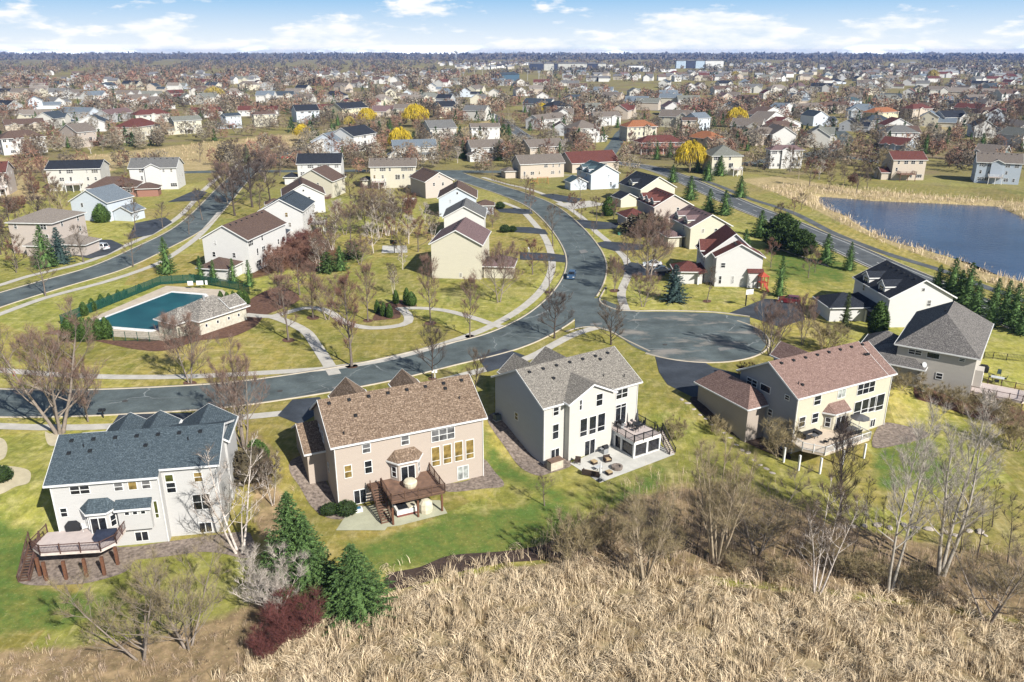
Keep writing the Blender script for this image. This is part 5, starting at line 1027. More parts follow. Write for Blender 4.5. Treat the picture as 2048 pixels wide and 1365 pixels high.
willow_proto('willow', 13., 6.2, YW, 2600, 3); willow_proto('willow_dull', 11., 5., YW2, 1500, 4)
CATS = {'bush':'shrub','hedge_ball':'shrub','redshrub':'shrub','pinkshrub':'shrub','brownshrub':'shrub','brownshrub2':'shrub','whiteshrub':'shrub'}
NAMES = {'spruce':'spruce_tree','spruce_wide':'spruce_tree','spruce_blue':'spruce_tree','spruce_slim':'spruce_tree','spruce_yellow':'spruce_tree','juniper':'juniper_bush','arbor':'arborvitae','arbor_fat':'arborvitae','pine':'pine_tree','birch':'birch_tree','birch_near':'birch_tree','willow':'willow_tree','willow_dull':'willow_tree','hedge_ball':'clipped_shrub','bush':'shrub','redshrub':'twiggy_shrub','pinkshrub':'twiggy_shrub','brownshrub':'twiggy_shrub','brownshrub2':'twiggy_shrub','whiteshrub':'twiggy_shrub'}
TREES = []
def tree_at(x, y, key, h, label, group=None, wid=1., rot=None, lean=None):
    tr, cr, h0 = PROT[key]; s_ = h/h0; z = tz(x, y); nm = NAMES.get(key, 'bare_tree'); rot = rnd.uniform(0, 6.28) if rot is None else rot
    if cr is None: o = link(nm, tr, None, (x, y, z), rot); tag(o, label, 'tree', group)
    else:
        o = thing(nm, label, CATS.get(key, 'tree'), (x, y, z), rot, group); link('trunk', tr, o); link('crown', cr, o)
    o.scale = (s_*wid, s_*wid, s_)
    if lean: o.rotation_euler = (lean[1], lean[0], 0)
    TREES.append((x, y)); return o
def tree_px(base, top, key, label, group=None, wid=1., rot=None, v='p', lean=None):
    b = vp(v, base); t_ = vp(v, top) if isinstance(top, tuple) else (b[0], top); x, y, z = at(*b); d = ray(*t_); zt = H+d[2]*(y/d[1]); return tree_at(x, y, key, max(1., zt-z), label, group, wid, rot, lean)
PG = 'bare park trees around the curving paths'; SG = 'bare street trees'; EG = 'evergreens in the yards'
P_ = tree_px
P_((120,868), 625, 'bigpink', 'large pale multi trunk tree with pinkish twigs by the near street', wid=1.05, rot=.6); P_((176,843), 720, 'maple', 'small reddish bare tree beside the large pale multi trunk tree', wid=.8)
P_((489,896), 690, 'bigpink', 'big dark reddish multi trunk tree between the two nearest left houses', wid=.85, rot=2.); P_((480,1103), 885, 'birch_near', 'white multi trunk birch in the rock bed at the corner of the white house', wid=1.3, rot=.9)
P_((380,767), 635, 'maple', 'reddish bare tree on the verge in front of the pool', wid=.85); P_((577,681), 552, 'park', 'bare grey tree beside the straight path from the pool house', PG); P_((626,636), 528, 'park', 'bare brown tree in the loop of the path by the pool house', PG)
P_((703,733), 552, 'park2', 'tall pinkish bare tree at the foot of the straight path', PG, .9); P_((736,642), 531, 'park', 'bare brown tree in the bend of the S shaped path', PG, .9); P_((788,590), 522, 'birch', 'pale slim bare tree behind the dark arborvitae pair', PG, .7)
P_((861,647), 515, 'park', 'tall bare tree with mulch ring right of the S shaped path', PG, .85); P_((940,674), 556, 'park', 'upright bare tree with grey twig crown on the verge by the path junction', PG, .85); P_((998,605), 495, 'maple', 'broad brown bare tree on the lawn by the cream house', PG, .95, 1.)
P_((1098,585), 512, 'street', 'thin bare tree with orange mulch beside the curving pavement', SG); P_((1106,493), 408, 'street', 'upright bare tree at the kerb of the curve by the driveways', SG, .9); P_((1109,677), 590, 'round', 'dark round crowned bare tree on the verge at the street junction', SG, .95)
P_((1222,690), 620, 'vase', 'brown vase shaped bare tree at the cul de sac mouth', SG, 1.15); P_((865,758), 660, 'round', 'dark bare tree standing at the kerb behind the taupe house', SG, .8); P_((951,776), 712, 'vase', 'low dark bare tree on the lawn between taupe and off white houses', SG, .9)
P_((1229,582), 518, 'maple', 'small dark reddish tree on the verge left of the blue spruce', SG, .8); P_((1286,614), 548, 'maple', 'pinkish spreading bare tree left of the blue spruce', SG, 1.1); P_((1414,604), 534, 'street', 'slender pale bare tree on the lawn right of the blue spruce', SG, .9)
P_((1297,562), 436, 'maple', 'big reddish grey bare tree in front of the white columned house', SG, 1.0); P_((1540,712), 590, 'bigpink', 'big pinkish brown multi trunk tree beside the cul de sac', SG, .9, 3.); P_((1604,690), 600, 'maple', 'pinkish bare tree right of the big multi trunk tree', SG, .7)
P_((1650,700), 640, 'brownshrub', 'spreading bare yellowish shrub tree before the black roofed house', None, 1.5); P_((1490,760), 725, 'pinkshrub', 'small reddish bush by the driveway of the yellow house')
for b, t_ in (((91,592),500),((168,525),448),((267,534),462),((378,469),412),((326,458),404),((270,462),400),((405,440),375),((1050,400),352),((1160,395),352),((985,352),318),((1148,430),395),((1188,475),443)): P_(b, t_, 'street', 'bare grey street tree on the verge', SG, 1.05)
for b, t_, k in (((470,432),340,'round'),((505,415),330,'round'),((540,400),318,'far2'),((455,405),330,'maple'),((500,380),305,'round'),((530,365),300,'maple'),((485,350),290,'street'),((560,352),292,'street'),((400,325),285,'street'),((470,318),280,'round'),((560,330),275,'maple'),((520,445),375,'street')): P_(b, t_, k, 'dark bare tree in the clump along the left hand street', 'bare trees along the left hand street', 1.15)
# centre green
for b, t_, k in (((655,640),560,'maple'),((560,610),515,'park'),((600,590),500,'park2'),((640,545),470,'birch'),((620,530),480,'pinkshrub'),((650,520),470,'maple'),((665,500),430,'birch'),((700,500),420,'street'),((690,470),410,'maple'),((735,470),395,'street'),((760,475),388,'birch'),((775,472),385,'birch'),((790,470),390,'birch'),((750,440),372,'maple'),((720,440),380,'birch'),((640,470),420,'birch'),((605,470),425,'pinkshrub'),((625,500),455,'pinkshrub'),((590,505),455,'redshrub'),((610,515),470,'pinkshrub'),((560,545),490,'pinkshrub'),((720,530),478,'maple'),((865,480),420,'birch'),((985,455),418,'maple')):
    P_(b, t_, k, {'birch':'pale birch on the green between the house rows','maple':'reddish bare tree on the green between the house rows','street':'thin brown bare tree on the green between the house rows','park':'upright bare tree near the pool fence','park2':'upright reddish tree near the pool fence','pinkshrub':'reddish twiggy shrub on the green between the house rows','redshrub':'wine red shrub on the green between the house rows'}[k], 'bare trees on the green behind the pool', 1.2)
# foreground woodland edge
Q = lambda b, t_, k, l, w=1., rot=None: P_(b, t_, k, l, 'bare trees at the marsh edge', w, rot, 'Q')
Q((210,890), (230,420), 'willowy', 'straw coloured multi stem tree nearest the black railed deck house', .95, .3); Q((540,800), (520,200), 'willowy', 'tallest straw coloured multi stem tree at the marsh edge', .95, 1.8); Q((735,765), (800,380), 'leaner', 'leaning bare tree between straw coloured stems and white trunks', 1.2, .5)
Q((1010,950), (1080,420), 'birch', 'white trunked slender tree leaning out of the reeds', .95, 2.); Q((1120,640), (1215,120), 'dark', 'tall dark upright bare tree before the white railed deck', .8, 1.); Q((1350,940), (1420,60), 'cotton', 'tall pale forked tree in front of the rock border', .85, .4); Q((1590,860), (1720,0), 'cotton2', 'tallest pale tree with three spreading trunks at the wood edge', .95, 1.2); Q((1810,1080), (1950,620), 'leaner', 'short dark leaning tree near the right corner of the marsh', 1., 2.5)
for i, b in enumerate(((1310,730),(1180,760),(950,790),(1240,620),(1450,700),(1760,800),(1830,640),(450,760),(1900,830),(330,800),(1680,760))): Q(b, (b[0]+10, b[1]-240-(i % 3)*60), 'sapling', 'thin dark sapling among the brush at the wood edge', 1.1)
for b, t_ in (((40,720),560),((320,780),640),((640,850),760),((840,890),780),((1000,800),690),((1250,900),760),((1480,950),820),((1900,950),820),((1150,870),740),((780,700),600)): Q(b, (b[0], t_), 'brownshrub2' if b[0] % 40 else 'brownshrub', 'tangled bare shrub in the brush at the wood edge', 1.25)
P_((283,1318), 1110, 'leaner', 'pale leaning bare tree at the lawn edge below the brown deck', None, .95, 3.6); P_((377,1296), 1080, 'leaner', 'second pale bare tree right of the leaning one', None, .85, 1.); P_((549,1230), 1100, 'whiteshrub', 'whitish multi stem bare shrub left of the wide spruces', None, 1.05); P_((1089,1012), 948, 'street', 'small bare tree on the lawn below the off white house', None, 1.1)
P_((588,1275), 1190, 'redshrub', 'wine red twiggy dogwood shrub beside the reeds', None, 1.05); P_((535,1310), 1255, 'redshrub', 'smaller wine red shrub nearer the bottom edge', None, 1.0); P_((1149,1135), 1020, 'brownshrub', 'upright bare shrub at the mulch edge', None, .75); P_((1175,1110), 1040, 'brownshrub', 'bare brown shrub beside the mulch edge')
P_((545,1010), 900, 'birch', 'thin leaning pale birch in the gap between two near houses', None, .8); P_((505,960), 900, 'bush', 'dark rounded shrub at the corner of the white house'); P_((1435,870), 830, 'brownshrub', 'bare tan shrub beside the garage of the yellow house', None, 1.); P_((1560,915), 830, 'brownshrub2', 'bare straw coloured tree shrub left of the white railed deck', None, 1.); P_((1350,880), 830, 'brownshrub2', 'bare straw bush by the black railed deck', None, 1.)
for b, t_ in (((1850,800),765),((1890,810),765),((1800,780),740),((1830,775),735),((1930,830),775),((1760,800),760),((2000,850),790),((2030,900),820)): P_(b, t_, 'brownshrub2', 'bare shrub in the bed below the greige house', 'bare shrubs below the greige house', 1.1)
# evergreens
P_((593,1178), 985, 'spruce_wide', 'rear spruce of the wide dark group at the lawn edge', EG, 1.); P_((618,1190), 1030, 'spruce_wide', 'middle spruce of the wide dark group at the lawn edge', EG, 1.1); P_((711,1222), 1090, 'spruce_wide', 'broad low spruce at the reed edge, front of its group', EG, 1.5)
P_((92,535), 450, 'spruce', 'green spruce beside the broad hip roofed house', EG, 1.1); P_((123,527), 455, 'spruce_blue', 'blue grey spruce behind the green one', EG, 1.1); P_((335,548), 475, 'spruce', 'dark spruce standing alone above the pool fence', EG, .95); P_((1348,603), 530, 'spruce_blue', 'blue spruce on the front lawn by the cul de sac', EG, 1.35)
for b, t_ in (((403,562),512),((429,565),520),((468,566),517),((500,573),520)): P_(b, t_, 'spruce_slim', 'thin spruce between pool fence and brown roofed house', EG, 1.1)
P_((681,541), 492, 'spruce', 'dark spruce on the green below the juniper mass', EG, 1.3); P_((655,545), 505, 'juniper', 'low dark juniper beside the spruce on the green', EG, 1.3); P_((705,517), 482, 'juniper', 'low dark juniper at the wall on the green', EG, 1.5); P_((1558,593), 512, 'spruce_slim', 'slim spruce on the lawn above the red car', EG, .9); P_((1697,541), 484, 'spruce', 'spruce at the parkway behind the black roofed house', EG, .9)
P_((1689,655), 585, 'spruce_yellow', 'yellowish narrow conifer before the black roofed porch', EG, .9); P_((1754,667), 603, 'arbor', 'dark columnar arborvitae at the gable of the black roofed house', EG, 1.3)
for b, t_, k in (((1900,593),517,'spruce'),((1931,609),526,'spruce'),((1989,612),557,'spruce'),((2023,650),567,'spruce'),((1960,600),575,'spruce_yellow'),((1872,588),530,'spruce'),((1915,602),540,'spruce'),((1948,628),562,'spruce'),((1978,652),588,'spruce'),((2008,632),562,'spruce'),((2044,668),592,'spruce'),((2050,640),590,'spruce')): P_(b, t_, k, 'spruce in the row beside the parkway right of the black roof', EG, 1.2)
P_((1561,498), 428, 'pine', 'big round dark pine beside the parkway', EG, 1.05); P_((1601,512), 460, 'pine', 'lower dark pine right of the big round one', EG, 1.1); P_((1651,527), 468, 'spruce', 'spruce at the end of the pine group', EG, 1.3)
for b, t_ in (((1418,424),378),((1449,430),380),((1520,474),420),((1480,395),352),((1380,400),352),((1345,365),330),((1440,352),312),((1415,362),322),((1395,345),312)): P_(b, t_, 'spruce', 'spruce along the parkway verge', EG, 1.35)
for b, t_, k in (((792,608),580,'arbor'),((814,610),576,'arbor'),((823,612),584,'arbor_fat'),((768,633),605,'arbor'),((780,636),608,'arbor'),((755,627),600,'arbor')): P_(b, t_, k, 'dark arborvitae by the bend of the S shaped path', 'arborvitae in the park', 1.)
for b, t_ in (((142,682),632),((157,682),632),((172,682),635),((185,681),636),((199,679),636),((215,677),635)): P_(b, t_, 'arbor', 'tall arborvitae in the dense screen at the pool corner', 'arborvitae screen at the pool', 1.25)
for b, t_ in (((169,632),604),((186,623),597),((204,613),589),((220,607),587),((238,601),580),((251,595),578),((280,583),568)): P_(b, t_, 'arbor', 'rounded arborvitae outside the green pool fence', 'arborvitae along the pool fence', 1.35)
for b, t_ in (((442,600),582),((455,603),584),((468,606),582),((482,612),580),((492,610),582)): P_(b, t_, 'arbor', 'dark arborvitae behind the pool house', 'arborvitae behind the pool house', 1.3)
for b, t_, l in (((660,1028),1008,'left clipped shrub at the foot of the taupe house'),((694,1028),1004,'right clipped shrub at the foot of the taupe house'),((3,962),935,'clipped round shrub in the gravel bed at the left edge')): P_(b, t_, 'hedge_ball', l, None, 1.3)
P_((515,925), 880, 'arbor_fat', 'dark evergreen shrub beside the side wall of the white house', None, 1.3); P_((1217,432), 395, 'arbor_fat', 'dark evergreen at the corner of the red brown garage', EG); P_((205,445), 408, 'arbor_fat', 'dark evergreen at the porch of the broad hip roofed house', EG, 1.2); P_((1290,470), 428, 'bush', 'olive evergreen shrub before the mottled roof', EG, 1.6)
for b, t_ in (((1010,465),450),((1025,464),452),((1000,418),404),((960,555),545),((945,552),543)): P_(b, t_, 'hedge_ball', 'small dark shrub at the side of the curving street', 'small clipped shrubs', 1.2)
for b, t_, w_ in (((832,255),208,1.15),((735,252),216,1.1),((801,306),254,1.0),((1084,233),206,1.1),((1379,346),280,1.05),((1472,255),214,1.15),((606,283),248,1.)): P_(b, t_, 'willow', 'golden yellow willow standing among the houses', 'golden yellow willows', w_)
for b, t_, w_ in (((430,200),173,1.5),((1864,164),139,1.),((700,260),232,1.),((1470,158),142,1.2)): P_(b, t_, 'willow_dull', 'duller yellow willow among the far rows', 'golden yellow willows', w_)
# --- marsh: dry cattails
def in_px(poly, X, Y, Z): a, b = proj(X, Y, Z); return poly_sd(poly, a, b)
def straw_field(name, polys, n, box, hgt, wid, mat_, label, seed, clump=1., flat_=.5, cl=20, crad=.32, edge=14):
    rs = np.random.RandomState(seed); nc = max(1, n//cl); cx_ = rs.uniform(box[0], box[1], nc); cy_ = rs.uniform(box[2], box[3], nc); ci = rs.randint(0, nc, n); rad_ = np.abs(rs.normal(0, crad, n)); aa_ = rs.uniform(0, 6.283, n); X = cx_[ci]+rad_*np.cos(aa_); Y = cy_[ci]+rad_*np.sin(aa_); cdir = rs.normal(0, 1.5, nc)[ci]; cb = rs.normal(0, .42, nc)[ci]; chh = rs.uniform(.65, 1.2, nc)[ci]; Z = terr(X, Y); d = np.min([in_px(p, X, Y, Z) for p in polys], 0)
    dens = .5+.3*np.sin(X*.9+1.7*np.sin(Y*.6))*np.sin(Y*1.1+1.3*np.sin(X*.5))+.25*np.sin(X*2.7+1.1*np.sin(Y*1.9))*np.sin(Y*2.9+1.4*np.sin(X*1.7)); keep = (d < rs.normal(0, edge, nc)[ci]) & (rs.rand(n) < .30+.9*dens); X, Y, Z, dens, cdir, cb, chh = X[keep], Y[keep], Z[keep], dens[keep], cdir[keep], cb[keep], chh[keep]; n = len(X)
    fl = np.sin(X*.31+2.*np.sin(Y*.23))+np.sin(Y*.37+1.5*np.sin(X*.19+2)); an = 1.3*fl+cdir+rs.normal(0, .45, n)+.8; bend = np.clip(flat_+.35*np.sin(X*.55+Y*.2)+.3*np.sin(Y*.8-X*.25)+cb+rs.normal(0, .25, n), .02, 1.3)
    h = hgt*chh*rs.uniform(.55, 1.15, n)*(.75+.4*dens); D_ = np.stack([np.cos(an), np.sin(an)], 1); S = np.stack([-D_[:,1], D_[:,0]], 1); tw_ = rs.uniform(-1.2, 1.2, n); S = S*np.cos(tw_)[:,None]+D_*np.sin(tw_)[:,None]; w_ = wid*rs.uniform(.6, 1.4, n)
    rings = []
    for u, ww in ((0,1.),(.4,.95),(.75,.7),(1.,.08)):
        th = bend*u*1.35; hx = h*u*np.sin(th)*.9; hz_ = h*u*np.cos(th*.92); C_ = np.stack([X+D_[:,0]*hx, Y+D_[:,1]*hx, Z-.03+np.maximum(hz_, .05*u)], 1); off = np.concatenate([S*(w_*ww)[:,None]/2, np.zeros((n, 1))], 1); rings += [C_-off, C_+off]
    V = np.stack(rings, 1).reshape(-1, 3); b = np.arange(n)[:,None]*8; F_ = np.concatenate([b+np.array([[0,1,3,2]]), b+np.array([[2,3,5,4]]), b+np.array([[4,5,7,6]])])
    o = link(name, npmesh(name, V, F_, mat_)); o['kind'] = 'stuff'; o['label'] = label; return o
def strawm(name, a, b, c):
    t = NT(name); g = t.n('ShaderNodeNewGeometry'); r = t.n('ShaderNodeValToRGB'); t.l(g, 'Random Per Island', r, 0); e = r.color_ramp.elements; e[0].color = (*c, 1); e[1].color = (*a, 1); e[1].position = .75; x = e.new(.35); x.color = (*b, 1); x = e.new(1.); x.color = (*[min(1, q*1.2) for q in a], 1)
    col = t.mix(t.ramp(t.noise(t.coord('World'), .28, 5, .65), .45, .66, 0, .5), r.outputs[0], tuple(q*.7 for q in b)); t.set(col, .8, .2); return t.m
CAT = strawm('dry_cattail', (.74,.61,.42), (.55,.43,.28), (.26,.19,.12)); REED = strawm('dry_reed', (.52,.41,.255), (.38,.28,.17), (.20,.14,.085)); BRU = strawm('brush_twig', (.54,.42,.31), (.36,.265,.19), (.18,.13,.095))
straw_field('cattails', MARSH, 280000, (-58, 75, 52, 84), 1.45, .046, CAT, 'matted dry straw coloured cattails of the marsh', 3, flat_=.8, cl=30, crad=.42, edge=24)
straw_field('brush', LIT[:1], 52000, (0, 85, 62, 98), 1.6, .024, BRU, 'brown bare brush and fallen twigs at the marsh edge', 6, flat_=.35, cl=9, crad=.6, edge=22); straw_field('brush', LIT[1:], 24000, (-60, -8, 54, 96), .9, .022, BRU, 'brown bare brush at the lower left', 7, flat_=.6)
straw_field('grass', LIT[1:2], 14000, (-60, -10, 52, 84), .7, .03, REED, 'reddish tan dead grass at the lower left corner', 9, flat_=.7)
straw_field('reeds', STRAW[3:5], 36000, (90, 190, 160, 320), 1.7, .10, CAT, 'pale dry reeds along the pond shore', 12, flat_=.25, cl=5, crad=.8, edge=3)
straw_field('reeds', STRAW[:1], 16000, (-330, -60, 360, 520), 1.3, .2, REED, 'golden dry wetland grass between the left hand rows', 13, flat_=.4, cl=4, crad=1.5, edge=3)
# ------------------------------------------------------------------ swimming pool and its fence
def W2(px, z=0): return [atz(a, b, z) for a, b in px]
pool = thing('swimming_pool', 'large blue covered swimming pool with white coping beside the pool house', 'swimming pool', (*atz(300,625,0), 0))
def local(o, pts): return [(x-o.location.x, y-o.location.y) for x, y in pts]
pw = W2([(194,643),(343,586),(405,591),(418,606),(372,636),(345,648),(305,660),(218,653)], .1)
def flatpoly(name, pts, z, mat_, parent, z0=None):
    m = MB(); m.prism(pts, z0 if z0 is not None else z-.1, z); return m.build(name, mat_, parent)
dkp = W2([(168,643),(333,572),(445,580),(470,600),(440,640),(412,660),(330,682),(215,672)], .05)
flatpoly('pool_deck', local(pool, dkp), .07, concrete('pool_deck_concrete', (.50,.43,.345)), pool, -.3)
c = Vector((sum(p[0] for p in pw)/len(pw), sum(p[1] for p in pw)/len(pw))); cop = [tuple(Vector(p)+(Vector(p)-c).normalized()*1.3) for p in pw]
flatpoly('coping', local(pool, cop), .13, plain('white_coping', (.72,.72,.70)), pool, .03)
pc = NT('pool_cover'); pc.set(pc.mix(pc.ramp(pc.noise(pc.coord('World'), .16, 4), .35, .7), (.004,.055,.068), (.012,.095,.108)), .45, .5)
flatpoly('pool_cover', local(pool, pw), .17, pc.m, pool, .05)
GRN = plain('green_post', (.015,.07,.045), rough=.5); NET = plain('green_windscreen', (.010,.062,.045), (.02,.085,.06), 1.5); NET.node_tree.nodes['Principled BSDF'].inputs['Alpha'].default_value = .6
def fence(px, h, label, mats, solid=True, step=2.6, v='p', name='fence', thick=.03, wires=6):
    P_ = [Vector(at(*vp(v, p))[:2]) for p in px]; o = thing(name, label, 'fence', (P_[0].x, P_[0].y, 0)); o0 = P_[0]
    for a, b in zip(P_, P_[1:]):
        L = (b-a).length; n = max(1, round(L/step)); m = MB()
        for i in range(n):
            p = a+(b-a)*(i/n); q = a+(b-a)*((i+1)/n); zp, zq = tz(*p), tz(*q); p_, q_ = p-o0, q-o0
            if solid: m.beam((*p_, zp+.1+(h-.15)/2), (*q_, zq+.1+(h-.15)/2), thick, h-.15)
            else:
                for k in range(wires): z_ = .12+(h-.17)*k/(wires-1); m.beam((*p_, zp+z_), (*q_, zq+z_), .03, .035 if k in (0, wires-1) else .018)
                kk = max(2, int((q-p).length/.22))
                for k in range(1, kk): c = p_+(q_-p_)*(k/kk); m.box(c.x-.011, c.y-.011, zp+.12, c.x+.011, c.y+.011, zp+h-.06)
            b_ = MB(); b_.box(-.05,-.05,-.3,.05,.05,h); b_.build('post', mats[0], o, loc=(p_.x, p_.y, zp))
        m.build('screen' if solid else 'rails', mats[1], o)
    return o
fence([(123,650),(322,570),(390,566)], 2.1, 'dark green windscreen fence along the upper side of the pool', (GRN, NET), name='pool_fence'); fence([(390,566),(478,582),(500,590)], 2.1, 'dark green windscreen fence behind the pool house with white notices', (GRN, NET), name='pool_fence')
fence([(228,682),(300,684),(360,676),(402,664)], 1.9, 'open green wire fence along the lower side of the pool', (GRN, GRN), False, name='pool_fence')
x, y, z = at(398,577); sg = thing('notice_board', 'white notice boards hung on the green pool fence', 'sign', (x, y, 0), .15)
for i, w_ in enumerate((1.2, 1.5, .5)): m = MB(); m.box(-2.2+i*1.9, -.55, .9, -2.2+i*1.9+w_, -.5, 1.9); m.build('board', WHITE, sg)
fence([(745,150),(900,150),(1130,180),(1433,205)], 1.25, 'black metal fence across the straw lawn at the right edge', (BLACKM, BLACKM), False, 4., 'd5', wires=3)
fence([(1210,1195),(1330,1240),(1440,1262),(1560,1270)], 1.3, 'dark picket fence round the play set lawn', (RAIL_B, RAIL_B), False, 3., 'C', wires=3)
fence([(1075,880),(1160,925),(1250,930)], 1.3, 'black fence at the edge of the golden grass strip', (BLACKM, BLACKM), False, 4., 'A', wires=3)
fence([(480,1330),(600,1352)], 1.8, 'weathered wooden fence behind the pinkish gabled house', (WOOD_B, WOOD_B), False, 3., 'C')
# ------------------------------------------------------------------ garden furniture
FAB_D = plain('charcoal_fabric', (.022,.023,.026)); FAB_N = plain('navy_cover', (.028,.036,.062), (.018,.024,.045), 2.); FAB_C = plain('cream_cover', (.60,.55,.42), (.48,.43,.32), 1.5); CUSH = plain('tan_cushion', (.40,.30,.17)); WICK = plain('dark_wicker', (.05,.035,.028)); GREY_C = plain('grey_canvas', (.10,.10,.105)); SLATE_T = plain('pale_table', (.45,.47,.48))
def onz(v, p, z): x, y = atz(*vp(v, p), z); return (x, y, z)
def ang_to(h): return h.a
def grill(loc, rot, label, cover=True):
    o = thing('grill', label, 'grill', loc, rot); m = MB()
    if cover:
        m.add([(-.75,-.32,0),(.75,-.32,0),(.75,.32,0),(-.75,.32,0),(-.78,-.34,.8),(.78,-.34,.8),(.78,.34,.8),(-.78,.34,.8),(-.42,-.25,1.2),(.42,-.25,1.2),(.42,.25,1.2),(-.42,.25,1.2)], [(0,3,2,1),(0,1,5,4),(1,2,6,5),(2,3,7,6),(3,0,4,7),(4,5,9,8),(5,6,10,9),(6,7,11,10),(7,4,8,11),(8,9,10,11)]); m.build('cover', FAB_D, o)
    else:
        m.box(-.4,-.3,.75,.4,.3,1.0); m.build('firebox', FAB_D, o); m = MB(); m.tube((-.4,0,1.),(.4,0,1.),.28,.28,8); m.build('lid', FAB_D, o); m = MB(); m.box(-.4,-.28,0,.4,.28,.74); m.build('cabinet', STEEL, o); m = MB(); m.box(-.85,-.25,.85,-.41,.25,.9); m.box(.41,-.25,.85,.85,.25,.9); m.build('side_shelf', STEEL, o)
    return o
def table(loc, rot, label, w=1.6, d=1., h=.74, mat_=None, leg=None, round_=False):
    o = thing('table', label, 'table', loc, rot); m = MB(); mat_ = mat_ or STEEL; leg = leg or DARKM
    if round_: m.lathe([(w/2,h-.05),(w/2,h)], 14)
    else: m.box(-w/2,-d/2,h-.05,w/2,d/2,h)
    m.build('tabletop', mat_, o)
    for a in (-1, 1):
        for b in (-1, 1): m = MB(); m.box(a*w*.34-.03,b*d*.34-.03,0,a*w*.34+.03,b*d*.34+.03,h-.052); m.build('leg', leg, o)
    return o
def chair(loc, rot, label, seat=None, frame=None, w=.6, low=False, group=None):
    o = thing('chair', label, 'chair', loc, rot, group); frame = frame or DARKM; seat = seat or DARKM; h = .36 if low else .44
    m = MB(); m.box(-w/2,-.28,h-.06,w/2,.28,h); m.build('seat', seat, o); m = MB(); m.beam((0,.27,h),(0,.42,h+.55),w,.05); m.build('backrest', seat, o)
    for s_ in (-1, 1):
        m = MB(); m.beam((s_*w/2,-.26,.0),(s_*w/2,-.26,h+.2),.045,.045); m.beam((s_*w/2,.28,0),(s_*w/2,.3,h+.2),.045,.045); m.beam((s_*w/2,-.3,h+.2),(s_*w/2,.33,h+.2),.06,.04); m.build('armrest', frame, o)
    return o
def armchair(loc, rot, label, w=.85, n=1):
    o = thing('sofa' if n > 1 else 'armchair', label, 'sofa' if n > 1 else 'armchair', loc, rot); W_ = w*n*.85+.25; m = MB(); m.box(-W_/2,-.4,.05,W_/2,.4,.32); m.build('base', WICK, o); m = MB(); m.box(-W_/2,.28,.32,W_/2,.42,.8); m.build('backrest', WICK, o)
    for s_ in (-1, 1): m = MB(); a, b = sorted((s_*W_/2, s_*(W_/2-.13))); m.box(a,-.4,.32,b,.28,.6); m.build('arm', WICK, o)
    for i in range(n): x0 = -W_/2+.14+i*(W_-.28)/n; m = MB(); m.box(x0+.01,-.4,.32,x0+(W_-.28)/n-.01,.26,.46); m.build('cushion', CUSH, o)
    return o
def umbrella(loc, label, mat_, closed=True, h=2.7, r=1.5):
    o = thing('parasol', label, 'parasol', loc); m = MB(); m.tube((0,0,0),(0,0,h),.03,.03,6); m.build('pole', STEEL, o); m = MB(); m.lathe([(.32,0),(.32,.1),(.08,.14)], 12); m.build('base', DARKM, o); m = MB()
    if closed: m.lathe([(.10,h-1.75),(.17,h-1.6),(.11,h-.6),(.05,h+.02)], 8)
    else: m.lathe([(r,h-.55),(r*.98,h-.5),(r*.5,h-.2),(.05,h+.05)], 8)
    m.build('canopy', mat_, o); return o
grill(onz('d1', (735,560), .1), h1.a, 'black covered grill on the pale deck of the white house'); t1 = thing('covered_table', 'table under a navy cover at the deck corner of the white house', 'table', onz('d1', (1130,660), .1), h1.a); m = MB()
m.add([(-1.0,-.7,0),(1.0,-.7,0),(1.0,.7,0),(-1.0,.7,0),(-1.05,-.75,.72),(1.05,-.75,.72),(1.05,.75,.72),(-1.05,.75,.72),(0,0,.86)], [(0,3,2,1),(0,1,5,4),(1,2,6,5),(2,3,7,6),(3,0,4,7),(4,5,8),(5,6,8),(6,7,8),(7,4,8)]); m.build('cover', FAB_N, t1)
WCH = plain('white_chair', (.70,.70,.68)); chair(onz('d1', (880,560), .1), h1.a+.4, 'white chair between grill and patio door of the white house', WCH, WCH); lo = chair(onz('d1', (1215,505), .1), h1.a-.8, 'white reclining chair by the bump out of the white house', WCH, WCH, .65, True)
ct = thing('covered_table', 'round table under a cream cover on the stained deck', 'table', onz('d2', (825,770), .1), h2.a); m = MB(); m.lathe([(.72,0),(.84,.3),(.86,.68),(.7,.86),(.25,.92)], 14); m.build('cover', FAB_C, ct)
ht = thing('hot_tub', 'white hot tub with folded cover on the patio under the stained deck', 'hot tub', onz('d2', (750,1110), -2.45), h2.a); m = MB(); m.box(-1.25,-1.05,0,1.25,1.05,.3); m.build('skirt', plain('maroon_panel', (.17,.06,.05)), ht); m = MB(); m.box(-1.28,-1.08,.302,1.28,1.08,.85); m.build('shell', plain('tub_shell', (.72,.70,.66)), ht); m = MB(); m.box(-1.0,-.8,.852,.2,.8,.87); m.build('water', DARKM, ht); m = MB(); m.beam((.25,0,.9),(1.15,0,1.25),2.1,.12); m.build('lid', FAB_C, ht)
cv = thing('covered_heater', 'tall shape under a cream cover beside the hot tub', 'patio heater', onz('d2', (1035,1110), -2.45), h2.a); m = MB(); m.lathe([(.8,0),(.9,.5),(.85,1.2),(.5,1.6),(.1,1.7)], 10); m.build('cover', FAB_C, cv)
def ac(v, p, label, z=None, rot=0):
    x, y, z0 = at(*vp(v, p)); o = thing('air_conditioner', label, 'air conditioner', (x, y, z0), rot); m = MB(); m.box(-.5,-.5,.0,.5,.5,.08); m.build('pad', CONC, o); m = MB(); m.box(-.42,-.42,.082,.42,.42,.95); m.build('casing', plain('ac_green_grey', (.10,.125,.115), rough=.5), o); m = MB(); m.lathe([(.36,.952),(.36,.99),(.1,1.0)], 12); m.build('fan_grille', DARKM, o)
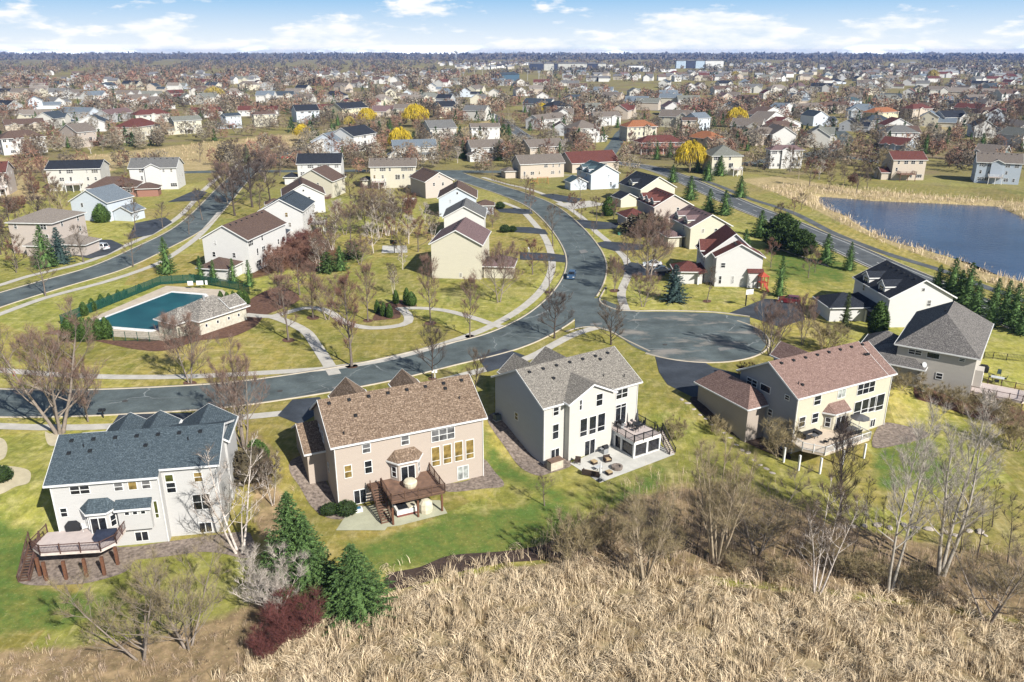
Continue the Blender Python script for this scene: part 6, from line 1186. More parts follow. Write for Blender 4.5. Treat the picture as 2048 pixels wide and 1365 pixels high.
ac('2', (300,560), 'grey air conditioner beside the garage of the taupe house', rot=.4); ac('4', (385,690), 'pale air conditioner beside the garage of the yellow house', rot=.5); ac('4', (1325,495), 'air conditioner at the wall of the greige house', rot=.2); ac('3', (105,560), 'utility unit at the shaded side of the off white house', rot=.6)
x, y, z = at(*vp('2', (540,775))); o = thing('storage_crate', 'small blue and white crate by the clipped shrub', 'crate', (x, y, z), .4); m = MB(); m.box(-.45,-.3,0,.45,.3,.5); m.build('crate_body', WHITE, o); m = MB(); m.box(-.3,-.2,.5,.25,.2,.62); m.build('crate_lid', plain('blue_plastic', (.03,.12,.20)), o)
x, y, z = at(*vp('3', (465,860))); o = thing('deck_box', 'tan storage box with brown lid against the off white house', 'storage box', (x, y, z), h3.a); m = MB(); m.box(-1.0,-.5,0,1.0,.5,1.25); m.build('box_body', plain('tan_plastic', (.50,.45,.36)), o); m = MB(); m.box(-1.06,-.56,1.25,1.06,.56,1.4); m.build('box_lid', plain('brown_lid', (.17,.11,.08)), o)
zp = -2.4; pt = lambda p: onz('3', p, zp)
ad = chair(pt((605,830)), h3.a-.8, 'dark slatted lounge chair by the patio door of the off white house', WICK, WICK, .75, True); armchair(pt((690,900)), h3.a+2.2, 'dark wicker sofa with tan cushions on the pale patio', n=3); armchair(pt((790,815)), h3.a-.2, 'dark wicker armchair with tan cushions near the porch glass')
for p, l in (((707,830),'square tan topped ottoman next to the lounge chair'),((800,895),'square tan topped ottoman beside the fire pit')):
    o = thing('ottoman', l, 'ottoman', pt(p), h3.a); m = MB(); m.box(-.36,-.36,.03,.36,.36,.34); m.build('base', WICK, o); m = MB(); m.box(-.36,-.36,.342,.36,.36,.46); m.build('cushion', CUSH, o)
table(pt((735,865)), h3.a, 'low pale table in front of the wicker sofa', 1.1, .7, .42, SLATE_T); fp = thing('fire_pit', 'round stone fire pit on the pale patio', 'fire pit', pt((850,860))); m = MB(); m.lathe([(.75,0),(.78,.4),(.5,.42),(.48,.2)], 12); m.build('stone_ring', plain('fire_pit_stone', (.23,.19,.16), (.12,.10,.09), 4.), fp)
umbrella(pt((745,935)), 'closed white parasol at the edge of the pale patio', plain('white_canvas', (.66,.66,.66))); o = grill(pt((775,765)), h3.a, 'black kettle grill in the corner by the porch', False)
zd = .1; pd = lambda p: onz('3', p, zd); table(pd((970,610)), h3.a, 'dark dining table on the black railed deck', 1.2, 1.2, .74, DARKM, None, True)
for i, p in enumerate(((930,610),(1005,605),(965,630),(985,585))): chair(pd(p), h3.a+[1.57,-1.57,3.14,0][i], 'dark chair at the round table on the black railed deck', None, None, .5, False, 'chairs on the black railed deck')
umbrella(pd((972,598)), 'closed grey parasol standing through the round table', GREY_C); grill(pd((872,610)), h3.a+1.57, 'black grill on the black railed deck', False)
pe = lambda p: onz('d4', p, zd)
so = thing('corner_sofa', 'dark corner sofa on the white railed deck', 'sofa', pe((490,800)), h4.a); m = MB(); m.box(-1.7,.1,.05,1.5,.95,.4); m.box(-1.7,-1.1,.05,-.9,.099,.4); m.box(.75,-.9,.05,1.5,.099,.4); m.build('seat', FAB_D, so); m = MB(); m.box(-1.7,.96,.05,1.5,1.15,.8); m.box(-1.92,-1.1,.05,-1.702,1.15,.8); m.build('backrest', FAB_D, so)
table(pe((550,840)), h4.a, 'small dark coffee table by the corner sofa', .9, .9, .4, GREY_C, DARKM); be = thing('bench', 'thin brown bench against the yellow wall', 'bench', pe((660,715)), h4.a); m = MB(); m.box(-.8,-.22,.4,.8,.22,.46); m.build('seat', WOOD_B, be)
for s_ in (-1, 1): m = MB(); m.box(s_*.7-.03,-.2,0,s_*.7+.03,.2,.398); m.build('leg', DARKM, be)
table(pe((985,790)), h4.a, 'long dark dining table on the white railed deck', 2.4, 1.1, .74, GREY_C)
for i in range(6): a_ = pe((985,790)); u = (-.75+.75*(i % 3)); w_ = -.85 if i < 3 else .85; c_, s_ = math.cos(h4.a), math.sin(h4.a); chair((a_[0]+u*c_-w_*s_, a_[1]+u*s_+w_*c_, zd), h4.a+(math.pi if i < 3 else 0), 'dark chair at the long table on the white railed deck', None, None, .5, False, 'chairs on the white railed deck')
umbrella(pe((1090,760)), 'open dark grey parasol shading the long table', GREY_C, False, 2.6, 1.35)
for p, l in (((690,915),'black lounge chair at the front rail, nearer the corner post'),((810,880),'black lounge chair at the front rail, nearer the long table')): chair(pe(p), h4.a+3.5, l, None, None, .6, True)
pg = lambda p: onz('d5', p, zd); grill(pg((735,370)), h5.a, 'black covered grill on the deck of the greige house'); table(pg((970,540)), h5.a, 'white topped dining table on the deck of the greige house', 1.9, 1.1, .74, SLATE_T)
for i, p in enumerate(((860,500),(1090,530),(960,585),(1000,440))): chair(pg(p), h5.a+[1.57,-1.57,3.14,0][i], 'teal grey chair at the white table of the greige house', plain('teal_mesh', (.05,.08,.085)), None, .55, False, 'chairs on the greige house deck')
x, y = atz(*vp('4', (1325,385)), 2.6); di = thing('satellite_dish', 'round satellite dish on the low roof of the greige house', 'satellite dish', (x, y, 3.4)); m = MB(); m.tube((0,0,-.9),(0,0,.1),.04,.04,6); m.build('mast', STEEL, di); m = MB(); m.lathe([(.05,0),(.3,.06),(.45,.16)], 14); d_ = m.build('reflector', SLATE_T, di, loc=(0,-.05,.15)); d_.rotation_euler = (1.1, 0, .3)
# ------------------------------------------------------------------ vehicles
TYRE = plain('tyre', (.02,.02,.02)); RIM = plain('wheel_rim', (.40,.40,.41), rough=.4, metal=.6)
def paint(n, c):
    t = NT('paint_'+n); t.set(c, .28, .5); t.b.inputs['Coat Weight'].default_value = .6; t.b.inputs['Coat Roughness'].default_value = .08; return t.m
def car(v, p, rot, label, cat, col, L=4.6, w=1.82, h=1.5, suv=False, name='parked_car', pick=False):
    x, y, z = at(*vp(v, p)); o = thing(name, label, cat, (x, y, z+.07), rot); hw = w/2
    prof = [(-L/2,.35),(-L/2+.05,.75),(-L/2+.5,.9 if not suv else 1.0),(L/2-1.2,.95 if not suv else 1.05),(L/2-.15,.72),(L/2,.38)]
    def loft(pr, z0, wd, wt, zt):
        n = len(pr); vs = [(a, -wd, b) for a, b in pr]+[(a, wd, b) for a, b in pr]; f = [tuple(range(n)), tuple(range(2*n-1, n-1, -1))]+[(i, n+i, n+(i+1) % n, (i+1) % n) for i in range(n)]; return vs, f
    m = MB(); pr = [(-L/2,.28),(-L/2+.02,.62),(-L/2+.12,.88),(-L*.28,.93),(L*.16,.95),(L/2-.35,.82),(L/2-.03,.62),(L/2,.28)]
    if suv: pr = [(a, b*1.12 if b > .5 else b) for a, b in pr]
    n = len(pr); vs = []
    for s_, k in ((-1,.9),(-1,1.),(1,1.),(1,.9)):
        for a, b in pr: vs.append((a*(.985 if k < 1 else 1), s_*hw*(1. if k == 1. else .93), b+(.03 if k < 1 and b > .5 else 0) if k < 1 else b-.06))
    f = []
    for r_ in range(3):
        for i in range(n): f.append((r_*n+i, r_*n+(i+1) % n, (r_+1)*n+(i+1) % n, (r_+1)*n+i))
    f += [tuple(range(n-1, -1, -1)), tuple(range(3*n, 4*n))]; m.add(vs, f); m.build('body', col, o)
    b0 = (.95 if not suv else 1.06); x0, x1 = (-L*.44, L*.20) if suv else (-L*.34, L*.20)
    if pick: x0, x1 = -L*.08, L*.20
    r0, r1 = x0+(.25 if suv else .75), x1-.75; tp = h
    def cab(i, zt, s0): return [(x0+i,-hw*.9+i,b0-.04),(x1-i,-hw*.9+i,b0-.04),(x1-i,hw*.9-i,b0-.04),(x0+i,hw*.9-i,b0-.04),(r0,-hw*.72,zt),(r1,-hw*.72,zt),(r1,hw*.72,zt),(r0,hw*.72,zt)]
    bf = [(0,3,2,1),(4,5,6,7),(0,1,5,4),(1,2,6,5),(2,3,7,6),(3,0,4,7)]
    m = MB(); m.add(cab(0, tp-.05, 0), bf); m.build('windows', GLASS, o); m = MB(); m.box(r0-.03,-hw*.74,tp-.049,r1+.03,hw*.74,tp)
    for a in ((x0, r0), (x1, r1), ((x0+x1)/2, (r0+r1)/2)):
        for s_ in (-1, 1): m.beam((a[0], s_*hw*.905, b0-.03), (a[1], s_*hw*.73, tp-.03), .09, .06)
    m.build('cabin_roof', col, o)
    for a in (-1, 1):
        for s_ in (-1, 1):
            m = MB(); yy = s_*(hw-.09); m.tube((a*L*.31,yy-.11,.33),(a*L*.31,yy+.11,.33),.34,.34,12); wh = m.build('wheel', TYRE, o); m = MB(); m.tube((a*L*.31,yy-.115,.33),(a*L*.31,yy+.115,.33),.2,.2,10); m.build('rim', RIM, wh)
    for s_ in (-1, 1):
        m = MB(); m.box(L/2-.12, s_*hw*.72-.2, .6, L/2+.012, s_*hw*.72+.2, .76); m.build('headlight', plain('lamp_glass', (.7,.72,.72), rough=.15), o); m = MB(); m.box(-L/2-.012, s_*hw*.74-.16, .68, -L/2+.12, s_*hw*.74+.16, .86); m.build('tail_light', plain('red_lamp', (.25,.015,.012), rough=.2), o)
    if pick: m = MB(); m.box(-L/2+.1,-hw*.8,1.0,x0-.1,-hw*.7,1.15); m.box(-L/2+.1,hw*.7,1.0,x0-.1,hw*.8,1.15); m.build('bed_rail', col, o)
    return o
car('p', (1143,556), R(-100), 'dark blue hatchback driving down the curving street', 'car', paint('blue', (.035,.075,.14)), 4.4, 1.8, 1.5, True, 'car'); car('p', (202,499), R(158), 'silver sport utility car on the dark driveway of the hip roofed house', 'car', paint('silver', (.50,.52,.54)), 4.7, 1.85, 1.7, True)
car('p', (1305,533), R(175), 'white sedan on the driveway behind the reddish tree', 'car', paint('white', (.62,.64,.66)), 4.8); car('p', (1322,545), R(170), 'dark car parked below the white sedan', 'car', paint('dark', (.04,.045,.05)), 4.6); car('p', (1578,606), R(160), 'dark red car on the driveway beside the black roofed house', 'car', paint('maroon', (.13,.014,.018)), 4.6, 1.85, 1.55, True)
car('p', (575,318), R(5), 'bright red pickup truck by the low white garage', 'pickup truck', paint('red', (.42,.012,.02)), 5.6, 1.95, 1.85, True, 'pickup_truck', True); car('p', (2013,268), R(20), 'red van parked in the far cul de sac on the right', 'van', paint('brick_red', (.25,.03,.03)), 5., 1.9, 1.9, True)
# ------------------------------------------------------------------ small things by the streets
def hoop(v, p, rot, label, board=WHITE, pad=False):
    x, y, z = at(*vp(v, p)); o = thing('basketball_hoop', label, 'basketball hoop', (x, y, z), rot); m = MB(); m.box(-.1,-.1,-.1,.1,.1,3.); m.build('pole', BLACKM, o); m = MB(); m.beam((0,0,2.9),(0,-.9,3.1),.08,.1); m.build('arm', BLACKM, o); m = MB(); m.box(-.9,-.97,2.75,.9,-.92,3.85); m.build('backboard', board, o)
    m = MB(); [m.tube((.24*math.cos(a), -1.22+.24*math.sin(a), 3.05), (.24*math.cos(a+.6), -1.22+.24*math.sin(a+.6), 3.05), .02, .02, 5) for a in [i*.6283 for i in range(10)]]; m.build('rim', plain('orange_rim', (.45,.1,.02)), o)
hoop('p', (789,507), 0., 'black basketball hoop at the white court slab', GLASS); hoop('p', (1491,612), R(20), 'basketball hoop with white board at the mouth of the red car driveway'); hoop('S', (965,640), R(-40), 'white basketball board by the garage of the hip roofed house'); hoop('p', (827,418), 0, 'basketball hoop at the end of the green behind the house rows'); hoop('p', (814,418), 0, 'second basketball hoop left of the other at the end of the green')
flatc = sheet('court_slab', [atz(a, b, tz(*atz(a, b, 0)) ) for a, b in ((765,492),(813,492),(815,506),(763,507))], .06, CONC_D, label='pale concrete basketball slab on the green')
x, y, z = at(29,752); hy = thing('fire_hydrant', 'red fire hydrant on the verge by the near street', 'fire hydrant', (x, y, z)); m = MB(); m.lathe([(.2,0),(.2,.06),(.14,.08),(.14,.6),(.17,.62),(.12,.78),(.03,.86)], 10); m.build('barrel', plain('hydrant_red', (.42,.03,.02)), hy); m = MB(); m.tube((-.26,0,.45),(.26,0,.45),.07,.07,8); m.build('outlet', plain('hydrant_red', (.42,.03,.02)), hy)
def mailbox(p, label, n=2, c=DARKM):
    x, y, z = at(*p); o = thing('mailbox', label, 'mailbox', (x, y, z), .1); m = MB(); m.box(-.06,-.06,-.1,.06,.06,1.05); m.build('post', c, o)
    for i in range(n): m = MB(); m.box(-.3+.5*i-.2*(n > 1), -.25, 1.052, .1+.5*i-.2*(n > 1), .3, 1.4); m.build('letter_box', c, o)
mailbox((207,836), 'dark double mailbox at the kerb behind the blue grey roof'); mailbox((870,757), 'pale mailbox by the kerb under the dark round tree', 2, WHITE); mailbox((1058,505), 'white post box on the lawn of the cream house', 1, WHITE); mailbox((1212,588), 'dark mailbox at the kerb by the cul de sac mouth', 1); mailbox((1106,396), 'dark mailbox at the upper kerb of the curve', 1)
x, y, z = at(1239,470); o = thing('utility_box', 'green utility box on the lawn left of the mottled roof', 'utility box', (x, y, z), .3); m = MB(); m.box(-.5,-.4,0,.5,.4,.7); m.build('box_body', plain('utility_green', (.06,.22,.16)), o)
x, y, z = at(1085,368); ps = thing('play_set', 'orange timber play set behind the tan house', 'play set', (x, y, z), .3); PO = plain('orange_timber', (.42,.19,.06))
for a in (-2.2, 2.2):
    for b in (-1, 1): m = MB(); m.beam((a, b*1.1, 0), (a, 0, 2.6), .14, .14); m.build('leg', PO, ps)
m = MB(); m.beam((-2.5,0,2.6),(2.5,0,2.6),.16,.16); m.build('top_beam', PO, ps); m = MB(); m.box(-4.2,-.9,1.2,-2.6,.9,1.35); m.build('platform', PO, ps); m = MB(); m.beam((-4.3,0,1.3),(-6.2,0,.1),.6,.08); m.build('slide', plain('yellow_slide', (.55,.36,.04)), ps)
for a in (-.8, .6): m = MB(); m.box(a-.22,-.1,.5,a+.22,.1,.54); m.beam((a-.2,0,.54),(a-.2,0,2.52),.02,.02); m.beam((a+.2,0,.54),(a+.2,0,2.52),.02,.02); m.build('swing', plain('red_plastic', (.4,.04,.03)), ps)
x, y, z = at(1524,578); ps = thing('climbing_frame', 'red climbing frame beside the white columned house', 'climbing frame', (x, y, z), .2); RP = plain('red_timber', (.36,.07,.04))
for a in (-.8, .8):
    for b in (-.8, .8): m = MB(); m.box(a-.08,b-.08,0,a+.08,b+.08,3.); m.build('post', RP, ps)
m = MB(); m.box(-.9,-.9,1.5,.9,.9,1.62); m.build('platform', RP, ps); m = MB(); m.add([(-1.1,-1.1,3.0),(1.1,-1.1,3.0),(1.1,1.1,3.0),(-1.1,1.1,3.0),(0,0,3.9)], [(0,3,2,1),(0,1,4),(1,2,4),(2,3,4),(3,0,4)]); m.build('roof', RP, ps); m = MB(); m.beam((0,-.9,1.5),(0,-2.8,.1),.6,.1); m.build('slide', RP, ps)
for p, l in (((1185,505),'round manhole cover in the curving street by the driveways'),((1330,690),'round manhole cover in the worn cul de sac'),((560,783),'round manhole cover in the near street behind the taupe house'),((250,803),'round manhole cover in the near street behind the blue grey roof')):
    x, y, z = at(*p); m = MB(); m.lathe([(.42,.02),(.42,.075),(.1,.08)], 14); o = m.build('manhole_cover', plain('cast_iron', (.07,.065,.06), rough=.6), None, loc=(x, y, 0)); tag(o, l, 'manhole cover')
STN = plain('pale_boulder', (.50,.44,.37), (.33,.29,.25), 2.)
def stone(v, p, s_, label, group, flat_=.5):
    x, y, z = at(*vp(v, p)); m = MB(); g = random.Random(int(x*50)); m.lathe([(s_*.75,-.1),(s_*g.uniform(.9,1.1),s_*flat_*.4),(s_*g.uniform(.6,.8),s_*flat_*.85),(s_*.2,s_*flat_)], 7); o = m.build('boulder', STN, None, loc=(x, y, z), rot=g.uniform(0, 6)); o.scale = (1.2, .8, 1); tag(o, label, 'boulder', group)
for i in range(13): stone('Q', (1190+i*52+rnd.uniform(-22,22), 628+i*4.5+rnd.uniform(-14,14)), rnd.uniform(.2,.6), 'pale boulder in the row along the wood edge', 'boulders along the wood edge')
for i in range(16): stone('4', (10+i*33, 545+i*27+rnd.uniform(-8,8)), rnd.uniform(.3,.45), 'flat stepping stone on the slope between the two right hand houses', 'stepping stones on the slope', .2)
for i in range(26): stone('K', (130+i*15, 365+i*5.2+(i > 18)*3), rnd.uniform(.3,.5), 'stone of the low dry wall below the dark pines', 'stones of the low wall by the pines')
# ------------------------------------------------------------------ playing field lights, water tower, flats, sheds
def light_pole(v, b, t_, label):
    x, y, z = at(*vp(v, b)); d = ray(*vp(v, t_)); zt = H+d[2]*y/d[1]; o = thing('light_pole', label, 'light pole', (x, y, z), 0, 'light poles of the playing field'); m = MB(); m.tube((0,0,-.5),(0,0,zt-z),.38,.26,6); m.build('pole', plain('galvanised_pole', (.45,.45,.44)), o); m = MB(); m.box(-2.2,-.3,zt-z-.2,2.2,.3,zt-z+1.3); m.build('lamp_bank', STEEL, o)
for v, b, t_ in (('C',(940,352),(940,250)),('C',(968,340),(968,285)),('C',(1062,338),(1062,230)),('C',(1130,345),(1130,255)),('C',(1515,350),(1515,265)),('C',(1610,370),(1610,278)),('D',(120,345),(120,270)),('D',(235,365),(235,232)),('D',(412,368),(412,250)),('D',(512,290),(512,215))): light_pole(v, b, t_, 'tall pale light pole by the playing field')
x, y = atz(912,121,0); wt_ = thing('water_tower', 'pale water tower on the skyline', 'water tower', (x, y, 0)); d = ray(912,101); zt = H+d[2]*y/d[1]; m = MB(); m.lathe([(4,-1),(2,8),(2,zt-14)], 8); m.build('stem', SLATE_T, wt_); m = MB(); m.lathe([(2,zt-14),(8.5,zt-8),(8.5,zt-4),(3,zt)], 12); m.build('tank', SLATE_T, wt_)
def winwall(name, c, g=(.03,.035,.05), sx_=3.4, sz=3.1):
    t = NT(name); tc = t.n('ShaderNodeTexCoord'); sp = t.n('ShaderNodeSeparateXYZ'); t.t.links.new(tc.outputs['Object'], sp.inputs[0])
    fx = t.math('FRACT', t.math('MULTIPLY', t.math('ADD', sp.outputs[0], sp.outputs[1]), 1/sx_)); fz = t.math('FRACT', t.math('MULTIPLY', sp.outputs[2], 1/sz))
    def band(f, a, b): return t.math('MULTIPLY', t.math('GREATER_THAN', f, a), t.math('LESS_THAN', f, b))
    t.set(t.mix(t.math('MULTIPLY', band(fx, .3, .72), band(fz, .3, .78)), c, g), .6, .3); return t.m
FL_N, FL_P, FL_W, FL_B = winwall('navy_flats', (.035,.045,.075)), winwall('pale_flats', (.50,.50,.46)), winwall('white_flats', (.70,.70,.68)), winwall('blue_flats', (.42,.52,.62))
def flat_block(v, a, b, top, wallm, label, roofc='grey', hip=True, cat='apartment block', name='apartment_block', dep=16):
    A, B = at(*vp(v, a))[:2], at(*vp(v, b))[:2]; A, B = Vector(A), Vector(B); d = ray(*vp(v, (a[0], top))); zt = max(5, H+d[2]*A.y/d[1]); o = thing(name, label, cat, (A.x, A.y, 0), math.atan2(B.y-A.y, B.x-A.x), 'flats on the far edge of the fields' if 'block' in name else 'sheds beyond the fields'); L = (B-A).length
    m = MB(); m.box(0, 0, -2, L, dep, zt); m.build('wall', wallm, o); m = MB()
    if hip: m.add([(-.6,-.6,zt),(L+.6,-.6,zt),(L+.6,dep+.6,zt),(-.6,dep+.6,zt),(dep*.4,dep/2,zt+4),(L-dep*.4,dep/2,zt+4)], [(0,3,2,1),(0,1,5,4),(1,2,5),(2,3,4,5),(3,0,4)])
    else: m.box(-.3,-.3,zt+.002,L+.3,dep+.3,zt+.6)
    m.build('roof', roofm(roofc), o)
for a, b, w_, l in ((40,158,FL_N,'navy apartment block at the far end of the row'),(162,246,FL_P,'pale apartment block between two navy ones'),(250,278,FL_N,'narrow navy apartment block in the row'),(282,528,FL_P,'longest pale apartment block of the row'),(532,618,FL_N,'navy apartment block right of the longest pale one'),(622,690,FL_P,'pale apartment block at the end of the row')): flat_block('D', (a,262), (b,262), 205, w_, l)
for a, b, w_, l in ((1288,1370,FL_B,'bluish apartment block farthest left of its group'),(1374,1450,FL_N,'dark navy apartment block among the bluish ones'),(1454,1530,FL_B,'bluish apartment block next to the white one'),(1536,1690,FL_W,'white apartment block on the far field edge')): flat_block('D', (a,244), (b,244), 180, w_, l)
WSH = plain('white_shed', (.66,.67,.68), (.55,.56,.58), .05)
for a, b, y0, tp, l in ((700,750,246,212,'small white shed left of the long sheds'),(760,860,275,245,'low white shed beside the field'),(880,1010,270,222,'long white flat roofed shed'),(1010,1110,272,238,'white shed with grey roof end'),(1150,1290,275,250,'low long white shed at the right of the fields'),(370,528,268,238,'dark low hall in front of the pale flats')): flat_block('D', (a,y0), (b,y0), tp, WSH if 'dark' not in l else FL_N, l, 'grey', False, 'shed', 'warehouse', 22)
flat_block('C', (1298,360), (1445,352), 300, plain('blue_shed', (.06,.11,.16)), 'dark blue gabled hall with red end by the playing field', 'slate', True, 'hall', 'sports_hall', 14)
# ------------------------------------------------------------------ houses of the far rows
BHP = [tuple(proj(*h.wor(5, 4), 3)) for h in HB]
def far_house(px, py, wpx, rr, label, grp):
    x, y = atz(px, py, 0); L = max(14, min(28, wpx*y/F)); rk = rr.choice(['brown','taupe','grey','black','blue','red','taupe','mauve','slate','green','tan']); wk = rr.choice(['white','white','white','offwhite','cream','bluewhite','tan','offwhite','grey']); ang = rr.choice([0,0,.25,-.25,1.2,1.57,-.5,.5]); ty = rr.choice(['g','g','e','h','e'])
    hs = House('house', label(ROOFN[rk], WALLN[wk], ty), (x, y), ang, siding(wk, WC[wk]), roofm(rk), grp, zb=-.6); D = min(L, 14); ez = rr.choice([6.2,6.6,7.2,4.2])
    if ty == 'g': hs.gx(0,L,0,D/2,D,ez,ez+D*.31); hs.gy(L*.55,L*.75,L*.95,-1.5,D/2,ez-.1,ez+L*.13)
    elif ty == 'e': hs.gy(0,D*.45,D*.9,0,L*.8,ez,ez+D*.27); hs.gx(D*.6,L,1.,D*.45,D*.8,3.2,6.)
    else: hs.hip(0,L,0,D,ez,ez+D*.32); hs.gy(L*.1,L*.25,L*.4,-1.2,D/2,ez-.1,ez+L*.1)
    if ty != 'e': hs.hip(L-.6, L+6.5, -.8, 6.5, 3.1, 5., zb=-.6)
    n = 4 if L > 12 else 3; k = .42 if ty != 'h' else .5
    for i in range(n):
        if ty == 'e' and i > 1: break
        for z in ((ez-1.2, 1.4) if ez > 4 else (1.5,)):
            if rr.random() < .85 and y < 1250: hs.win('r', k, (L if ty != 'e' else D*.9)*(i+.6)/(n if ty != 'e' else 2.3), z, 1.3, 1.3, '2dh')
    hs.finish(); HB.append(hs); BHP.append((px, py)); return hs
rr = random.Random(77)
def scatter(x0, x1, y0, y1, n, wfun, place, grp):
    k = 0
    for _ in range(n*40):
        if k >= n: break
        px, py = rr.uniform(x0, x1), rr.uniform(y0, y1); w_ = wfun(py)
        if any(abs(px-a)/(w_*.75) < 1 and abs(py-b)/(w_*.26+2) < 1 for a, b in BHP): continue
        far_house(px, py, w_*rr.uniform(.8,1.15), rr, lambda r_, w__, t_, pl=place: f"{w__} {'gabled ' if t_ == 'e' else ''}house with {r_} {'hip ' if t_ == 'h' else ''}roof {pl}", grp); k += 1
wf = lambda py: 24*F/(atz(1024, py, 0)[1])
FG = 'houses of the far rows'
scatter(-20, 250, 172, 232, 26, wf, 'in the far left rows', FG); scatter(250, 560, 160, 215, 24, wf, 'below the far left woods', FG); scatter(560, 780, 155, 205, 16, wf, 'before the far woods', FG)
scatter(780, 1010, 168, 215, 16, wf, 'left of the playing field', FG); scatter(860, 1040, 128, 140, 5, wf, 'past the woods', FG); scatter(1030, 1200, 172, 196, 8, wf, 'along the playing field', FG); scatter(1120, 1440, 150, 163, 12, wf, 'behind the playing field', FG); scatter(1240, 1450, 175, 215, 10, wf, 'right of the playing field', FG)
scatter(1450, 1760, 158, 225, 30, wf, 'right of the field', FG); scatter(1760, 2070, 160, 225, 34, wf, 'in the far right rows', FG); scatter(1480, 2070, 136, 158, 16, wf, 'right below the skyline', FG); scatter(1480, 1610, 130, 138, 4, wf, 'in the white terrace', FG)
scatter(1560, 1720, 250, 300, 5, wf, 'by the bending road', FG); scatter(1040, 1330, 205, 275, 12, wf, 'among the crowded gables', FG); scatter(1330, 1560, 205, 300, 12, wf, 'around the right hand willow', FG)
scatter(1560, 1760, 205, 250, 9, wf, 'right of the tight gables', FG); scatter(1760, 2060, 215, 300, 13, wf, 'beyond the small pond', FG); scatter(-20, 330, 215, 262, 9, wf, 'behind the cream walkouts', FG); scatter(560, 1000, 200, 245, 12, wf, 'around the middle willows', FG)
# the smallest houses, a few pixels each, as one mass below the skyline
DH = MB(); dhm = [plain('distant_wall_white', (.60,.60,.58)), plain('distant_wall_cream', (.50,.46,.38)), plain('distant_roof_grey', (.15,.15,.155)), plain('distant_roof_brown', (.15,.11,.09)), plain('distant_roof_pale', (.26,.27,.28))]
def small_house(px, py):
    x, y = atz(px, py, 0); a = rr.choice([0, .4, -.4, 1.57, 1.2]); c, q = math.cos(a), math.sin(a); L = rr.uniform(12, 20); D = rr.uniform(10, 13); e = rr.uniform(5.5, 7.5); r_ = e+D*.32
    T = lambda v: [(x+u*c-w_*q, y+u*q+w_*c, z_) for u, w_, z_ in v]
    DH.add(T([(0,0,0),(L,0,0),(L,D,0),(0,D,0),(0,0,e),(L,0,e),(L,D,e),(0,D,e),(0,D/2,r_-.2),(L,D/2,r_-.2)]), [(0,1,5,4),(2,3,7,6),(1,2,6,9,5),(3,0,4,8,7)], rr.choice([0,0,1]))
    DH.add(T([(-.6,-.6,e-.2),(L+.6,-.6,e-.2),(L+.6,D/2,r_),(-.6,D/2,r_),(L+.6,D+.6,e-.2),(-.6,D+.6,e-.2)]), [(0,1,2,3),(3,2,4,5)], rr.choice([2,2,3,4]))
for n_, x0, x1, y0, y1 in ((170,1460,2080,130,158),(60,880,1100,127,140),(50,0,560,150,172),(40,560,900,145,165),(40,1100,1460,148,165)):
    for _ in range(n_): small_house(rr.uniform(x0, x1), rr.uniform(y0, y1))
o = DH.build('distant_houses', dhm); o['kind'] = 'stuff'; o['label'] = 'tiny distant houses below the skyline'
# ------------------------------------------------------------------ trees between the houses
FOOT = [(h.o[0], h.o[1], h) for h in HB]; RD = [(np.array([tuple(q) for q in resample(w_, 4.)]), 6.) for w_ in (R1, R2, R3, R4, R5, R6, R7, R8)]
HC = np.array([h.wor(7, 6) for h in HB]); CELL = {}
NOGO = [[atz(a, b, 0) for a, b in p] for p in (STRAW[0], STRAW[1], POND, [(1160,168),(1440,168),(1440,180),(1160,180)], [(870,135),(1060,135),(1060,146),(870,146)])]
def free(x, y, sp, hd):
    if np.min(np.hypot(HC[:,0]-x, HC[:,1]-y)) < hd: return False
    for s_, h_ in RD:
        if np.min(np.hypot(s_[:,0]-x, s_[:,1]-y)) < h_: return False
    for p in NOGO:
        if poly_sd(p, [x], [y])[0] < 0: return False
    i, j = int(x//6), int(y//6)
    for a in (-1, 0, 1):
        for b in (-1, 0, 1):
            for q in CELL.get((i+a, j+b), []):
                if (q[0]-x)**2+(q[1]-y)**2 < sp*sp: return False
    CELL.setdefault((i, j), []).append((x, y)); return True
for x, y in TREES: CELL.setdefault((int(x//6), int(y//6)), []).append((x, y))
def fill(x0, x1, y0, y1, n, kinds, hr, lab, grp, sp=4.5, hd=8.5):
    k = 0
    for _ in range(n*30):
        if k >= n: break
        px, py = rr.uniform(x0, x1), rr.uniform(y0, y1); x, y = atz(px, py, 0)
        if not free(x, y, sp, hd): continue
        kd = rr.choice(kinds); col_ = {'0':'brown','1':'reddish','2':'dark','3':'pinkish','4':'whitish','5':'straw coloured'}.get(kd[-1], '')
        tree_at(x, y, kd, rr.uniform(*hr), (f'{col_} bare tree {lab}' if kd.startswith('far') else f'dark conifer {lab}'), grp, rr.uniform(.85, 1.2)); k += 1
BT = 'bare trees among the houses'; CT = 'conifers among the houses'; K0 = ['far0','far0','far1','far2','far3','far1','far5','far4','far0']
for a in ((0,250,235,330,22),(0,420,185,250,8),(420,760,185,265,10),(600,1000,225,335,24),(760,1120,180,240,6),(1000,1300,225,335,24),(1300,1560,220,330,18),(1450,1760,180,260,8),(1560,1760,300,395,12),(1760,2048,185,260,6),(0,130,330,560,14),(230,330,350,440,5)): fill(*a, K0, (7,11.5), {0:'at the left side of the neighbourhood',420:'above the golden strip',600:'among the middle house rows',760:'below the playing field',1000:'around the parkway bend',1300:'near the big yellow willow',1450:'by the right hand rows',1560:'on the slope above the pond',1760:'beyond the small pond',230:'beside the left hand street'}[a[0]], BT)
fill(1940, 2060, 205, 300, 18, ['far0','far2','far0'], (11,16), 'in the dense grey grove at the right edge', 'dense grove at the right edge', 4., 6)
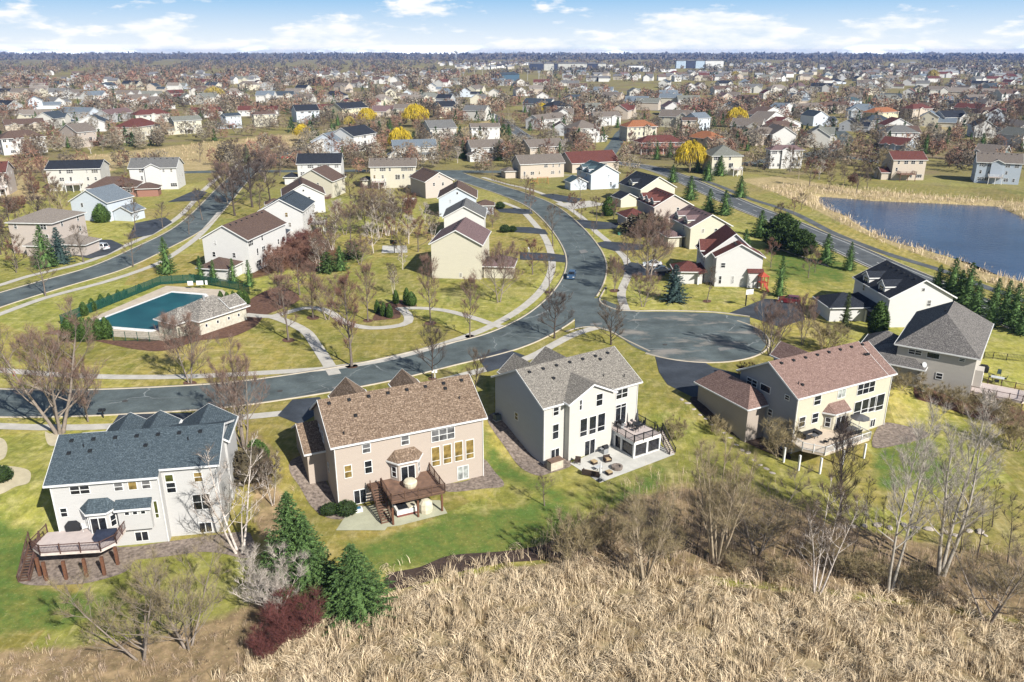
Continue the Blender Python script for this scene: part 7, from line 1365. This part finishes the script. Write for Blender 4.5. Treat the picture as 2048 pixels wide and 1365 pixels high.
fill(-20, 90, 380, 470, 11, ['far0','far1','pinkshrub','brownshrub'], (3,6.5), 'in the brushy lot at the left edge', 'bare brush trees at the left edge', 3., 5); fill(20, 110, 330, 420, 7, ['far0','far1','far3'], (5,8), 'behind the broad hip roofed house', 'bare brush trees at the left edge', 3., 6)
fill(600, 850, 395, 545, 20, ['far1','far0','far2','pinkshrub','far4'], (5,9), 'on the green between the two inner rows', 'bare trees on the inner green', 4.); fill(1060, 1330, 380, 570, 14, ['far1','far0','far3'], (5,8.5), 'in the front yards along the curving street', 'bare yard trees along the curve', 5.); fill(1480, 1640, 420, 560, 8, ['far0','far1','spruce'], (5,8), 'on the lawn below the parkway', 'trees below the parkway', 5.)
fill(1650, 1740, 345, 378, 12, ['far0','far5','pinkshrub'], (4,7), 'on the reedy bank of the pond', 'bare shrubs on the pond bank', 3., 5)
for a in ((0,560,180,330,26),(560,1000,170,335,30),(1000,1450,190,335,34),(1450,2048,170,310,28)): fill(*a, ['spruce','spruce','spruce_slim'], (6,10), {0:'in the left hand yards',560:'in the middle yards',1000:'in the yards round the parkway',1450:'in the right hand yards'}[a[0]], CT)
# ------------------------------------------------------------------ far woods, one mass
def woods(name, label, mats, n, xr, yr, hr, wr, leaves, seed, conic=False, thin=None, tw_=.5):
    rs = np.random.RandomState(seed); px = rs.uniform(*xr, n); py = yr[0]+(yr[1]-yr[0])*rs.rand(n)**1.0; d = [ray(a, b) for a, b in zip(px, py)]; t_ = np.array([-H/q[2] for q in d]); X = np.array([q[0] for q in d])*t_; Y = np.array([q[1] for q in d])*t_
    den = np.sin(px*.021+3*np.sin(py*.09))+np.sin(px*.047+py*.11); k = den > -1.1 if thin is None else den > thin
    bad = np.zeros(n, bool)
    hc = HC[None]; dd = np.array([np.min(np.hypot(HC[:,0]-x, HC[:,1]-y)) for x, y in zip(X, Y)]); bad |= dd < 9
    for p in NOGO: bad |= poly_sd(p, X, Y) < 0
    for s_, h_ in RD: bad |= np.array([np.min(np.hypot(s_[:,0]-x, s_[:,1]-y)) < h_ for x, y in zip(X, Y)])
    k &= ~bad; X, Y = X[k], Y[k]; n = len(X); sc_ = np.maximum(1, Y/2600); h = rs.uniform(*hr, n)*np.minimum(sc_, 1.15); w_ = rs.uniform(*wr, n)*sc_*1.0
    u = rs.normal(size=(n, leaves, 3)); u /= np.linalg.norm(u, axis=2, keepdims=True); r = rs.uniform(.55, 1., (n, leaves, 1))**.5; c = u*r
    if conic: tt = rs.rand(n, leaves); rad = (1-tt)*.5; aa = rs.uniform(0, 6.28, (n, leaves)); C_ = np.stack([X[:,None]+rad*np.cos(aa)*w_[:,None], Y[:,None]+rad*np.sin(aa)*w_[:,None], tt*h[:,None]], 2)
    else: C_ = np.stack([X[:,None]+c[...,0]*w_[:,None]*.5, Y[:,None]+c[...,1]*w_[:,None]*.5, h[:,None]*(.58+.42*c[...,2])], 2)
    s_ = (w_*(.30 if not conic else .24))[:,None,None]; a = rs.normal(size=(n, leaves, 3)); b = rs.normal(size=(n, leaves, 3)); a /= np.linalg.norm(a, axis=2, keepdims=True); b /= np.linalg.norm(b, axis=2, keepdims=True); a[...,2] *= 1.5
    V = np.stack([C_-a*s_*tw_, C_+a*s_*tw_, C_+b*s_*.9], 2).reshape(-1, 3); F_ = np.arange(len(V)).reshape(-1, 3); mi = np.repeat(rs.randint(0, len(mats), n), leaves)
    o = link(name, npmesh(name, V, F_, mats, mi)); o['kind'] = 'stuff'; o['label'] = label; return o
FW = [plain('far_wood_brown', (.25,.19,.13), (.17,.13,.09), .02, island=.35), plain('far_wood_grey', (.27,.235,.18), (.19,.165,.125), .02, island=.35), plain('far_wood_red', (.26,.145,.10), (.18,.105,.075), .02, island=.35), plain('far_wood_dark', (.11,.092,.07), (.08,.068,.052), .02, island=.35)]
DW = [plain('deep_wood_grey', (.115,.112,.10), (.082,.08,.072), .02, island=.3), plain('deep_wood_brown', (.13,.112,.088), (.09,.08,.065), .02, island=.3)]
woods('woodland', 'distant bare woods below the skyline', DW+FW[:1], 3400, (-150,2200), (117,150), (9,15), (9,14), 26, 1); woods('woodland', 'bare woods behind the far left houses', FW, 1300, (-150,1000), (140,178), (10,15), (8,12), 34, 2, thin=-.7)
woods('woodland', 'bare trees filling the far rows of houses', FW, 3000, (-100,2150), (150,240), (8,13), (6.5,10), 60, 3, thin=-.45, tw_=.2); woods('woodland', 'bare trees filling the yards between the houses', FW, 1500, (-100,2150), (215,350), (7,11), (5,8), 190, 8, thin=-.6, tw_=.085); woods('woodland', 'dark yard conifers among the far houses', [plain('yard_conifer', (.05,.085,.03), (.03,.05,.02), .02, island=.4)], 480, (0,2100), (160,300), (6,11), (4,6), 90, 11, True, -.2); woods('woodland', 'far skyline woods', DW, 2400, (-200,2250), (112.2,120), (10,17), (20,44), 14, 4, thin=-3)
woods('woodland', 'dark distant conifers', [plain('far_conifer', (.035,.06,.028), (.02,.035,.018), .02, island=.35)], 950, (0,2100), (120,165), (9,15), (6,9), 40, 5, True, .2)
# low rises that carry the skyline
hv = []; n_ = 90
for i in range(n_+1):
    x = -6500+13000*i/n_; t_ = 9*math.sin(i*.23+1)+7*math.sin(i*.61)+4*math.sin(i*1.7); hv += [(x, 7300, -1), (x, 7750, max(4, 17+t_*.8)), (x, 8150, -1)]
hf = [(3*i+k, 3*i+3+k, 3*i+4+k, 3*i+1+k) for i in range(n_) for k in (0, 1)]
struct(link('hills', npmesh('hills', hv, hf, DW[0])), 'low wooded rises along the skyline')
# ------------------------------------------------------------------ labels that say which one
ORD = ['leftmost','second from left','third from left','fourth from left','fifth from left','sixth from left','seventh from left','eighth from left','ninth from left','tenth from left','eleventh from left','twelfth from left','thirteenth from left','fourteenth from left']
for lab, obs in list(LABELS.items()):
    if len(obs) < 2: continue
    if len(obs) <= len(ORD) and len(lab.split()) <= 13:
        obs.sort(key=lambda o: proj(o.location.x, o.location.y, max(o.location.z, 0))[0])
        for i, o in enumerate(obs): o['label'] = (lab+', rightmost') if i == len(obs)-1 else lab+', '+ORD[i]
    else:
        for o in obs:
            if not o.get('group'): o['group'] = lab
# ------------------------------------------------------------------ light, sky, air
SUN_EL = R(36); az = R(-40)      # light travels towards this azimuth (left of straight ahead)
sd = Vector((math.sin(az)*math.cos(SUN_EL), math.cos(az)*math.cos(SUN_EL), -math.sin(SUN_EL)))
sun = bpy.data.lights.new('sun', 'SUN'); suno = bpy.data.objects.new('sun', sun); COL.objects.link(suno)
sun.energy = 5.0; sun.angle = R(.5); sun.color = (1, .955, .88); suno.rotation_euler = sd.to_track_quat('-Z', 'Y').to_euler(); suno.location = (40, -40, 200)
w = bpy.data.worlds.new('World'); sc.world = w; w.use_nodes = True; nt = w.node_tree; nt.nodes.clear()
def wn(tp, **k):
    o = nt.nodes.new(tp)
    for a, b in k.items(): setattr(o, a, b)
    return o
out = wn('ShaderNodeOutputWorld'); bg = wn('ShaderNodeBackground'); nt.links.new(bg.outputs[0], out.inputs[0])
sky = wn('ShaderNodeTexSky', sky_type='NISHITA'); sky.sun_disc = False; sky.sun_elevation = SUN_EL
back = -sd; sky.sun_rotation = math.atan2(back.x, back.y); sky.air_density = 1.; sky.dust_density = .6; sky.ozone_density = 1.5
SKYS = .062; bg.inputs['Strength'].default_value = SKYS
tc = wn('ShaderNodeTexCoord'); sx = wn('ShaderNodeSeparateXYZ'); nt.links.new(tc.outputs['Generated'], sx.inputs[0])
def wmath(op, a, b=0.):
    o = wn('ShaderNodeMath', operation=op)
    for i, v in enumerate((a, b)):
        if isinstance(v, (int, float)): o.inputs[i].default_value = v
        else: nt.links.new(v, o.inputs[i])
    return o.outputs[0]
def wramp(f, a, b, lo=0., hi=1.):
    o = wn('ShaderNodeMapRange'); nt.links.new(f, o.inputs['Value'])
    for k, v in zip(('From Min', 'From Max', 'To Min', 'To Max'), (a, b, lo, hi)): o.inputs[k].default_value = v
    return o.outputs['Result']
def wmix(f, a, b):
    o = wn('ShaderNodeMix', data_type='RGBA')
    for s_, v in ((o.inputs[0], f), (o.inputs[6], a), (o.inputs[7], b)):
        if isinstance(v, (int, float)): s_.default_value = v
        elif isinstance(v, tuple): s_.default_value = (*v, 1)
        else: nt.links.new(v, s_)
    return o.outputs[2]
K = 1/SKYS
z = sx.outputs[2]
# clear blue deepening upwards near the skyline, taken over by the Nishita sky higher up
EXPO = .68
lowc = wmix(wramp(z, .0, .062), wmix(wramp(z, -.004, .007), tuple(K*x*1.5 for x in (.95,.98,1.0)), tuple(K*x*.64 for x in (.93,.97,1.0))), tuple(K*x for x in (.175,.355,.555)))
base = wmix(wramp(z, .062, .08), lowc, sky.outputs[0])
# clouds: noise over (azimuth, elevation), flattened bases, bigger and softer to the left
azi = wmath('ARCTAN2', sx.outputs[0], sx.outputs[1])
cb = wn('ShaderNodeCombineXYZ'); nt.links.new(wmath('MULTIPLY', azi, 10.), cb.inputs[0]); nt.links.new(wmath('MULTIPLY', z, 34.), cb.inputs[1]); cb.inputs[2].default_value = 7.7
def wnoise(vec, s, d, r=.55):
    o = wn('ShaderNodeTexNoise'); o.inputs['Scale'].default_value = s; o.inputs['Detail'].default_value = d; o.inputs['Roughness'].default_value = r; nt.links.new(vec, o.inputs['Vector']); return o.outputs['Fac']
nz = wnoise(cb.outputs[0], 1.1, 10, .6); cov = wnoise(cb.outputs[0], .35, 2)
band = wmath('ADD', wramp(z, .0, .05, .10, -.02), wmath('ADD', wramp(cov, .3, .7, -.08, .08), wramp(azi, -.5, .45, .035, -.045)))
cl = wramp(wmath('ADD', nz, band), .515, .61)
shade = wramp(wnoise(cb.outputs[0], 2.2, 5), .38, .62, .0, 1.0)
cc_ = wn('ShaderNodeCombineXYZ')
cloudc = wmix(shade, tuple(K*x for x in (.47,.54,.61)), tuple(K*x for x in (.66,.665,.67)))
fin = wmix(wmath('MULTIPLY', cl, wramp(z, .063, .10, 1, .05)), base, cloudc)
nt.links.new(fin, bg.inputs['Color'])
# air
hz = MB(); hz.box(-9700, -60, -5, 9700, 8300, 58)
hm = bpy.data.materials.new('haze'); hm.use_nodes = True; hm.node_tree.nodes.clear()
ho = hm.node_tree.nodes.new('ShaderNodeOutputMaterial'); pv = hm.node_tree.nodes.new('ShaderNodeVolumePrincipled'); hm.node_tree.links.new(pv.outputs[0], ho.inputs['Volume'])
pv.inputs['Color'].default_value = (.28,.46,1,1); pv.inputs['Density'].default_value = 5.5e-5; pv.inputs['Anisotropy'].default_value = .0
hzo = hz.build('haze', hm); hzo['kind'] = 'stuff'; hzo['label'] = 'thin blue haze over the far distance'
sc.view_settings.view_transform = 'Standard'; sc.view_settings.look = 'None'; sc.view_settings.exposure = EXPO; sc.view_settings.gamma = 1
sc.render.engine = 'CYCLES'; sc.cycles.use_denoising = True; sc.cycles.max_bounces = 5; sc.cycles.diffuse_bounces = 2; sc.cycles.glossy_bounces = 2; sc.cycles.volume_bounces = 0; sc.cycles.transparent_max_bounces = 4
sc.cycles.sample_clamp_indirect = 8
